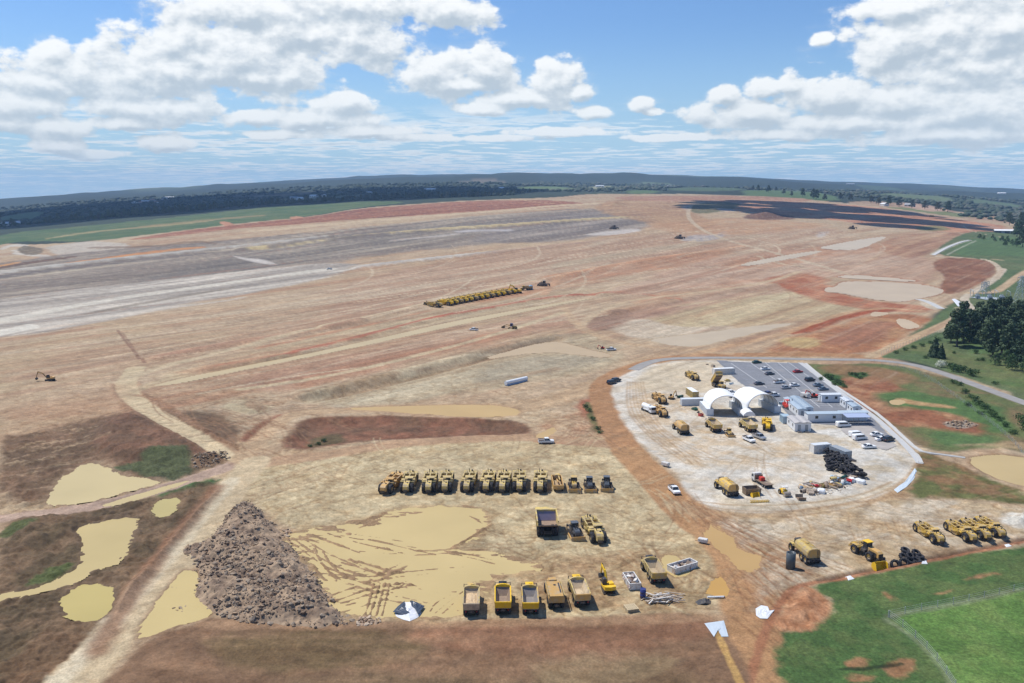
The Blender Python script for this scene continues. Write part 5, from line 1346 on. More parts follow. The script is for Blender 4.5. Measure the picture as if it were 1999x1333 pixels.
# ------------------------------------------------------------------ road vehicles
def make_car(kind="sedan", paint=WHITE):
    t = empty({"sedan": "car", "ute": "ute", "van": "van", "suv": "car"}[kind])
    t["category"] = {"sedan": "car", "ute": "ute", "van": "van", "suv": "car"}[kind]
    L_, W_ = {"sedan": (4.5, 1.75), "ute": (5.1, 1.85), "van": (5.0, 1.9), "suv": (4.7, 1.85)}[kind]
    h = L_ / 2; w = W_ / 2
    b = MB()
    if kind == "van":
        side = [(-h, .35), (h - .1, .35), (h, .75), (h - .75, 1.15), (h - 1.5, 1.9), (-h + .2, 1.98), (-h, 1.8)]
    elif kind == "ute":
        side = [(-h, .4), (h - .1, .4), (h, .8), (h - .1, 1.0), (h - 1.2, 1.1), (-h, 1.05)]
    elif kind == "suv":
        side = [(-h, .4), (h - .1, .4), (h, .8), (h - .15, 1.0), (h - 1.2, 1.1), (-h + .1, 1.15), (-h, .9)]
    else:
        side = [(-h, .32), (h - .1, .32), (h, .65), (h - .2, .82), (h - 1.3, .93), (-h + .1, .95), (-h, .8)]
    b.prism(side, -w, w)
    body = b.build("body", paint, t)
    bmod(body, .09)
    gl = MB()
    if kind == "van":
        gl.prism([(h - .8, 1.2), (h - 1.45, 1.8), (h - 1.52, 1.8), (h - .9, 1.2)], -w * .85, w * .85)
        for s in (-1, 1): gl.prism([(h - 1.1, 1.15), (h - 1.6, 1.7), (-h + .5, 1.72), (-h + .5, 1.2)], s * (w - .01), s * (w + .02))
        gl.box((0, -h + .06, 1.5), (w * 1.5, .1, .45)); gl.build("window", GLASS, t)
    else:
        c = MB()
        z0, z1 = {"sedan": (.9, 1.42), "ute": (1.05, 1.75), "suv": (1.08, 1.74)}[kind]
        y0, y1, y2, y3 = {"sedan": (h - 1.25, h - 2.0, -h + 1.35, -h + .55), "ute": (h - 1.15, h - 1.8, -.45, -.6), "suv": (h - 1.15, h - 1.75, -h + .45, -h + .15)}[kind]
        def ring(y, z, k): return [(-w * k, y, z), (w * k, y, z)]
        vs = ring(y0, z0, .96) + ring(y1, z1, .8) + ring(y2, z1, .8) + ring(y3, z0, .96)
        gl.add(vs, [(0, 1, 3, 2), (4, 5, 7, 6), (0, 2, 4, 6), (1, 7, 5, 3), (2, 3, 5, 4), (0, 6, 7, 1)])
        win = gl.build("window", GLASS, t)
        c.box((0, (y1 + y2) / 2, z1 + .03), (w * 1.62, abs(y1 - y2) + .12, .07), ch=.03)
        for s in (-1, 1):
            for (ya, yb) in ((y0, y1), (y3, y2)): c.bar((s * w * .97, ya, z0), (s * w * .82, yb, z1), .08)
            ym = (y1 + y2) / 2; c.bar((s * w * .98, ym, z0), (s * w * .82, ym, z1), .08)
        c.build("roof", paint, t)
        if kind == "ute":
            d = MB(); d.box((0, -h + .95, 1.12), (W_ - .1, 1.85, .08))
            for s in (-1, 1): d.box((s * (w - .06), -h + .95, 1.28), (.06, 1.85, .28))
            d.box((0, -h + .04, 1.28), (W_ - .1, .06, .28)); d.build("tub", STEELGR, t)
    for s in (-1, 1):
        MB().box((s * (w - .3), h - .04, .72 if kind == "sedan" else .86), (.36, .1, .15)).build("headlight", LAMP, t)
        MB().box((s * (w - .18), -h + .01, .78 if kind == "sedan" else .95), (.26, .06, .18)).build("tail_lamp", LAMPR, t)
    for y in (h - .85, -h + .95):
        for s in (-1, 1): wheel(t, s * (w - .12), y, .34, .22, RIMS, 12, False)
    return t
def bmod(o, w):
    m = o.modifiers.new("edge", 'BEVEL'); m.width = w; m.segments = 2; m.limit_method = 'ANGLE'; m.angle_limit = R(35)
def make_truck(paint=WHITED, cabm=WHITE, deck="flat"):
    t = empty("lorry"); t["category"] = "lorry"
    ch = MB(); ch.box((0, -.3, .8), (.9, 7.4, .3)); ch.build("chassis", DARK, t)
    c = MB(); c.prism([(2.0, .6), (3.7, .6), (3.75, 1.4), (3.45, 2.6), (2.0, 2.7)], -1.15, 1.15); cab = c.build("cab", cabm, t); bmod(cab, .08)
    w = MB(); w.prism([(3.7, 1.6), (3.5, 2.4), (3.56, 2.42), (3.77, 1.6)], -.98, .98)
    for s in (-1, 1): w.prism([(2.5, 1.6), (2.5, 2.3), (3.3, 2.3), (3.5, 1.6)], s * 1.14, s * 1.18)
    w.build("window", GLASS, cab)
    if deck == "flat":
        d = MB(); d.box((0, -1.1, 1.1), (2.4, 5.6, .16)); d.box((0, 1.65, 1.7), (2.4, .12, 1.2)); d.build("deck", STEELBR, t)
    elif deck == "box":
        d = MB(); d.box((0, -1.1, 2.2), (2.45, 5.6, 2.4), ch=.05); d.build("box_body", paint, t)
    else:
        d = MB(); d.box((0, -.2, 1.1), (2.3, 4.0, .2)); d.cyl((0, .9, 1.9), (0, -3.6, 1.9), .95, n=16); d.box((0, 1.4, 1.9), (2.2, .9, 1.4), ch=.06); d.build("tank", paint, t)
    for y in (2.9, -2.0, -3.1):
        for s in (-1, 1): wheel(t, s * 1.0, y, .5, .32, RIMS, 12, False)
    return t
def fwd(h): return np.array([-math.sin(h), math.cos(h)])
def at_front(o, px, h, off, label=None, group=None):
    p = g(*px) - fwd(h) * off
    return put(o, p, h, label, group)
def at(o, px, h, label=None, group=None): return put(o, g(*px), h, label, group)
ORD = ["first", "second", "third", "fourth", "fifth", "sixth", "seventh", "eighth", "ninth", "tenth", "eleventh", "twelfth", "thirteenth", "fourteenth", "fifteenth", "sixteenth"]
# ------------------------------------------------------------------ row of parked scrapers
SC = make_scraper()
SG = "scrapers parked in a row behind the big pond"
xs = [792, 836, 868, 910, 948, 980, 1014, 1054]
for i, x in enumerate(xs):
    o = SC if i == 0 else copy_tree(SC)
    at_front(o, (x, 965), R(180) + R(random.uniform(-4, 4)), 6.8 + random.uniform(-.4, .4), "khaki yellow scraper facing the big pond, %s after the orange scraper in the row" % ORD[i], SG)
    if i in (0, 1, 3, 4, 6): swap(o, YEL, YELO)
    if i in (2, 5): swap(o, YEL, YEL)
SC2 = copy_tree(SC); swap(SC2, YELO, ORG)
at_front(SC2, (747, 967), R(180) - R(13), 6.8, "orange yellow scraper parked askew at the left end of the row", SG)
# towed pan
t = empty("scraper_pan"); t["category"] = "scraper pan"
b = MB()
for s in (-1, 1): b.prism([(3.4, .8), (4.3, 1.4), (4.4, 2.0), (3.6, 2.3), (-4.0, 2.3), (-4.4, 1.6), (-3.6, .5), (2.6, .4)], s * 1.2, s * 1.4)
b.box((0, 0, .6), (2.4, 7.2, .2)); b.prism([(3.3, .5), (4.3, 1.3), (4.4, 2.1), (4.2, 2.1), (3.9, 1.5), (3.1, .6)], -1.35, 1.35); b.bar((0, -3.8, 1.4), (0, 2, 2.2), .3); b.box((0, -4.0, 1.5), (2.6, .3, 1.5))
b.build("bowl", ORG, t)
d = MB(); d.box((0, .4, .9), (2.3, 5.6, .4)); d.build("soil_load", SOILM, t)
d = MB(); d.box((-.2, -3.2, 2.3), (1.4, 1.2, .9), ch=.1); d.bar((-.5, -2.6, 2.4), (-.6, .4, 2.3), .3); d.build("yoke", YEL, t)
for y in (-3.3, 2.9):
    for s in (-1, 1): wheel(t, s * 1.0, y, .75, .5)
at_front(t, (1091, 962), R(180) + R(2), 4.5, "narrow orange scraper pan full of earth between the scrapers and the bulldozers", None)
# ------------------------------------------------------------------ bulldozers
DZ = make_dozer(DARK, ORG, YEL)
DG = "bulldozers with orange blades"
at_front(DZ, (1122, 963), R(180), 3.5, "bulldozer with yellow hood beside the scraper pan, nearest the scrapers", DG)
DZ2 = copy_tree(DZ); swap(DZ2, YEL, GREYC)
at_front(DZ2, (1153, 963), R(180), 3.5, "dark bulldozer between the other two parked behind the brown haul truck", DG)
DZ3 = copy_tree(DZ2)
at_front(DZ3, (1185, 962), R(180) - R(4), 3.5, "dark blue grey bulldozer at the end of the scraper row", DG)
DZ4 = copy_tree(DZ2)
at_front(DZ4, (1130, 1057), R(180) + R(10), 3.5, "dark bulldozer between the brown haul truck and a dusty scraper", DG)
SC3 = copy_tree(SC); at_front(SC3, (1172, 1064), R(180) + R(8), 6.6, "dusty khaki scraper parked beside the dark bulldozer and brown haul truck", None)
swap(SC3, YEL, YELO)
HT = make_haul_truck()
put(HT, g(1068, 1046) + np.array([0, 3.0]), R(2), "wide haul truck with a scoured violet brown tray seen from behind")
# ------------------------------------------------------------------ dump trucks along the bottom
DGp = "dump trucks parked along the bottom edge of the yard"
def rear(o, px, h, off, label, group=DGp):
    return put(o, g(*px) + fwd(h) * off, h, label, group)
D1 = make_dumper(YELO, STEELTAN, STEELTAN, YEL, True)
rear(D1, (920, 1206), R(2), 4.9, "dump truck with its tray full of tan earth")
D2 = make_dumper(YELN, STEELBR, YELN, GLASS)
rear(D2, (982, 1203), R(1), 4.9, "bright yellow dump truck with a black cab roof and empty brown tray")
D3 = make_dumper(YEL, STEELGR, YELN, YELN)
rear(D3, (1036, 1204), R(1), 4.9, "dump truck with a grey empty tray and yellow tailgate")
D5 = make_dumper(YELO, STEELTAN, ORG, YELN)
rear(D5, (1138, 1187), R(6), 4.9, "dump truck with a pale tan tray and orange tailgate")
D6 = make_dumper(YELO, STEELTAN, YEL, DARK)
rear(D6, (1287, 1144), R(7), 4.9, "dump truck with a dark cab beside the skip of rubbish", None)
# flat topped one
D4 = empty("dump_truck"); D4["category"] = "dump truck"
b = MB(); b.box((0, -1.5, 1.15), (1.0, 7.4, .4)); b.build("chassis", DARK, D4)
b = MB(); b.prism([(3.2, 1.3), (4.7, 1.2), (4.9, 1.6), (4.7, 2.2), (3.2, 2.5)], -.9, .9); b.box((0, 2.6, 2.3), (1.8, 1.4, 1.8), taper=(.9, .9), ch=.1); b.build("cab", ORG, D4)
b = MB(); b.box((0, 3.31, 2.7), (1.3, .05, .7)); b.build("window", GLASS, D4)
b = MB(); b.prism([(-1.5, 1.6), (-1.55, 2.5), (-1.3, 3.0), (1.3, 3.0), (1.55, 2.5), (1.5, 1.6)], 1.8, -4.9, axis='y'); tk = b.build("covered_body", ORG, D4)
b = MB(); b.box((.95, -1.2, 3.02), (.28, 4.4, .06)); b.cyl((.1, 0, 3.0), (.1, 0, 3.12), .25, n=10); b.build("hatch", DARK, tk)
b = MB(); b.bar((-1.5, -4.6, 3.05), (-1.5, 1.7, 3.05), .12, .2); b.bar((1.5, -4.6, 3.05), (1.5, 1.7, 3.05), .12, .2); b.build("rail", YELO, tk)
for y in (3.4, -1.7, -3.5):
    for s in (-1, 1): wheel(D4, s * 1.2, y, .92, .72)
rear(D4, (1087, 1191), R(4), 5.0, "orange tan truck with a long flat covered body")
EX = make_excavator(YELN, R(6), s=1.0)
at(EX, (1187, 1152), R(4), "small yellow excavator with its boom raised over the puddles beside the rubbish skip")
# ------------------------------------------------------------------ water trucks
WT = make_water_truck(YELO)
def rear_px(o, px, h, off, label, group=None): return put(o, g(*px) + fwd(h) * off, h, label, group)
WT.scale = (.92,) * 3; rear_px(WT, (1590, 1104), R(9), 5.0, "pale yellow water truck beside the black pipe in the lower yard", "water trucks")
WT2 = copy_tree(WT); swap(WT2, YELO, YEL)
rear_px(WT2, (1433, 972), R(12), 5.0, "yellow water truck beside the brown bin in the depot", "water trucks")
WT3 = copy_tree(WT); swap(WT3, YELO, ORG)
rear_px(WT3, (1338, 850), R(8), 5.0, "orange tan water truck in front of the left dome", "water trucks")
# ------------------------------------------------------------------ lower right
LD = make_loader()
put(LD, g(1690, 1084), R(22), "wheel loader with a black cab and yellow roof in the lower yard")
RS = "scrapers parked beside the paddock fence"
hs = R(180) + R(4)
for i, (px, lab) in enumerate([((1838, 1066), "yellow scraper standing alone beside the paddock, left of three others"), ((1902, 1062), "yellow scraper on the left of the three beside the white heap"),
                               ((1930, 1058), "yellow scraper squeezed in the middle of the three beside the white heap"), ((1958, 1053), "yellow scraper nearest the white gravel heap")]):
    o = copy_tree(SC2); swap(o, ORG, YEL); at_front(o, px, hs + R(random.uniform(-2, 3)), 5.2, lab, RS); o.scale = (.8, .78, .8)
# ------------------------------------------------------------------ depot machines
YG = "machines parked in the depot"
def dz(px, h, lab, k=.86):
    o = at_front(copy_tree(SC2), px, h, 6.6 * k, lab, YG); o.scale = (k, k, k); return o
h0 = R(180) + R(8)
o = dz((1360, 744), h0, "scraper parked alone at the top of the depot"); swap(o, ORG, YEL)
o = dz((1296, 790), h0, "dusty scraper behind the white tanker at the left of the depot")
o = dz((1298, 816), h0, "orange dusty scraper beside the white tanker")
o = dz((1499, 843), R(180) - R(13), "bright yellow scraper coming out of the right dome"); swap(o, ORG, YELN)
D7 = copy_tree(D6); swap(D7, YELO, YEL); put(D7, g(1392, 838), R(6), "dump truck parked tail out in front of the left dome", YG)
D8 = copy_tree(D6); put(D8, g(1459, 838), R(8), "dump truck under repair between the domes", YG)
# dumper with its tray raised
D9 = make_dumper(YEL, STEELBR, "none", YEL)
put(D9, g(1403, 757), R(180) + R(8), "dump truck with its tray tipped up behind the left dome", YG)
for ch_ in REG[D9.name]:
    if ch_.name.startswith("tray"):
        M = Matrix.Translation((0, -4.0, 1.6)) @ Matrix.Rotation(R(40), 4, 'X') @ Matrix.Translation((0, 4.0, -1.6))
        ch_.matrix_local = M
DZs = make_excavator(ORG, R(20), s=.7); at(DZs, (1311, 779), R(-60), "small orange excavator left of the yellow and white container")
DZr = make_dozer(YELO, ORG, YEL); DZr.scale = (.75, .75, .75); at(DZr, (1424, 850), R(185), "small khaki bulldozer between the two dump trucks in the depot", DG)
# brown bin, compact roller, flatbed
t = empty("rock_bin"); t["category"] = "bin"
b = MB()
b.prism([(-1.2, .1), (1.2, .1), (1.5, 1.9), (1.35, 1.9), (1.1, .25), (-1.1, .25), (-1.35, 1.9), (-1.5, 1.9)], -2.1, 2.1)
for s in (-1, 1): b.prism([(-1.2, .1), (1.2, .1), (1.5, 1.9), (-1.5, 1.9)], s * 2.1, s * 2.0)
b.build("shell", STEELBR, t); at(t, (1467, 964), R(10), "open brown steel bin between the water truck and the lorry")
t = empty("loader_bucket"); t["category"] = "bucket"
b = MB(); pts = [(1.0 * math.cos(a), .9 + .9 * math.sin(a)) for a in np.linspace(R(100), R(290), 8)]; b.prism(pts + [(y * .9, .9 + (z - .9) * .9) for y, z in reversed(pts)], -1.5, 1.5)
for s in (-1, 1): b.prism(pts + [(.9, .1), (.5, 1.6)], s * 1.5, s * 1.42)
b.build("shell", YELN, t); at(t, (1718, 1107), R(195), "yellow loader bucket lying behind the wheel loader")
o = copy_tree(t); o.scale = (.7, .7, .7); at(o, (1474, 970), R(200), "small yellow bucket leaning in front of the brown bin")
t = empty("crane_jib"); t["category"] = "jib"
b = MB()
for q in (0, .5):
    for z in (.1, .5): b.bar((-2.6, q, z), (2.6, q, z), .08)
for i in range(8):
    b.bar((-2.6 + i * .65, 0, .1), (-1.95 + i * .65, 0, .5), .06); b.bar((-2.6 + i * .65, .5, .5), (-1.95 + i * .65, .5, .1), .06); b.bar((-2.6 + i * .65, 0, .5), (-2.6 + i * .65, .5, .5), .06)
b.build("lattice", YELN, t); at(t, (1484, 981), R(6), "yellow lattice jib lying on the gravel below the brown bin")
LR = make_truck(WHITED, WHITED, "flat"); put(LR, g(1487, 945), R(16), "flatbed lorry with a white cab beside the brown bin")
b = MB(); b.box((0, 0, .5), (1.3, 1.3, 1), ch=.1); o = b.build("crate", REDM); tag(o, "red crate on the front of the flatbed lorry deck", "crate"); o.location = (LR.location.x, LR.location.y, LR.location.z + 1.22); o.rotation_euler = (0, 0, R(16))
TK = make_truck(WHITE, WHITE, "tank"); put(TK, g(1266, 804), R(180) + R(22), "white tanker lorry beside two dusty scrapers")
t = empty("roller"); t["category"] = "roller"
b = MB(); b.box((0, -.6, 1.0), (1.4, 2.2, .9), ch=.15); b.box((0, 1.3, .9), (1.9, .2, .3)); b.build("body", YELN, t)
b = MB(); b.cyl((-.85, 1.5, .7), (.85, 1.5, .7), .7, n=18); b.build("drum", STEELGR, t)
b = MB(); b.box((0, -.1, 2.3), (1.5, 1.5, .12), ch=.04); 
for sx in (-.65, .65):
    for sy in (-.75, .55): b.bar((sx, sy, 1.3), (sx, sy, 2.3), .08)
b.build("canopy", WHITED, t)
for s in (-1, 1): wheel(t, s * .8, -1.1, .65, .45)
put(t, g(1531, 966), R(190), "small yellow roller with a white canopy beside the scrap heap")
# ------------------------------------------------------------------ the long line of scrapers out on the field
FG = "scrapers lined up far out on the graded field"
hf = heading((868, 592), (886, 597))
hf = R(180) + R(52)
fr = [(858, 600)] + [(880 + 9.8 * i + (0 if i < 6 else .9 * (i - 5)), 596.5 - 1.9 * i) for i in range(13)]
for i, p in enumerate(fr):
    o = at_front(copy_tree(SC2), p, hf + R(random.uniform(-4, 4)), 5.5, "yellow scraper in the long line on the field, %s from its near end" % ORD[i], FG)
    swap(o, ORG, YELN if i % 3 else YEL); o.scale = (1.12,) * 3
EX2 = copy_tree(EX); EX2.scale = (1.5, 1.5, 1.5); put(EX2, g(1011, 572), R(50), "yellow excavator with a high boom at the far end of the scraper line")
D10 = copy_tree(D3); put(D10, g(1027, 566), R(120), "dump truck beside the blue tank at the far end of the scraper line")
t = empty("water_tank"); t["category"] = "water tank"
b = MB(); b.lathe((0, 0, 0), (0, 0, 1), [(0, 0), (0, 1.7), (2.8, 1.7), (3.3, .9), (3.4, 0)], 20); b.build("shell", mat("blue_tank_plastic", (.16, .36, .55), .4), t)
b = MB(); b.cyl((0, 0, 3.4), (0, 0, 3.65), .4, n=10); b.build("lid", WHITE, t); put(t, g(1036, 565), 0, "blue round water tank at the end of the scraper line")
DZ5 = make_dozer(STEELBR, STEELBR); DZ5.scale = (1.3,) * 3; put(DZ5, g(1060, 558), R(70), "brown bulldozer past the blue tank on the red patch")
GRD = make_grader(); put(GRD, g(995, 641), R(65), "orange grader with a dark blue cab on the middle field")
EX3 = copy_tree(DZs); EX3.scale = (1.0,) * 3; put(EX3, g(98, 743), R(80), "small excavator alone on the bare ground at the left edge")
for px, lab in [((1326, 466), "tiny brown bulldozer beside the pale heaps near the skyline"), ((1198, 447), "tiny bulldozer far out on the grey field"), ((1663, 447), "tiny bulldozer in front of the dark topsoil")]:
    o = copy_tree(DZ5); o.scale = (1.6,) * 3; put(o, g(*px), R(60), lab, "bulldozers far out on the earthworks")
o = copy_tree(D3); put(o, g(1818, 423), R(100), "tiny yellow dump truck crossing the dark topsoil")
# ------------------------------------------------------------------ cars
CARS = {}
def car(kind, paint, px, h, lab, group="cars in the car park", put_it=True):
    k = kind
    if k not in CARS: CARS[k] = o = make_car(kind, WHITE)
    else: o = copy_tree(CARS[k])
    if paint is not WHITE:
        swap(o, WHITE, paint)
    return put(o, g(*px), h, lab, group, .0)
hp = R(-72)
CP = [("sedan", WHITE, (1494, 722), "white car next to the charcoal car near the top of the car park"), ("sedan", GREENC, (1477.5, 709), "dark green car at the top edge of the car park"), ("sedan", GREYC, (1502.5, 731.5), "charcoal car in front of the white car at the top of the car park"),
      ("ute", WHITE, (1521, 748), "white ute beside the silver car in the middle of the car park"), ("sedan", SILV, (1534, 759), "silver car in front of the white ute in the car park"), ("sedan", WHITE, (1551, 754), "white car right of the silver car in the car park"),
      ("sedan", GREYC, (1482, 751), "charcoal car alone behind the right dome"), ("sedan", REDC, (1557.5, 727.5), "red car in the right hand bays of the car park"), ("suv", BLACKC, (1581, 744), "black car in the right hand bays of the car park"),
      ("sedan", BLUEG, (1597, 754), "blue grey car below the black car, farther one of two"), ("sedan", BLUEG, (1607, 761.5), "blue grey car below the black car, nearer one of two"),
      ("sedan", BLUEC, (1500, 770), "dark blue car close behind the right dome"), ("ute", WHITE, (1510, 774), "white ute beside the dark blue car behind the right dome")]
for k, pnt, px, lab in CP: car(k, pnt, px, hp + R(random.uniform(-6, 6)), lab)
YC = "vehicles standing in the depot"
for k, pnt, px, h, lab in [("van", WHITE, (1646, 833), R(-80), "white van beside the blue awning"), ("van", WHITE, (1671, 852), R(-72), "white van in the pair on the grey bays, farther one"), ("van", WHITE, (1678, 858), R(-72), "white van in the pair on the grey bays, nearer one"),
                           ("sedan", WHITE, (1696, 875), R(-80), "white car alone below the pair of white vans"), ("sedan", WHITE, (1711, 851), R(-75), "white car beside the drain, farther one of two"), ("sedan", WHITE, (1721, 860), R(-75), "white car beside the drain, nearer one of two"),
                           ("suv", BLACKC, (1734, 861), R(-60), "black car tucked against the white drain"), ("ute", WHITE, (1462, 861), R(200), "white ute in front of the dump truck under repair"), ("ute", SILV, (1482, 856), R(205), "silver ute right of the white ute in front of the domes"),
                           ("suv", GREYC, (1194, 749), R(-50), "charcoal car at the left end of the depot, farther one"), ("suv", GREYC, (1203, 745), R(-50), "charcoal car at the left end of the depot, nearest the red road"),
                           ("sedan", WHITE, (1432, 775), R(-70), "white car between the two domes, farther one"), ("sedan", WHITE, (1427, 768), R(-70), "white car between the two domes, half hidden by the left one")]:
    car(k, pnt, px, h, lab, YC)
car("ute", WHITE, (1066, 865), R(-84), "white ute driving on the red track above the scrapers", None)
car("ute", WHITE, (1316, 961), R(190), "white ute driving down the red haul road", None)
car("ute", WHITE, (1193, 684), R(-70), "white ute beside the orange machine near the pale pond", None)
car("ute", WHITE, (925, 645), R(60), "tiny white ute in the graded field above the long drain", None)
car("ute", WHITE, (643, 526), R(80), "tiny white ute far out on the pale graded field", None)
o = copy_tree(DZs); o.scale = (.55,) * 3; put(o, g(1176, 681), R(100), "small orange excavator beside the white ute near the pale pond"); swap(o, ORG, REDM)
o = copy_tree(DZs); o.scale = (.75,) * 3; put(o, g(1589, 776), R(80), "red excavator in the car park"); swap(o, ORG, REDM)
t = empty("forklift"); t["category"] = "forklift"
b = MB(); b.box((0, -.3, .8), (1.2, 2.2, .8), ch=.12); b.box((0, -1.3, 1.1), (1.2, .5, .7), ch=.1); b.build("body", REDM, t)
b = MB(); b.box((0, -.3, 2.2), (1.1, 1.3, .08)); 
for sx in (-.5, .5):
    for sy in (-.9, .3): b.bar((sx, sy, 1.1), (sx, sy, 2.2), .07)
b.build("guard", REDM, t)
b = MB()
for s in (-.4, .4): b.bar((s, .95, .1), (s, .95, 2.8), .12); b.bar((s, 1.0, .15), (s, 2.1, .12), .12, .05)
b.build("mast", DARK, t)
for y in (.6, -1.0):
    for s in (-1, 1): wheel(t, s * .6, y, .36, .25, RIMS, 12, False)
put(t, g(1538, 798), R(200), "red forklift beside the long grey site office"); t.scale = (1.5,) * 3
t = empty("trailer"); t["category"] = "trailer"
b = MB(); b.box((0, 0, 1.3), (1.9, 3.6, 1.3), ch=.2); b.build("body", WHITED, t); b = MB(); b.bar((0, 1.8, .6), (0, 3.2, .5), .1); b.build("drawbar", DARK, t)
for s in (-1, 1): wheel(t, s * .95, 0, .35, .22, RIMS, 12, False)
put(t, g(1572, 776), R(30), "small white trailer beside the red excavator in the car park")
o = copy_tree(t); o.scale = (.7,) * 3; put(o, g(1299, 910), R(40), "small white trailer where the red haul road bends")
o = copy_tree(t); o.scale = (.6,) * 3; put(o, g(1372, 1060), R(60), "small white trailer beside the ochre puddle on the haul road")
# ------------------------------------------------------------------ dome shelters on containers
FAB = mat("white_dome_fabric", (.80, .80, .79), .5, noise=.03)
CONW = mat("pale_grey_container", (.60, .63, .65), .5, noise=.06)
CONG = mat("grey_container", (.30, .33, .35), .5, noise=.1, dirt=(.4, .33, .25), dirt_amt=.2)
CONB = mat("blue_grey_container", (.36, .47, .54), .5, noise=.08)
def corrugated(mb, c, s, mi=0, rib=.3):
    mb.box(c, s, mi)
    n = int(s[1] / rib)
    for i in range(n):
        y = c[1] - s[1] / 2 + (i + .5) * s[1] / n
        for q in (-1, 1): mb.box((c[0] + q * (s[0] / 2 + .02), y, c[2]), (.05, rib * .5, s[2] - .3), mi)
def make_container(L_=6.1, m=CONW, doors=True, roofm=None):
    t = empty("container"); t["category"] = "container"
    b = MB(); corrugated(b, (0, 0, 1.32), (2.44, L_, 2.56)); b.build("body", m, t)
    f = MB()
    for sx in (-1.2, 1.2):
        for sy in (-L_ / 2 + .02, L_ / 2 - .02): f.box((sx, sy, 1.3), (.16, .16, 2.62))
        for z in (.09, 2.56): f.box((sx, 0, z), (.15, L_ - .2, .14))
    f.build("frame", m, t)
    if roofm:
        r_ = MB(); r_.box((0, 0, 2.68), (2.3, L_ - .2, .06)); r_.build("roof", roofm, t)
    if doors:
        d = MB()
        for s in (-.6, .6): d.box((s, L_ / 2 + .03, 1.3), (1.12, .05, 2.3))
        for s in (-.9, -.35, .35, .9): d.cyl((s, L_ / 2 + .08, .3), (s, L_ / 2 + .08, 2.4), .03, n=6)
        d.build("door", m, t)
    return t
DOMEG = "containers the domes stand on"
CT = make_container(12.2)
def dome(front_l, front_r, back_l, label, side):
    A, B = g(*front_l), g(*front_r); 
    w = np.linalg.norm(B - A); ux = (B - A) / w
    ax = g(*back_l) - A; Ld = 12.5
    ay = np.array([-ux[1], ux[0]])
    if ay @ ax < 0: ay = -ay
    mid = (A + B) / 2 + ay * Ld / 2
    h = math.atan2(-ay[0], ay[1])
    t = empty("dome_shelter"); t["category"] = "dome shelter"
    r_ = w / 2 + .9; hh = 4.9; n = 22
    prof = [(r_ * math.cos(a), 2.62 + hh * math.sin(a) ** .92) for a in np.linspace(math.pi, 0, n)]
    prof2 = [(r_ * .985 * math.cos(a), 2.62 + (hh - .09) * math.sin(a) ** .92) for a in np.linspace(0, math.pi, n)]
    b = MB()
    vs = []; ny = 7
    for k in range(ny):
        y = -Ld / 2 + Ld * k / (ny - 1); sag = 0 if k % 2 == 0 else -.08
        vs += [(x * (1 + sag * .02), y, z + sag * (z - 2.62) * .15) for x, z in prof]
    k0 = len(vs)
    for k in range(ny):
        y = -Ld / 2 + Ld * k / (ny - 1)
        vs += [(x, y, z) for x, z in reversed(prof2)]
    fs = []
    for o_ in (0, k0):
        for k in range(ny - 1):
            for i in range(n - 1): fs.append((o_ + k * n + i, o_ + k * n + i + 1, o_ + (k + 1) * n + i + 1, o_ + (k + 1) * n + i))
    for k in (0, ny - 1):
        for i in range(n - 1): fs.append((k * n + i, k * n + i + 1, k0 + k * n + i + 1, k0 + k * n + i))
    b.add(vs, fs, 0, True); b.build("canopy", FAB, t, fix=True)
    fr_ = MB()
    for k in range(5):
        y = -Ld / 2 + .15 + (Ld - .3) * k / 4
        for i in range(n - 1):
            p, q = prof[i], prof[i + 1]
            fr_.bar((p[0] * .96, y, 2.6 + (p[1] - 2.6) * .965), (q[0] * .96, y, 2.6 + (q[1] - 2.6) * .965), .1)
    fr_.build("frame", STEELGR, t)
    put(t, mid, h, label, "white domes over the workshop", 0)
    for s in side:
        c = copy_tree(CT) if CT.get("label") else CT
        p = mid + ux * s * (w / 2 + .9 + (.35 if s > 0 else -.35) * 0)
        put(c, p, h, "pale container carrying the %s" % {(-1, 'l'): "outer side of the left dome", (1, 'l'): "inner side of the left dome", (-1, 'r'): "inner side of the right dome", (1, 'r'): "outer side of the right dome"}[(s, label_side)], DOMEG, 0)
    return mid, h, ux, ay
label_side = 'l'; M1 = dome((1391, 812), (1444, 812), (1372, 792), "white half round dome with an empty workshop floor, left of two", (-1, 1))
label_side = 'r'; M2 = dome((1464, 810), (1514, 807), (1448, 790), "white half round dome with a yellow scraper in its mouth, right of two", (-1, 1))
h = M1[1]
# white tent between domes, grey wall containers, tank, sheds
t = empty("tent"); t["category"] = "tent"
b = MB(); b.prism([(-2.1, 1.9), (2.1, 1.9), (1.9, 2.6), (1.0, 3.3), (0, 3.5), (-1.0, 3.3), (-1.9, 2.6)], -2.6, 2.6, axis='y'); b.build("canopy", FAB, t)
b = MB()
for sx in (-2, 2):
    for sy in (-2.4, 2.4): b.bar((sx, sy, 0), (sx, sy, 2), .1)
b.build("leg", STEELGR, t); put(t, g(1459, 818), h, "small white tent in the gap between the two domes")
o = copy_tree(CT); put(o, g(1354, 790), h + R(95), "pale grey container standing across behind the left dome", "loose containers"); o.scale = (1, .8, 1)
CYC = make_container(8.0, YELO, True, WHITE); put(CYC, g(1351, 773), h + R(8), "yellow container with a white roof behind the left dome", "loose containers")
CW = make_container(9.5, WHITED, True, WHITE); put(CW, g(1412, 730), R(-78), "white tank container at the edge of the car park", "loose containers")
CB = make_container(4, CONB); put(CB, g(1532, 824), h, "small blue grey container beside the right dome", "loose containers")
CWb = make_container(6.1, WHITED, True, CONW); put(CWb, g(1601, 882), R(-75), "white container with its doors at the head of the tyre heap", "loose containers")
CGr = make_container(7, CONG); put(CGr, g(1640, 891), R(20), "long grey bin container beside the tyre heap", "loose containers")
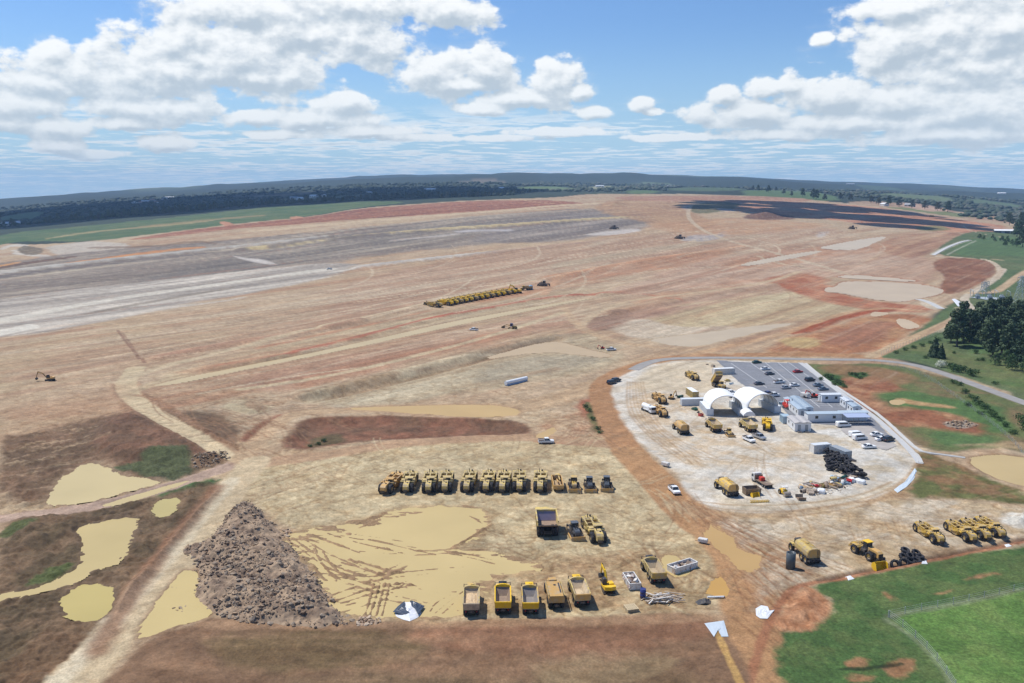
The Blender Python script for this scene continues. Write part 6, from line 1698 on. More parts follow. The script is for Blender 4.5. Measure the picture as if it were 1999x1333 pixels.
# ------------------------------------------------------------------ site offices
ROOFB = mat("pale_blue_grey_metal_roof", (.50, .58, .63), .4, metal=.2, noise=.05)
ROOFT = mat("tan_grey_metal_roof", (.52, .49, .46), .5, noise=.06)
PANEL = mat("white_wall_panel", (.72, .73, .73), .5, noise=.04)
AWN = mat("violet_blue_awning_sheet", (.36, .42, .56), .5, noise=.05)
def make_office(L_, Wd, roofm, nwin=3, door=True, label="", px=None, head=0, hgt=2.7, group="site offices of the depot", end=True):
    t = empty("site_office"); t["category"] = "site office"
    b = MB(); b.box((0, 0, .3 + hgt / 2), (Wd, L_, hgt)); b.box((0, 0, .15), (Wd - .3, L_ - .3, .3)); b.build("wall", PANEL, t)
    r_ = MB(); r_.prism([(-Wd / 2 - .2, .3 + hgt), (-Wd / 2 - .2, .42 + hgt), (0, .75 + hgt), (Wd / 2 + .2, .42 + hgt), (Wd / 2 + .2, .3 + hgt)], -L_ / 2 - .2, L_ / 2 + .2, axis='y')
    n = int(L_ / .8)
    for i in range(n):
        y = -L_ / 2 + (i + .5) * L_ / n
        for s in (-1, 1): r_.bar((s * (Wd / 2 + .2), y, .44 + hgt), (0, y, .77 + hgt), .06)
    r_.build("roof", roofm, t)
    for s in (-1, 1):
        for i in range(nwin):
            y = -L_ / 2 + (i + .5) * L_ / nwin
            f = MB(); f.box((s * (Wd / 2 + .02), y, 1.9), (.06, 1.1, 1.0)); fo = f.build("window", GLASS, t)
            f = MB()
            for dy in (-.58, .58): f.box((s * (Wd / 2 + .035), y + dy, 1.9), (.07, .08, 1.1))
            for z in (1.36, 2.44): f.box((s * (Wd / 2 + .035), y, z), (.07, 1.2, .08))
            f.build("frame", WHITE, fo)
    if door:
        d = MB(); d.box((0, -L_ / 2 - .03, 1.35), (.95, .06, 2.1)); dd = d.build("door", CONG, t)
        d = MB(); d.box((.35, -L_ / 2 - .09, 1.35), (.12, .06, .06)); d.build("handle", DARK, dd)
        d = MB(); d.box((0, -L_ / 2 - .7, .2), (1.4, 1.2, .2)); d.build("step", STEELGR, t)
    put(t, g(*px) if px else (0, 0), head, label, group, 0); return t
hb = heading((1585, 822), (1530, 778))
make_office(18, 3.0, ROOFB, 5, True, "long grey roofed office beside the red forklift", (1551, 803), hb)
make_office(18, 3.0, ROOFB, 5, True, "long grey roofed office on the car park side of its twin", (1564, 800), hb)
make_office(12.5, 3.4, ROOFB, 2, False, "white office with two small dark windows facing the gravel", (1607, 822), R(-87))
make_office(9.5, 3.2, ROOFB, 2, False, "white office behind the violet blue awning", (1664, 820), R(-87))
make_office(9, 3.0, ROOFT, 2, True, "tan roofed cabin with two dark windows, nearer the gravel yard", (1552, 836), hb)
make_office(9, 3.0, ROOFT, 1, True, "tan roofed cabin behind its twin below the long offices", (1566, 836), hb)
make_office(7.5, 3.0, CONW, 2, True, "white cabin alone at the end of the car park bays", (1619, 784), R(-85))
make_office(6, 2.8, CONW, 2, True, "small cabin beside the drain, next to the white cabin", (1652, 795), hb)
make_office(6, 2.8, ROOFB, 2, True, "small cabin beside the drain, next to the awning", (1666, 806), hb)
t = empty("awning"); t["category"] = "awning"
b = MB(); b.prism([(-2.2, 2.75), (2.2, 3.1), (2.2, 3.22), (-2.2, 2.87)], -4.2, 4.2); b.build("sheet", AWN, t)
for sx in (-4, 0, 4):
    for sy in (-2.0, 2.0):
        b = MB(); b.bar((sx, sy, 0), (sx, sy, 2.75 if sy < 0 else 3.05), .1); b.build("post", STEELGR, t)
put(t, g(1671, 827), R(2), "violet blue awning on posts in front of the white office", None, 0)
t = empty("site_shed"); t["category"] = "site shed"
b = MB(); b.box((0, 0, .65), (1.5, 12.6, 1.3)); b.build("wall", mat("blue_panel", (.33, .45, .62), .5), t)
b = MB(); b.cyl((0, -6.5, 1.25), (0, 6.5, 1.25), .85, n=18); b.build("roof", WHITE, t)
hh_ = heading((984, 753), (1031, 742)); put(t, (g(984, 753) + g(1031, 743)) / 2, hh_, "long low white roofed blue shed alone on the tan field")
# ------------------------------------------------------------------ small things in the near yard
SKIPM = mat("chalky_white_skip_paint", (.66, .65, .62), .6, dirt=(.45, .3, .2), dirt_amt=.3)
def make_skip(L_=5.5, Wd=2.3, hgt=1.3):
    t = empty("skip"); t["category"] = "skip"
    b = MB()
    for s in (-1, 1):
        b.box((s * Wd / 2, 0, hgt / 2 + .1), (.1, L_, hgt)); b.box((0, s * L_ / 2, hgt / 2 + .1), (Wd - .1, .1, hgt)); b.bar((s * Wd / 2, -L_ / 2, hgt + .12), (s * Wd / 2, L_ / 2, hgt + .12), .2, .14); b.bar((-Wd / 2, s * L_ / 2, hgt + .12), (Wd / 2, s * L_ / 2, hgt + .12), .18, .14)
        for i in range(5): b.box((s * (Wd / 2 + .08), -L_ / 2 + (i + .5) * L_ / 5, hgt / 2 + .1), (.1, .14, hgt))
    b.box((0, 0, .12), (Wd - .1, L_ - .1, .1)); b.build("shell", SKIPM, t); return t
RUB = mat("mixed_rubbish", (.20, .13, .10), .9, noise=.6, nscale=2.5, dirt=(.6, .6, .58), dirt_amt=.45, dscale=1.7)
def chunks(n, L_, Wd, z0, hz, sz, seed, mb=None):
    rn = random.Random(seed); mb = mb or MB()
    for i in range(n):
        x = rn.uniform(-Wd, Wd); y = rn.uniform(-L_, L_); k = rn.uniform(.4, 1) * sz
        mb.box((x, y, z0 + rn.uniform(0, hz) * (1 - (x / Wd) ** 2 * .6) * (1 - (y / L_) ** 2 * .6)), (k, k * rn.uniform(.5, 1.8), k * rn.uniform(.3, .9)), rn.randrange(3), rot=(rn.uniform(-.6, .6), rn.uniform(-.6, .6), rn.uniform(0, 3)))
    return mb
S1 = make_skip(); put(S1, g(1233, 1140), R(8), "white skip heaped with brown rubbish beside the excavator")
o = chunks(80, 2.4, 1.0, .5, 1.4, .8, 4).build("rubbish", [RUB, STEELBR, WHITED]); tag(o, "heap of brown and white rubbish in the skip beside the excavator", "rubbish"); o.location = S1.location; o.rotation_euler = S1.rotation_euler
S2 = make_skip(6.5, 2.4, 1.5); put(S2, g(1332, 1110), R(-58), "white skip with red brown scrap on the tan puddle")
o = chunks(50, 2.9, 1.0, .7, .8, .9, 5).build("scrap", [STEELBR, RUB, WHITED]); tag(o, "red brown scrap and white bags in the skip on the tan puddle", "scrap"); o.location = S2.location; o.rotation_euler = S2.rotation_euler
TIMB = mat("weathered_timber", (.42, .34, .26), .8, noise=.2)
t = empty("timber_pile"); t["category"] = "timber pile"
rn = random.Random(11); b = MB()
for i in range(46):
    x, y = rn.uniform(-3.6, 3.6), rn.uniform(-1.5, 1.5); a = rn.uniform(-.9, .9); l = rn.uniform(.8, 2.0); z = .15 + rn.uniform(0, .9) * (1 - (x / 4) ** 2)
    b.bar((x - l * math.cos(a), y - l * math.sin(a), z + rn.uniform(-.2, .2)), (x + l * math.cos(a), y + l * math.sin(a), z + rn.uniform(-.2, .3)), .22, .12, rn.randrange(2))
b.build("timber", [TIMB, WHITED], t); put(t, g(1296, 1170), R(5), "pile of pale broken timber below the dump truck with the dark cab")
t = empty("pallet_stack"); t["category"] = "pallets"
b = MB()
for k in range(4):
    for i in range(6): b.box((-1 + i * .4, 0, .16 + k * .2), (.3, 2.4, .05))
    for y in (-1, 0, 1): b.box((0, y, .07 + k * .2), (2.4, .15, .1))
b.build("pallet", mat("new_timber", (.58, .46, .28), .8, noise=.15), t); put(t, g(1232, 1190), R(15), "stack of yellow wooden pallets in the hollow below the excavator")
t = empty("drum"); t["category"] = "drum"
b = MB(); b.lathe((0, 0, 0), (0, 0, 1), [(0, 0), (0, .42), (.42, .42), (.45, .46), (.48, .42), (.95, .42), (.98, .46), (1.01, .42), (1.4, .42), (1.4, .38), (1.36, 0)], 16); b.build("shell", BLUEC, t); put(t, g(1255, 1167), 0, "dark blue drum between the excavator and the timber pile"); t.scale = (1.4,) * 3
t = empty("pipe"); t["category"] = "pipe"
b = MB(); b.lathe((0, 0, 0), (0, 0, 1), [(0, .95), (0, 1.0), (3.6, 1.0), (3.6, .8), (.1, .8), (0, .95)], 20); b.build("shell", mat("black_poly_pipe", (.07, .085, .095), .4), t); put(t, g(1543, 1108), 0, "upright black poly pipe beside the pale yellow water truck")
t = empty("post"); t["category"] = "post"
b = MB(); b.cyl((0, -1.7, .35), (0, 1.7, .2), .18, n=10); b.build("shaft", WHITE, t); b = MB(); b.cyl((0, 1.7, .2), (0, 1.85, .2), .22, n=10); b.build("cap", STEELGR, t); put(t, g(1397, 1168), R(-82), "white post lying beside the orange puddle")
t = empty("tarpaulin"); t["category"] = "tarpaulin"
b = MB(); b.add([(-1.4, -1.1, .05), (0, -1.3, .5), (1.2, -.8, .1), (1.6, .6, .06), (.3, .2, .9), (-.8, .9, .2), (-1.7, .2, .05), (.4, 1.2, .06)], [(0, 1, 4), (1, 2, 4), (2, 3, 4), (3, 7, 4), (7, 5, 4), (5, 6, 4), (6, 0, 4)]); sd_ = b.build("sheet", DARK, t); sd_.modifiers.new("th", 'SOLIDIFY').thickness = .05
put(t, g(1374, 1175), 0, "crumpled dark tarpaulin beside the white post")
def sheet(name, px, col, label, seed, cut=None, peak=.5):
    """crumpled membrane lying on the ground, its outline as seen"""
    pts = W(px); c = pts.mean(0); rn = np.random.RandomState(seed)
    vs = []; fs = []; n = len(pts); rings = 6
    for k in range(rings):
        f_ = 1 - k / rings
        for i, p in enumerate(pts):
            q = c + (p - c) * f_
            vs.append((q[0], q[1], gh(q[0], q[1]) + .05 + peak * (1 - f_) * .7 + rn.rand() * .12 * (1 if 0 < k else .3)))
    vs.append((c[0], c[1], gh(c[0], c[1]) + peak))
    for k in range(rings - 1):
        for i in range(n): fs.append((k * n + i, k * n + (i + 1) % n, (k + 1) * n + (i + 1) % n, (k + 1) * n + i))
    for i in range(n): fs.append(((rings - 1) * n + i, (rings - 1) * n + (i + 1) % n, rings * n))
    b = MB(); b.add(vs, fs, 0, False)
    o = b.build(name, col); m_ = o.modifiers.new("th", 'SOLIDIFY'); m_.thickness = .04
    tag(o, label, "plastic sheet"); return o
SHW = mat("white_plastic_sheet", (.70, .71, .72), .35, noise=.04)
SHL = mat("pale_blue_plastic_sheet", (.52, .58, .62), .35, noise=.05)
SHB = mat("blue_black_plastic_sheet", (.045, .06, .085), .35, noise=.2)
sheet("plastic_sheet", "768,1196 775,1184 790,1175 806,1174 824,1182 828,1190 815,1206 800,1213 788,1210 776,1204", SHW, "white plastic sheet spread over a mound beside the big pond", 1, None, .9)
for k_, (s_, sd2, pk, lb_) in enumerate([("767,1197 776,1185 790,1178 791,1186 800,1200 786,1201", 2, .55, "dark blue plastic flap over the left of the white sheet"), ("800,1176 815,1180 829,1186 816,1203 810,1190 803,1184", 3, .75, "dark blue plastic flap over the right of the white sheet")]):
    o = sheet("plastic_flap", s_, SHB, lb_, sd2, None, pk); o.location.z = .42
sheet("plastic_sheet", "1375,1217 1413,1212 1422,1243 1408,1243 1404,1232 1408,1226 1396,1225 1398,1232 1394,1243", SHL, "pale blue plastic sheet with a cut out at the head of the ochre ditch", 4, None, .03)
sheet("plastic_sheet", "1475,1188 1486,1182 1499,1184 1502,1192 1512,1191 1504,1200 1498,1208 1484,1208 1476,1202", SHW, "crumpled white plastic sheet beside the track into the paddock", 5, None, .04)
sheet("plastic_sheet", "1650,1124 1660,1122 1668,1130 1656,1132", SHW, "small white plastic scrap on the paddock bank below the loader", 6, None, .1)
sheet("plastic_sheet", "1800,1096 1808,1094 1811,1101 1799,1101", SHW, "small white plastic scrap in front of the near tyre heap", 7, None, .1)
sheet("plastic_sheet", "1960,1062 1970,1060 1975,1066 1965,1068", SHW, "small white plastic scrap in front of the right hand scrapers", 8, None, .1)
sheet("plastic_sheet", "1745,955 1765,942 1778,925 1786,914 1790,920 1784,935 1770,950 1752,962", SHL, "long white plastic drain liner at the right end of the depot", 9, None, .05)
sheet("plastic_sheet", "1858,584 1864,583 1884,595 1880,599 1870,598", SHW, "white plastic lining beside the bend of the country road", 10, None, .1)
# ------------------------------------------------------------------ tyres
def make_tyre(r=.85, w=.6):
    b = MB(); n = 18
    b.lathe((0, 0, w / 2), (0, 0, 1), [(-w / 2, r * .58), (-w / 2, r * .86), (-w * .36, r * .97), (0, r), (w * .36, r * .97), (w / 2, r * .86), (w / 2, r * .58), (w * .3, r * .52), (-w * .3, r * .52), (-w / 2, r * .58)], n)
    for i in range(n):
        a = 2 * math.pi * i / n; q = (1 if i % 2 else -1)
        b.bar((math.cos(a) * r * .97, math.sin(a) * r * .97, w / 2 + q * w * .42), (math.cos(a + .12) * r, math.sin(a + .12) * r, w / 2), .14, .06)
    return b.build("tyre", RUBBER)
TY = make_tyre(); TY["category"] = "tyre"; used = [False]
def tyre(p, z, tilt=(0, 0, 0), s=1.0, label="", group=""):
    o = TY if not used[0] else TY.copy()
    if used[0]: COL.objects.link(o)
    used[0] = True
    o.location = (p[0], p[1], gh(p[0], p[1]) + z); o.rotation_euler = tilt; o.scale = (s, s, s); o["label"] = label; o["group"] = group; o["category"] = "tyre"
    return o
rn = random.Random(9)
TL = "big worn black tyre lying in the long tyre heap beside the grey bin container"
tp = W("1609,884 1630,885 1650,898 1668,915 1690,934 1684,938 1655,930 1632,921 1612,918 1611,900")
lo_, hi_ = tp.min(0), tp.max(0); cnt = 0; placed = []
while cnt < 95:
    p = lo_ + np.array([rn.random(), rn.random()]) * (hi_ - lo_)
    if sdf(tp, p[:1], p[1:])[0] < .3: continue
    near_ = sum(1 for q in placed if np.hypot(*(q - p)) < 1.4)
    if near_ > 2: continue
    cnt += 1
    lvl = near_ * .55
    tyre(p, .02 + lvl, (rn.uniform(-.35, .35) + (1.2 if rn.random() < .15 else 0), rn.uniform(-.35, .35), rn.uniform(0, 6)), rn.uniform(.85, 1.15), TL, "tyres in the long heap")
    placed.append(p)
TL2 = "black tyre in the small heap beside the paddock bank"
for i, (px, z, tl) in enumerate([((1746, 1101), 0, .9), ((1763, 1098), .0, .7), ((1762, 1090), .3, .4), ((1768, 1084), 0, .1), ((1775, 1090), .5, .5), ((1766, 1080), .5, .3), ((1783, 1088), 0, .2), ((1787, 1084), .4, .4), ((1795, 1088), 0, .1), ((1800, 1092), 0, .3), ((1778, 1094), 0, .2), ((1790, 1094), 0, 0)]):
    if i < 2:
        tyre(g(*px), z + .3, (1.0, .1, 0), 1.3, ["big tyre standing on edge at the left of the small heap", "big tyre standing on edge in front of the small heap"][i], "tyres in the small heap")
    else: tyre(g(*px), z, (tl, tl * .5, 0), 1.15, TL2, "tyres in the small heap")
# ------------------------------------------------------------------ scrap sorted along the depot edge
PAL = [STEELBR, STEELGR, WHITED, YELO, ORG, STEELBR, TIMB, BLUEG, TIMB, DARK, CONB, GREENC, REDC]
rn = random.Random(21)
def scrap(px, i, where="in the row of scrap along the depot edge", grp="scrap along the depot edge"):
    k = i % 5; m_ = PAL[rn.randrange(len(PAL))]
    b = MB()
    if k == 0:
        b.lathe((0, 0, 0), (0, 0, 1), [(0, 0), (0, .42), (.45, .42), (.48, .46), (.51, .42), (1.2, .42), (1.2, .36), (1.16, 0)], 14); nm = "drum"; rot = (rn.choice([0, 1.5]), 0, rn.uniform(0, 3))
    elif k == 1:
        for q in range(5): b.bar((rn.uniform(-.4, .4), -1.4, .1 + q * .12), (rn.uniform(-.4, .4), 1.4, .1 + q * .12), .16)
        nm = "beam_bundle"; rot = (0, 0, rn.uniform(0, 3))
    elif k == 2:
        for s in (-1, 1): b.box((s * .6, 0, .5), (.08, 1.6, .9)); b.box((0, s * .8, .5), (1.2, .08, .9))
        b.box((0, 0, .1), (1.2, 1.6, .08)); chunks(8, .6, .4, .4, .5, .5, i, b); nm = "crate"; rot = (0, 0, rn.uniform(0, 3))
    elif k == 3:
        b.prism([(-1.0, 0), (1.0, 0), (1.2, .5), (.6, .9), (-.6, .9), (-1.2, .5)], -.7, .7); b.cyl((-1, 0, .9), (1, .2, 1.0), .1, n=8); nm = "machine_guard"; rot = (rn.uniform(-.2, .2), rn.uniform(-.2, .2), rn.uniform(0, 3))
    else:
        b.lathe((0, 0, .5), (1, 0, 0), [(-1.4, .38), (-1.4, .5), (1.4, .5), (1.4, .38), (-1.4, .38)], 14); nm = "pipe"; rot = (0, 0, rn.uniform(0, 3))
    o = b.build(nm, [m_, PAL[rn.randrange(9)], STEELBR])
    p = g(*px); o.location = (p[0], p[1], gh(*p)); o.rotation_euler = rot
    tag(o, {"drum": "metal drum " + where, "beam_bundle": "bundle of steel beams " + where, "crate": "open crate of parts " + where, "machine_guard": "bent machine guard " + where, "pipe": "short wide pipe " + where}[nm], nm.replace("_", " "), grp)
for i in range(58):
    u_ = rn.random(); v_ = rn.random()
    x = 1562 + 110 * u_; yc = 972 - 26 * u_; scrap((x, yc - 12 + 20 * (v_ - .5) * (1 - .3 * u_)), i)
for k_, px in enumerate([(1663, 940), (1676, 942), (1682, 944), (1603, 962)]):
    b = MB(); b.box((0, 0, .55), (1.5 if k_ < 3 else 2.2, 2.0, 1.1), ch=.3)
    o = b.build("bulk_bag", WHITE); p = g(*px); o.location = (p[0], p[1], gh(*p)); o.rotation_euler = (0, 0, k_ * .4)
    tag(o, ["white bulk bag at the end of the tyre heap, left of three", "white bulk bag at the end of the tyre heap, middle of three", "white bulk bag at the end of the tyre heap, right of three", "white bulk bag in front of the scrap row"][k_], "bulk bag", "white bulk bags")
b = MB(); b.prism([(-1.3, 0), (1.3, 0), (1.5, .9), (1.35, .9), (1.15, .12), (-1.15, .12), (-1.35, .9), (-1.5, .9)], -1, 1); o = b.build("trough", STEELBR); p = g(1563, 974); o.location = (p[0], p[1], gh(*p)); tag(o, "rusty open trough at the near corner of the scrap row", "trough")
for k_, px in enumerate([(1336, 783), (1328, 776), (1392, 716), (1378, 712), (1420, 744), (1428, 750), (1526, 788), (1368, 812), (1362, 806), (1356, 800), (1662, 900)]):
    scrap(px, k_ * 3 + 1, "standing loose round the two domes", "loose gear round the domes")
# ------------------------------------------------------------------ sealed surfaces laid over the ground
ASPH = mat("asphalt", (.17, .175, .19), .85, noise=.14, nscale=.25, bump=.1, dirt=(.36, .31, .25), dirt_amt=.14, dscale=.06)
GRAV = mat("grey_road_gravel", (.33, .31, .285), .9, noise=.15, nscale=.3, bump=.2)
CONC = mat("pale_concrete", (.50, .49, .46), .7, noise=.08, nscale=.6)
GEOT = mat("white_drain_lining", (.48, .475, .455), .6, noise=.06, nscale=.8)
PAINT = mat("white_line_paint", (.62, .62, .60), .6, noise=.1)
def strip(line, w, name, material, lift=.05, label=None, kerb=0.0, seg=3.0, k=2, world=False, parent=None, wts=None):
    """a sheet of true width w draped on the ground along a line"""
    pts = np.asarray(line, float) if world else W(line)
    pts = smooth_poly(pts, k, False)
    d = np.concatenate([[0], np.cumsum(np.linalg.norm(np.diff(pts, axis=0), axis=1))])
    n = max(2, int(d[-1] / seg)); s = np.linspace(0, d[-1], n)
    q = np.stack([np.interp(s, d, pts[:, 0]), np.interp(s, d, pts[:, 1])], 1)
    tg = np.gradient(q, axis=0); tg /= np.linalg.norm(tg, axis=1)[:, None]; nr_ = np.stack([-tg[:, 1], tg[:, 0]], 1)
    offs = [-w / 2, 0, w / 2]
    vs = []; fs = []
    for i in range(n):
        z = max(gh(*(q[i] + nr_[i] * o)) for o in offs)
        for o in offs:
            p = q[i] + nr_[i] * o; vs.append((p[0], p[1], z + lift))
        if kerb:
            for o, zz in ((-w / 2 - .25, lift - .3), (-w / 2 - .2, lift + kerb), (-w / 2 + .02, lift + kerb), (-w / 2 + .05, lift - .02), (w / 2 - .05, lift - .02), (w / 2 - .02, lift + kerb), (w / 2 + .2, lift + kerb), (w / 2 + .25, lift - .3)):
                p = q[i] + nr_[i] * o; vs.append((p[0], p[1], z + zz))
    m_ = 11 if kerb else 3
    for i in range(n - 1):
        for j in range(2): fs.append((i * m_ + j, i * m_ + j + 1, (i + 1) * m_ + j + 1, (i + 1) * m_ + j))
        if kerb:
            for j in (3, 4, 5, 7, 8, 9): fs.append((i * m_ + j, i * m_ + j + 1, (i + 1) * m_ + j + 1, (i + 1) * m_ + j))
    b = MB(); b.add(vs, fs)
    o = b.build(name, material, parent, fix=False)
    me = o.data
    if parent is None: o["kind"] = "structure"
    if label: o["label"] = label
    return o
strip("1236,722 1262,708 1300,700 1380,698 1480,699 1560,701 1640,702 1700,702 1780,710 1840,728 1900,750 1999,786 2080,815", 5.5, "road", GRAV, .06, "grey gravel road past the top of the car park", seg=4)
# car park sheet
cpm, cpd = region(CARPARK, 0, 1, 0)
mask = np.zeros(NV, bool); mask[cpm[cpd > 0]] = True
q = np.stack(grid_faces(mask), 1); used_, inv = np.unique(q, return_inverse=True)
o = mesh_from_arrays("car_park", np.stack([X[used_], Y[used_], Z0[used_] + .06], 1), inv.reshape(-1, 4), ASPH); o["kind"] = "structure"; o["label"] = "grey asphalt car park"
mask = np.zeros(NV, bool); i2, d2 = region("1645,826 1690,826 1742,858 1752,872 1730,880 1700,872 1668,862 1640,840", .6, 5, 0); mask[i2[d2 > 0]] = True
q = np.stack(grid_faces(mask), 1); used_, inv = np.unique(q, return_inverse=True)
o = mesh_from_arrays("car_park", np.stack([X[used_], Y[used_], np.maximum(TOT[used_], Z0[used_]) + .09], 1), inv.reshape(-1, 4), mat("dusty_asphalt", (.34, .31, .28), .9, noise=.15, nscale=.3)); o["kind"] = "structure"; o["label"] = "dusty grey parking bays below the offices"
mk = MB()
def mark(a, b_, w=.14, lift=.066):
    a, b_ = np.asarray(a), np.asarray(b_); d = (b_ - a) / np.linalg.norm(b_ - a); n_ = np.array([-d[1], d[0]]) * w / 2
    vs = []; k = max(2, int(np.linalg.norm(b_ - a) / 4))
    for i in range(k + 1):
        p = a + (b_ - a) * i / k
        for s in (-1, 1):
            r_ = p + n_ * s; vs.append((r_[0], r_[1], float(H(*r_)) + lift))
    mk.add(vs, [(2 * i, 2 * i + 1, 2 * i + 3, 2 * i + 2) for i in range(k)])
aisle = [((1427, 709), (1497, 757)), ((1466, 709), (1530, 752)), ((1494, 708), (1600, 795)), ((1519, 708), (1625, 795)), ((1540, 708), (1600, 750))]
for a, b_ in aisle:
    A, B = g(*a), g(*b_); mark(A, B, .22)
    d = (B - A) / np.linalg.norm(B - A); n_ = np.array([d[1], -d[0]])
    L_ = np.linalg.norm(B - A)
    for i in range(int(L_ / 2.6)):
        for s in (-1, 1): mark(A + d * (i * 2.6 + .5) + n_ * s * .2, A + d * (i * 2.6 + .5) + n_ * s * 4.6, .1)
o = mk.build("road_markings", PAINT, fix=False); o["kind"] = "structure"
# drains along the right side of the depot
strip("1562,708 1582,722 1606,741 1640,766 1680,795 1712,818 1742,846 1768,870 1788,892 1796,905", 1.7, "drain", GEOT, .06, "white lined drain beside the car park", .12)
strip("1572,709 1600,733 1640,760 1690,792 1722,815 1756,846 1778,868 1800,884 1830,886 1862,891 1884,894", .9, "drain", CONC, .08, "pale concrete drain leading to the farm pond", .12)
strip("1776,880 1786,884 1794,894 1797,903", 1.0, "drain", CONC, .08, "short pale drain spur", .1)
strip("1822,498 1850,482 1880,471 1893,469", 3.5, "drain", CONC, .1, "straight pale concrete chute on the green bank", .12, 6)
strip("1792,584 1812,589 1838,603", 4, "drain", CONC, .12, "pale spillway below the wide pond", .1, 4)
# ------------------------------------------------------------------ rubble heap
ROCK = mat("broken_rock", (.30, .205, .135), .95, noise=.4, nscale=.9, bump=.5, dirt=(.37, .265, .17), dirt_amt=.6, dscale=.3)
ROCK2 = mat("pale_broken_rock", (.37, .29, .21), .9, noise=.25, nscale=1.5, bump=.4)
ROCK3 = mat("dark_wet_rock", (.14, .10, .075), .8, noise=.3, nscale=1.5, bump=.4)
hp_px = "482,976 500,990 524,1012 548,1034 556,1046 590,1090 612,1120 640,1160 656,1188 680,1204 694,1214 660,1222 600,1226 520,1218 448,1210 404,1192 372,1166 378,1140 384,1112 378,1092 356,1072 372,1062 402,1058 424,1032 446,1004 464,982"
hp_poly = W(hp_px)
t = empty("rubble_heap"); t["category"] = "rubble heap"; t["label"] = "long heap of broken grey brown rock beside the big pond"
hi_, hd_ = region(hp_px, 1.0, 4, 1)
mask = np.zeros(NV, bool); mask[hi_[hd_ > -.6]] = True
q = np.stack(grid_faces(mask), 1); used_, inv = np.unique(q, return_inverse=True)
dd = np.zeros(NV); dd[hi_] = hd_
xh, yh = X[used_], Y[used_]; dh = dd[used_]
flat = sstep(5, 14, sdf(W("500,1030 560,1060 600,1130 560,1100 520,1060"), xh, yh) + 8)
ridge = 1 - np.abs(fbm(xh, yh, 2.4, 3, 91)); ridge2 = 1 - np.abs(fbm(xh, yh, 6.5, 3, 92))
hz_ = sstep(-.6, 6, dh) * 1.5 + sstep(-.3, 2.5, dh) * ((ridge - .6) * .8 + (ridge2 - .6) * 1.8) * (1 - .75 * flat) - .15
HZ = np.zeros(NV); HZ[used_] = hz_
hm = mesh_from_arrays("heap", np.stack([xh, yh, Z0[used_] + Z[used_] + hz_], 1), inv.reshape(-1, 4), ROCK, False); hm.parent = t
rs = np.random.RandomState(12)
lo_, hi2 = hp_poly.min(0), hp_poly.max(0)
ico = bmesh.new(); bmesh.ops.create_icosphere(ico, subdivisions=1, radius=1); ico_v = np.array([v.co[:] for v in ico.verts]); ico_f = [tuple(v.index for v in f.verts) for f in ico.faces]; ico.free()
def rocks_mesh(pts, sizes, mats_, name, parent=None, seed=1, squash=.65):
    r_ = np.random.RandomState(seed); V_ = []; F_ = []; M_ = []
    for k, (p, s) in enumerate(zip(pts, sizes)):
        v = ico_v * (1 + r_.uniform(-.32, .32, (len(ico_v), 1))) * np.array([1, r_.uniform(.6, 1), squash * r_.uniform(.7, 1.2)]) * s
        a = r_.rand() * 6.28; ca, sa = math.cos(a), math.sin(a); tl = r_.uniform(-.5, .5)
        v = np.stack([v[:, 0] * ca - v[:, 1] * sa, v[:, 0] * sa + v[:, 1] * ca, v[:, 2] + v[:, 0] * tl], 1) + p
        o_ = len(V_) * len(ico_v); V_.append(v); F_ += [tuple(i + o_ for i in f) for f in ico_f]; M_ += [r_.choice(len(mats_), p=None)] * len(ico_f)
    b = MB(); b.v = [tuple(p) for p in np.concatenate(V_)]; b.f = F_; b.m = M_; b.smooth = [False] * len(F_)
    return b.build(name, mats_, parent, fix=False)
pts = []; szs = []
while len(pts) < 4200:
    p = lo_ + rs.rand(2) * (hi2 - lo_)
    d_ = sdf(hp_poly, p[:1], p[1:])[0]
    if d_ < -.4: continue
    fl = sstep(5, 14, sdf(W("500,1030 560,1060 600,1130 560,1100 520,1060"), p[:1], p[1:])[0] + 8)
    if rs.rand() < fl * .9: continue
    if fbm(p[:1], p[1:], 5, 3, 95)[0] < -.12 and rs.rand() < .8: continue
    D_ = math.hypot(*p); a_ = math.atan2(*p); r_i = int(np.clip(np.searchsorted(Ds, D_), 1, NR - 1)); c_i = int(np.clip(np.searchsorted(fine, a_), 1, NF - 1))
    pts.append((p[0], p[1], gh(*p) + HZ[r_i * NC + c_i] + rs.uniform(-.1, .15))); szs.append(.12 + .55 * rs.rand() ** 5)
o = rocks_mesh(pts, szs, [ROCK, ROCK, ROCK2, ROCK2, ROCK3], "rubble", t, 2); o["kind"] = "stuff"
def heap_at(px_list, n, s0, s1, label, seed, name="rock_pile"):
    r_ = np.random.RandomState(seed); poly = W(px_list); l, h_ = poly.min(0), poly.max(0); P_ = []; S_ = []
    while len(P_) < n:
        p = l + r_.rand(2) * (h_ - l); d_ = sdf(poly, p[:1], p[1:])[0]
        if d_ < 0: continue
        P_.append((p[0], p[1], gh(*p) + min(d_, 2) * .45 * r_.rand())); S_.append(s0 + (s1 - s0) * r_.rand() ** 2)
    o = rocks_mesh(P_, S_, [ROCK, ROCK2, ROCK], name, None, seed); tag(o, label, "rock pile"); return o
heap_at("338,1186 352,1176 364,1180 362,1190 346,1196", 45, .2, .6, "small clump of rocks standing in the pond left of the rubble heap", 31)
heap_at("336,1141 346,1138 348,1150 338,1154", 20, .2, .5, "tiny clump of rocks at the upper edge of the pond by the rubble heap", 32)
heap_at("356,1070 372,1062 392,1064 384,1082 366,1082", 40, .25, .7, "brown boulders spilled on the dirt track beside the rubble heap", 33)
heap_at("380,1082 398,1078 404,1094 384,1098", 30, .2, .6, "blue grey rocks at the left corner of the rubble heap", 34)
heap_at("548,1036 566,1032 570,1044 552,1050", 30, .2, .6, "spilled boulders at the tip of the big pond", 35)
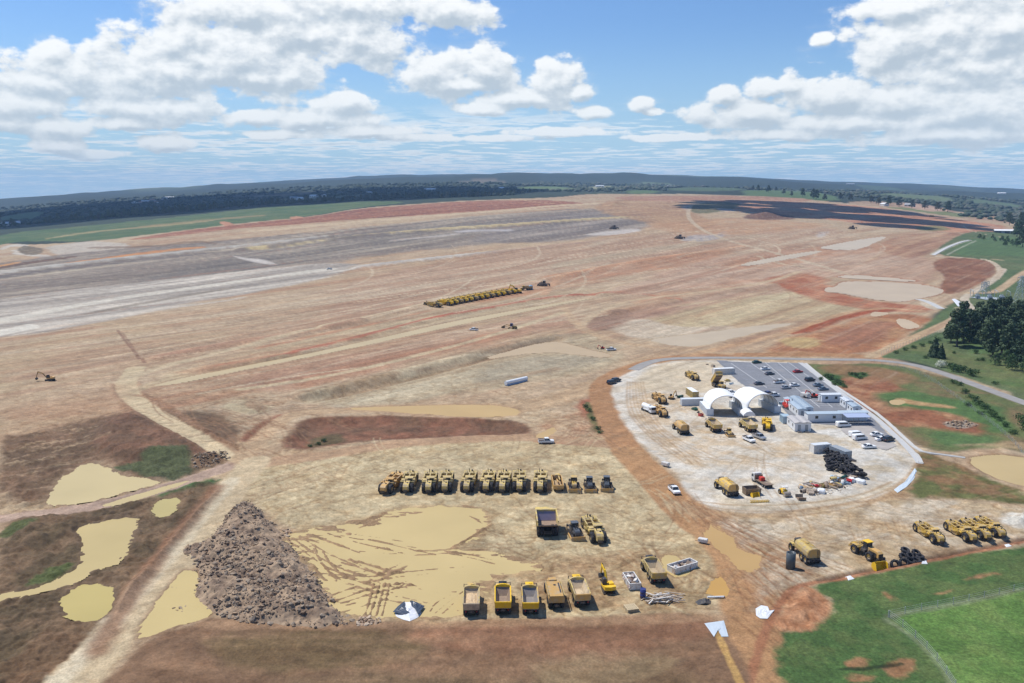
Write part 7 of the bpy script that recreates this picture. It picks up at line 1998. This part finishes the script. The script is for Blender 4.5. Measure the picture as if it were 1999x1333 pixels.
heap_at("690,1206 740,1204 752,1214 700,1222", 60, .2, .6, "low bank of rocks below the big pond's left shore", 36)
heap_at("375,895 440,880 450,895 400,915 375,912", 120, .2, .6, "broken rock along the bank at the track junction", 37)
heap_at("1840,826 1880,820 1910,830 1880,838 1850,835", 60, .3, .8, "grey rock pile on the red paddock", 38)
heap_at("1566,960 1600,952 1660,948 1640,962 1580,972", 60, .1, .35, "loose grey stones along the scrap row", 39)
# ------------------------------------------------------------------ fences
POSTM = mat("grey_fence_post", (.38, .38, .36), .6)
MESHM = mat("fence_wire", (.42, .44, .43), .5)
def fence(line, label, step=3.0, hgt=1.5, wires=4, px_pitch=None, w=.06):
    pts = smooth_poly(W(line), 1, False)
    d = np.concatenate([[0], np.cumsum(np.linalg.norm(np.diff(pts, axis=0), axis=1))])
    n = max(3, min(100, int(d[-1] / step))); s = np.linspace(0, d[-1], n)
    q = [(np.interp(a, d, pts[:, 0]), np.interp(a, d, pts[:, 1])) for a in s]
    t = empty("fence"); t["category"] = "fence"; t["label"] = label
    pr = None
    for p in q:
        z = gh(*p)
        if pr is None:
            b = MB(); b.cyl((0, 0, -.3), (0, 0, hgt), w, n=8); b.cyl((0, 0, hgt), (0, 0, hgt + .06), w * 1.3, n=8); pr = b.build("post", POSTM, t); o = pr
        else: o = copy_tree(pr, t)
        o.location = (p[0], p[1], z)
    b = MB()
    for i in range(n - 1):
        za, zb = gh(*q[i]), gh(*q[i + 1])
        for k in range(wires):
            f_ = .15 + (hgt - .2) * k / (wires - 1)
            b.bar((q[i][0], q[i][1], za + f_), (q[i + 1][0], q[i + 1][1], zb + f_), w * .35)
    b.build("wire", MESHM, t)
    return t
fence("1734,1204 1800,1191 1860,1179 1930,1165 1999,1150 2060,1136", "wire fence across the paddock towards the right edge", 3.4, 1.4, 4)
fence("1736,1204 1770,1230 1805,1262 1840,1305 1865,1342", "wire fence from the paddock corner down to the bottom edge", 3.2, 1.4, 4)
fence("1706,708 1760,718 1800,732 1828,748 1850,764 1872,780 1900,800 1940,830 1975,860 2000,890", "thin wire fence curving through the paddock beside the grey road", 4, 1.4, 4)
fence("1720,694 1740,684 1772,672 1810,660 1850,644 1880,640", "grey wire fence below the country road", 4, 2.0, 5)
# ------------------------------------------------------------------ substation and pylon
STM = mat("galvanised_steel", (.40, .45, .47), .5, metal=.4)
o = strip("1908,583 1930,582 1958,584", 16, "substation_pad", mat("grey_blue_gravel", (.30, .34, .36), .9), .1, "grey gravel pad of the substation", seg=5)
t = empty("substation"); t["category"] = "substation"; t["label"] = "small grey electricity substation behind the clump of trees"
c0 = g(1932, 583); put(t, c0, R(-20))
for gx in (-12, -4, 4, 12):
    b = MB()
    for y in (-7, 7): b.bar((gx, y, 0), (gx, y, 6), .3)
    b.bar((gx, -7, 6), (gx, 7, 6), .3); b.build("gantry", STM, t)
for i, (x, y) in enumerate([(-8, -3), (-8, 3), (0, -3), (0, 3), (8, -3), (8, 3)]):
    b = MB(); b.box((x, y, 1.2), (2.6, 2.2, 2.4), ch=.1)
    for k in (-.7, 0, .7): b.lathe((x + k, y, 2.4), (0, 0, 1), [(0, .12), (.2, .25), (.4, .12), (.6, .25), (.8, .12), (1.2, .06)], 8)
    b.build("transformer", STM if i % 2 else CONG, t)
def pylon(px, hgt, label, sc=1.0):
    t = empty("pylon"); t["category"] = "pylon"
    b = MB()
    def lv(z): return 3.2 * (1 - z / hgt) ** 1.3 + .6
    zs = [0, .18, .34, .48, .6, .7, .8, .9, 1.0]
    for i in range(len(zs) - 1):
        z0_, z1_ = zs[i] * hgt, zs[i + 1] * hgt; a0, a1 = lv(z0_), lv(z1_)
        cs0 = [(-a0, -a0), (a0, -a0), (a0, a0), (-a0, a0)]; cs1 = [(-a1, -a1), (a1, -a1), (a1, a1), (-a1, a1)]
        for k in range(4):
            b.bar((*cs0[k], z0_), (*cs1[k], z1_), .2); b.bar((*cs0[k], z0_), (*cs1[(k + 1) % 4], z1_), .1); b.bar((*cs0[(k + 1) % 4], z0_), (*cs1[k], z1_), .1)
    b.build("tower", STM, t)
    for z in (.62, .78, .94):
        for s in (-1, 1):
            c = MB(); z_ = z * hgt; c.bar((0, 0, z_), (s * 6, 0, z_ + .3), .25); c.bar((0, 0, z_ + 1.4), (s * 6, 0, z_ + .3), .2); c.lathe((s * 5.8, 0, z_ + .2), (0, 0, -1), [(0, .1), (.2, .2), (.4, .1), (.6, .2), (.8, .1), (1.4, .2), (1.6, .05)], 8); c.build("cross_arm", STM, t)
    put(t, g(*px), R(35), label); return t
pylon((1990, 594), 20, "grey steel lattice pylon at the right edge beside the substation")
pylon((1922, 573), 9, "short lattice mast standing behind the substation")
# ------------------------------------------------------------------ trees
def leaf_mat(name, c1, c2, sc=.35):
    m = bpy.data.materials.new(name); m.use_nodes = True; nt = m.node_tree; N = nt.nodes; L = nt.links; b = N["Principled BSDF"]
    b.inputs["Roughness"].default_value = .7; b.inputs["Specular IOR Level"].default_value = .2
    tc = N.new("ShaderNodeTexCoord"); n = N.new("ShaderNodeTexNoise"); n.inputs["Scale"].default_value = sc; n.inputs["Detail"].default_value = 4
    L.new(tc.outputs["Object"], n.inputs["Vector"]); oi = N.new("ShaderNodeObjectInfo")
    ad = N.new("ShaderNodeMath"); ad.operation = 'MULTIPLY_ADD'; ad.inputs[1].default_value = .35; L.new(oi.outputs["Random"], ad.inputs[0]); L.new(n.outputs["Fac"], ad.inputs[2])
    r_ = N.new("ShaderNodeMapRange"); r_.inputs["From Min"].default_value = .4; r_.inputs["From Max"].default_value = .95; L.new(ad.outputs[0], r_.inputs["Value"])
    mx = N.new("ShaderNodeMix"); mx.data_type = 'RGBA'; mx.inputs["A"].default_value = (*c1, 1); mx.inputs["B"].default_value = (*c2, 1); L.new(r_.outputs["Result"], mx.inputs["Factor"]); L.new(mx.outputs["Result"], b.inputs["Base Color"])
    return m
LEAFD = leaf_mat("dark_pine_leaves", (.042, .076, .038), (.11, .15, .075))
LEAFM = leaf_mat("green_leaves", (.045, .09, .03), (.10, .16, .055))
LEAFG = leaf_mat("grey_gum_leaves", (.05, .07, .045), (.11, .12, .075))
LEAFF = leaf_mat("white_blossom", (.55, .56, .42), (.72, .72, .6))
BARK = mat("bark", (.12, .09, .07), .9, noise=.3)
def leaves(rs_, centers, radii, per, size, squash=.8):
    """many small leaf sprays spread through lumpy clusters"""
    V_ = []
    for c, r_ in zip(centers, radii):
        n = max(4, int(per * r_ * r_))
        u = rs_.normal(size=(n, 3)); u /= np.linalg.norm(u, axis=1)[:, None]
        rad = r_ * (.35 + .65 * rs_.rand(n) ** .45)
        p = np.array(c) + u * rad[:, None] * np.array([1, 1, squash])
        a = rs_.normal(size=(n, 3)); a /= np.linalg.norm(a, axis=1)[:, None]
        nrm = u * .7 + a * .6; nrm /= np.linalg.norm(nrm, axis=1)[:, None]
        t1 = np.cross(nrm, a); t1 /= np.linalg.norm(t1, axis=1)[:, None] + 1e-9; t2 = np.cross(nrm, t1)
        s = size * (.6 + .8 * rs_.rand(n))[:, None]
        V_.append(np.stack([p - t1 * s, p - t2 * s * .7, p + t1 * s, p + t2 * s * .7], 1))
    V_ = np.concatenate(V_).reshape(-1, 3); k = len(V_) // 4
    return V_, np.arange(k * 4).reshape(-1, 4)
def make_tree(kind, hgt, spread, seed, leaf, name="tree"):
    rs_ = np.random.RandomState(seed); t = empty(name); t["category"] = "shrub" if name == "shrub" else "tree"
    cs = []; rr_ = []
    b = MB()
    if kind == "conifer":
        for k in range(15):
            f_ = k / 14; z = hgt * (.1 + .86 * f_); w = spread * (1 - f_) ** .8 + .3
            for j in range(max(1, int(5 * (1 - f_)) + 1)):
                a = rs_.rand() * 6.28; cs.append((math.cos(a) * w * .5, math.sin(a) * w * .5, z)); rr_.append(w * .55 + .2)
        b.cyl((0, 0, -.3), (0, 0, hgt * .8), hgt * .022, hgt * .006, 8)
    elif kind == "bush":
        for k in range(9):
            a = rs_.rand() * 6.28; q = rs_.rand() ** .5 * spread * .6; cs.append((math.cos(a) * q, math.sin(a) * q, hgt * rs_.uniform(.25, .65))); rr_.append(hgt * rs_.uniform(.25, .42))
        b.cyl((0, 0, -.2), (0, 0, hgt * .5), .1, .05, 6)
    else:
        n = 19
        for k in range(n):
            a = k * 2.4 + rs_.rand(); f_ = (k + rs_.rand()) / n; q = spread * (.2 + .8 * math.sqrt(rs_.rand())) * .78 * (1 - .8 * f_ ** 1.3)
            z = hgt * (.2 + .74 * f_); c = (math.cos(a) * q, math.sin(a) * q, z); cs.append(c); rr_.append(spread * rs_.uniform(.2, .42) * (1 - .3 * f_))
            if k % 2 == 0: b.cyl((0, 0, hgt * .3), (c[0] * .8, c[1] * .8, c[2]), hgt * .012, hgt * .004, 6)
        b.cyl((0, 0, -.3), (rs_.uniform(-.3, .3), rs_.uniform(-.3, .3), hgt * .72), hgt * .024, hgt * .008, 8)
    b.build("trunk", BARK, t)
    V_, F_ = leaves(rs_, cs, rr_, 40 if hgt > 4 else 60, max(.16, hgt * .026))
    cr = mesh_from_arrays("crown", V_, F_, leaf, False); cr.parent = t; REG.setdefault(t.name, []).append(cr)
    return t
T_PINE = [make_tree("conifer", 16, 4.5, 1, LEAFD, "pine_tree"), make_tree("conifer", 16, 3.8, 2, LEAFD, "pine_tree")]
T_DARK = [make_tree("round", 17, 7, s, LEAFD) for s in (3, 4, 5)]
T_GREEN = [make_tree("round", 10, 5, s, LEAFM) for s in (6, 7)]
T_GUM = [make_tree("tall", 13, 6, s, LEAFG, "gum_tree") for s in (8, 9)]
T_BUSH = [make_tree("bush", 2.6, 2.6, s, LEAFM, "shrub") for s in (10, 11)]
USED = set()
def plant(src, px, s, label, group, rz=None):
    o = src if src.name not in USED else copy_tree(src)
    USED.add(src.name)
    put(o, g(*px), random.uniform(0, 6.28) if rz is None else rz, label, group, .2); o.scale = (s * random.uniform(.92, 1.08),) * 2 + (s,)
    return o
# the dark clump on the right: bigger crowns nearer, spreading out of the frame
TG = "trees in the dark clump at the right edge"
clump = [(1868, 676, 1.25, 'd'), (1892, 668, 1.05, 'd'), (1856, 668, .8, 'd'), (1880, 655, 1.2, 'd'), (1905, 664, .9, 'd'), (1918, 660, 1.1, 'd'), (1935, 655, 1.2, 'd'), (1925, 678, .95, 'd'), (1938, 694, 1.15, 'd'), (1955, 690, 1.2, 'd'), (1950, 668, 1.15, 'd'), (1970, 668, 1.2, 'd'), (1985, 676, 1.15, 'd'), (1968, 700, 1.05, 'd'),
         (1990, 698, 1.1, 'd'), (2010, 690, 1.2, 'd'), (2000, 712, 1.0, 'd'), (1945, 640, 1.1, 'd'), (1965, 640, 1.15, 'd'), (1930, 636, 1.0, 'd'), (1985, 648, 1.15, 'd'), (2010, 660, 1.2, 'd'), (1912, 636, .9, 'd'), (1962, 714, .8, 'g'), (1975, 722, .8, 'g'), (1942, 712, .6, 'g'), (2005, 728, .9, 'g'), (2030, 700, 1.1, 'd'), (2030, 670, 1.2, 'd')]
for i, (x, y, s, k) in enumerate(clump):
    src = (T_DARK if k == 'd' else T_GREEN)[i % (3 if k == 'd' else 2)]
    lab = {0: "dark spreading tree standing forward at the left end of the clump", 2: "dark tree at the left tip of the clump, behind the spreading one"}.get(i)
    plant(src, (x, y), s, lab or ("dark green tree inside the dense clump at the right edge" if k == 'd' else "lighter green tree at the foot of the dense dark clump"), TG)
plant(T_PINE[0], (1824, 697), .68, "dark cone shaped pine alone on the grass, the taller of the pair", "pair of pines")
plant(T_PINE[1], (1837, 700), .5, "dark cone shaped pine leaning on the taller one", "pair of pines")
BL = make_tree("bush", 4.5, 3.4, 31, LEAFF, "shrub"); plant(BL, (1833, 716), 1.0, "white flowering shrub beside the grey road", None)
SHG = "green shrubs beside the grey road"
for i, (x, y, s) in enumerate([(1862, 722, 1.6), (1872, 726, 1.8), (1856, 718, 1.2), (1880, 722, 1.3), (1900, 734, 1.7), (1893, 731, 1.0), (1905, 690, 1.1), (1880, 668, .9), (1918, 704, .9), (1908, 704, .8), (1862, 690, .7), (1750, 690, .9), (1768, 684, .9), (1782, 680, 1.0), (1800, 676, .9), (1815, 671, 1.0), (1832, 665, 1.0), (1808, 700, .9), (1845, 712, .8), (1942, 750, .8)]):
    plant(T_BUSH[i % 2], (x, y), s, "green shrub on the grass between the grey road and the dark clump", SHG)
for i, (x, y, s) in enumerate([(1602, 742, 1.0), (1612, 736, 1.2), (1622, 740, 1.3), (1632, 746, 1.2), (1642, 750, 1.1), (1650, 756, .9), (1628, 752, .9), (1662, 731, 1.0), (1672, 734, 1.1), (1684, 732, .9), (1680, 739, .8)]):
    plant(T_BUSH[i % 2], (x, y), s * .8, "green shrub on the red earth beside the car park", "shrubs on the red earth")
for i, (x, y, s) in enumerate([(1862, 748, .9), (1874, 752, 1), (1884, 768, 1.1), (1892, 776, .9), (1902, 782, 1.1), (1912, 790, 1.2), (1922, 798, 1.1), (1930, 806, 1.0), (1938, 814, 1.1), (1950, 822, 1.0), (1962, 832, .9), (1976, 846, .9), (1890, 792, .8), (1996, 822, 1.6), (2004, 840, 1.6), (1915, 808, .8)]):
    plant(T_BUSH[i % 2], (x, y), s, "grey green shrub in the gully along the curved fence", "shrubs along the curved fence")
for i, (x, y, s) in enumerate([(1143, 795, .7), (1150, 802, .8), (1158, 820, .7), (1168, 838, .7), (1172, 845, .6), (620, 858, .6), (632, 852, .6), (606, 862, .5)]):
    plant(T_BUSH[i % 2], (x, y), s, "low scrubby bush on the red bank" if i > 4 else "low scrubby bush on the verge of the red haul road", "scrub on the banks")
# single trees on the far pastures to the right
PG = "trees dotted over the far pastures"
for i, (x, y, s, k) in enumerate([(1912, 466, .8, 'g'), (1920, 468, .7, 'g'), (1938, 466, .7, 'g'), (1942, 471, .6, 'g'), (1956, 472, .9, 'g'), (1966, 474, 1.0, 'g'), (1962, 480, .8, 'g'), (1976, 478, .8, 'g'), (1984, 482, 1.2, 'g'), (1990, 466, 1.6, 'd'), (1996, 482, 1.5, 'd'), (1970, 440, 1.5, 'd'), (1993, 441, 1.6, 'd'), (1985, 462, 1.4, 'd'),
                                 (1567, 384, 1.6, 'd'), (1588, 388, 1.8, 'd'), (1594, 389, 1.8, 'd'), (1500, 377, 1.5, 'd'), (1480, 375, 1.4, 'd'), (1530, 380, 1.4, 'u'), (1545, 383, 1.2, 'u'), (1610, 391, 1.5, 'u'), (1640, 390, 1.7, 'u'), (1660, 392, 1.6, 'u'), (1470, 373, 1.4, 'u'), (1515, 373, 1.3, 'u'), (1700, 396, 1.6, 'u'), (1715, 399, 1.6, 'u'), (1735, 401, 1.6, 'd'), (1755, 403, 1.6, 'u'), (1780, 406, 1.6, 'u'), (1805, 408, 1.7, 'u'), (1830, 411, 1.7, 'u'), (1850, 414, 1.6, 'd')]):
    src = {'g': T_GREEN, 'd': T_DARK, 'u': T_GUM}[k][i % 2]
    plant(src, (x, y), s, {'g': "small round green tree on the bright pasture at the far right", 'd': "dark single tree standing out on the far pasture", 'u': "pale grey green gum tree beyond the dark topsoil"}[k], PG)
# trees along the near edge of the wood on the left, one by one
WG = "trees along the front edge of the wood"
rn = random.Random(4)
edge = P("-40,452 20,446 60,441 110,436 160,434 220,428 300,421 360,415 420,410 480,405 560,400 640,396 700,393 760,391 820,389 880,388 940,386 1000,382 1040,376")
ex_ = [p[0] for p in edge]; ey_ = [p[1] for p in edge]
for i in range(150):
    x = -40 + 1080 * (i + rn.random() * .8) / 150; y = float(np.interp(x, ex_, ey_)) - rn.uniform(.5, 3.5)
    if x < 140 and rn.random() < .45: continue
    k = 'u' if (x > 640 and rn.random() < .75) else ('d' if rn.random() < .8 else 'u')
    plant({'d': T_DARK, 'u': T_GUM}[k][i % 2], (x, y), rn.uniform(.7, 1.15) * (1.05 if k == 'd' else 1.15), {'d': "dark tree in the front edge of the wood beyond the green strip", 'u': "pale gum tree in the front edge of the wood beyond the red bank"}[k], WG)
# the wood behind and the bush to the skyline
def far_wood(name, area, n, s0, s1, leafs, seed, label, avoid=()):
    rs_ = np.random.RandomState(seed); poly = W(area); l, h_ = poly.min(0), poly.max(0)
    V_ = []; F_ = []; M_ = []; cnt = 0; px_ = P(area); xs_ = [p[0] for p in px_]; ys_ = [p[1] for p in px_]
    bm_ = bmesh.new(); bmesh.ops.create_icosphere(bm_, subdivisions=2, radius=1); iv = np.array([v.co[:] for v in bm_.verts]); fv = np.array([[v.index for v in f.verts] for f in bm_.faces]); bm_.free()
    X_ = rs_.uniform(min(xs_), max(xs_), n * 6); Y_ = rs_.uniform(min(ys_), max(ys_), n * 6)
    pp = np.array(px_); ok = sdf(pp, X_, Y_) > 0
    for a in avoid: ok &= sdf(np.array(P(a)), X_, Y_) < -.6
    Q = gv(X_[ok][:n], Y_[ok][:n])
    for p in Q:
        D_ = math.hypot(*p)
        if D_ > 4700: continue
        cnt += 1
        sc = (s0 + (s1 - s0) * rs_.rand()) * (1 + max(0, D_ - 2500) / 5000)
        v = iv * np.array([1.2, 1.2, .8]) * sc
        v = v * (1 + .3 * fbm(v[:, 0] * 1.0 + p[0], v[:, 1] + v[:, 2] * 1.7 + p[1], sc * .7, 3, 5)[:, None])
        v = v + np.array([p[0], p[1], gh(*p) + sc * .3])
        F_.append(fv + len(V_) * len(iv)); V_.append(v); M_ += [rs_.randint(len(leafs))] * len(fv)
    V_ = np.concatenate(V_); F_ = np.concatenate(F_)
    me = bpy.data.meshes.new(name); me.vertices.add(len(V_)); me.vertices.foreach_set("co", V_.astype(np.float32).ravel())
    me.loops.add(len(F_) * 3); me.loops.foreach_set("vertex_index", F_.astype(np.int32).ravel()); me.polygons.add(len(F_))
    me.polygons.foreach_set("loop_start", np.arange(0, len(F_) * 3, 3, dtype=np.int32)); me.polygons.foreach_set("loop_total", np.full(len(F_), 3, np.int32))
    for m in leafs: me.materials.append(m)
    me.polygons.foreach_set("material_index", np.array(M_, np.int32)); me.update(calc_edges=True)
    o = bpy.data.objects.new(name, me); COL.objects.link(o); o["kind"] = "stuff"; o["label"] = label; return o
WD = leaf_mat("wood_dark", (.024, .044, .03), (.055, .08, .046), .012); WM = leaf_mat("wood_mid", (.035, .055, .034), (.075, .095, .06), .012); WG_ = leaf_mat("wood_grey", (.06, .07, .052), (.13, .13, .095), .012)
gaps = ["1004,371 1010,362 1075,361 1130,366 1120,371", "1147,369 1150,359 1203,358 1215,366", "1220,378 1222,371 1290,372 1266,379", "0,434 0,424 60,414 95,414 70,428", "160,376 180,372 330,362 300,370", "520,392 600,386 700,381 705,384 600,392", "450,386 560,378 640,372 560,385"]
far_wood("wood", "-60,446 -60,412 120,396 300,378 460,366 620,358 760,352 900,347 1000,346 1020,360 1040,374 1000,381 900,385 760,389 640,394 480,402 300,418 150,430 60,438", 3400, 4.2, 6.5, [WD, WD, WD, WM], 51, "dark wood beyond the green strip on the left", gaps)
far_wood("bush_country", "-60,410 -60,398 300,372 600,354 900,343 1100,343 1100,350 900,350 620,360 300,381", 2000, 4, 8, [WD, WM, WM, WG_], 52, "hazy bush country towards the skyline on the left", gaps)
far_wood("bush_country", "1040,374 1020,358 1060,345 1300,345 1500,352 1750,366 2060,392 2060,412 1999,420 1880,408 1740,392 1620,384 1460,372 1300,372 1200,374", 2600, 4, 7, [WD, WM, WM, WG_], 53, "hazy bush country towards the skyline on the right", gaps + ["1455,390 1450,372 1530,369 1625,382 1640,394", "1290,371 1330,362 1420,365 1470,371 1400,375", "1690,384 1780,381 1870,393 1850,398 1760,390", "1880,392 1999,402 1999,408 1900,400"])
far_wood("bush_country", "1860,420 1900,410 2060,418 2060,434 1960,434", 150, 4, 6.5, [WM, WG_, WD], 54, "grey green trees behind the far right paddock")
# ------------------------------------------------------------------ houses and sheds far off
ROOFS = [mat("white_house_roof", (.75, .75, .73), .5), mat("grey_house_roof", (.42, .43, .44), .5), mat("red_house_roof", (.42, .2, .15), .6)]
def house(px, L_, Wd, hgt, roofm, label, rz, group="far houses"):
    t = empty("house"); t["category"] = "house"
    b = MB(); b.box((0, 0, hgt / 2 - .5), (Wd, L_, hgt + 1)); b.build("wall", WHITED, t)
    r_ = MB(); r_.prism([(-Wd / 2 - .6, hgt), (0, hgt + Wd * .28), (Wd / 2 + .6, hgt), (Wd / 2 + .6, hgt - .25), (0, hgt + Wd * .28 - .3), (-Wd / 2 - .6, hgt - .25)], -L_ / 2 - .6, L_ / 2 + .6, axis='y'); r_.build("roof", roofm, t)
    w = MB()
    for s in (-1, 1):
        for i in range(3): w.box((s * (Wd / 2 + .02), -L_ / 3 + i * L_ / 3, hgt * .55), (.1, L_ * .15, hgt * .35))
    w.build("window", GLASS, t)
    put(t, g(*px), rz, label, group, 0); return t
for i, (x, y, L_) in enumerate([(613, 385, 26), (574, 389, 22), (585, 390, 18), (632, 384, 20), (268, 400, 22), (276, 398, 18), (284, 396, 26), (296, 394, 22), (262, 398, 16), (305, 397, 18), (842, 371, 30), (834, 371, 18), (978, 368, 30), (990, 367, 24), (150, 401, 24), (1310, 361, 30), (1170, 362, 36), (720, 378, 22), (1726, 402, 22), (1776, 403, 24), (1600, 372, 22), (1478, 366, 24), (20, 440, 40), (34, 438, 30), (1955, 384, 40), (1660, 361, 50), (330, 386, 40), (322, 389, 26), (430, 380, 36)]):
    house((x, y), L_, 12, 5, ROOFS[i % 2 if i not in (5, 7, 9) else 2], ["white roofed house half hidden in the far wood", "grey roofed house half hidden in the far wood", "red roofed house among the far trees"][i % 2 if i not in (5, 7, 9) else 2], R(60 + 37 * i))
t = empty("farm_shed"); t["category"] = "shed"
b = MB(); b.box((0, 0, 1.5), (14, 36, 5)); b.build("wall", mat("dark_shed_wall", (.05, .06, .08), .6), t)
b = MB(); b.prism([(-7.6, 4), (0, 6.2), (7.6, 4), (7.6, 3.8), (0, 6), (-7.6, 3.8)], -18.5, 18.5, axis='y'); b.build("roof", ROOFS[0], t)
b = MB(); b.box((-7.05, 6, 1.6), (.15, 5, 3.6)); b.box((-7.05, -6, 1.6), (.15, 5, 3.6)); b.build("door", CONG, t)
put(t, g(1965, 455), R(68), "long farm shed with a white roof and dark walls at the far right", None, 0)

# ------------------------------------------------------------------ clouds overhead: they shade the topsoil and the wood
CLM = bpy.data.materials.new("cloud_white"); CLM.use_nodes = True
_b = CLM.node_tree.nodes["Principled BSDF"]; _b.inputs["Base Color"].default_value = (.85, .86, .88, 1); _b.inputs["Roughness"].default_value = 1; _b.inputs["Specular IOR Level"].default_value = 0
def overhead_cloud(area, height, r0, r1, n, seed, label):
    rs_ = np.random.RandomState(seed); poly = W(area); l, h_ = poly.min(0), poly.max(0)
    bm_ = bmesh.new(); bmesh.ops.create_icosphere(bm_, subdivisions=3, radius=1); iv = np.array([v.co[:] for v in bm_.verts]); fv = [[v.index for v in f.verts] for f in bm_.faces]; bm_.free()
    b = MB(); k = 0
    while k < n:
        p = l + rs_.rand(2) * (h_ - l)
        d_ = sdf(poly, p[:1], p[1:])[0]
        if d_ < 0: continue
        k += 1
        r_ = min(rs_.uniform(r0, r1), d_ * 1.1 + r0 * .4)
        c = np.array([p[0], p[1], 0]) + np.array(sv) * (height / sv.z)
        v = iv * r_ * np.array([1.2, 1.2, .5]); v[:, 2] = np.maximum(v[:, 2], -.18 * r_)
        v = v * (1 + .35 * fbm(v[:, 0] + p[0], v[:, 1] + v[:, 2] * 2 + p[1], r_ * .6, 4, seed)[:, None])
        b.add([tuple(q) for q in v + c], fv, 0, True)
    o = b.build("cloud", CLM, None, fix=False); tag(o, label, "cloud", "clouds overhead"); return o
overhead_cloud("1345,404 1400,392 1500,393 1620,398 1720,406 1820,420 1900,434 1960,442 1950,452 1880,454 1800,449 1700,439 1620,428 1540,424 1470,416 1400,412", 1000, 26, 78, 66, 3, "flat based white cloud high over the far topsoil")
overhead_cloud("0,446 20,416 200,398 420,384 640,374 900,366 1030,366 1036,374 900,385 700,393 500,403 300,419 150,433", 1900, 100, 240, 150, 4, "broad white cloud high over the wood on the left")
# ------------------------------------------------------------------ air
hzm = bpy.data.materials.new("air"); hzm.use_nodes = True
_n = hzm.node_tree; _n.nodes.remove(_n.nodes["Principled BSDF"])
pv = _n.nodes.new("ShaderNodeVolumePrincipled"); pv.inputs["Color"].default_value = (.44, .68, 1.0, 1); pv.inputs["Density"].default_value = 7.5e-5; pv.inputs["Anisotropy"].default_value = .1
_n.links.new(pv.outputs[0], _n.nodes["Material Output"].inputs["Volume"])
b = MB(); zt = float(TOT.max()) + 40; b.box((0, 0, (zt - 420) / 2), (21800, 21800, zt + 420)); hz_o = b.build("haze", hzm); hz_o["kind"] = "stuff"
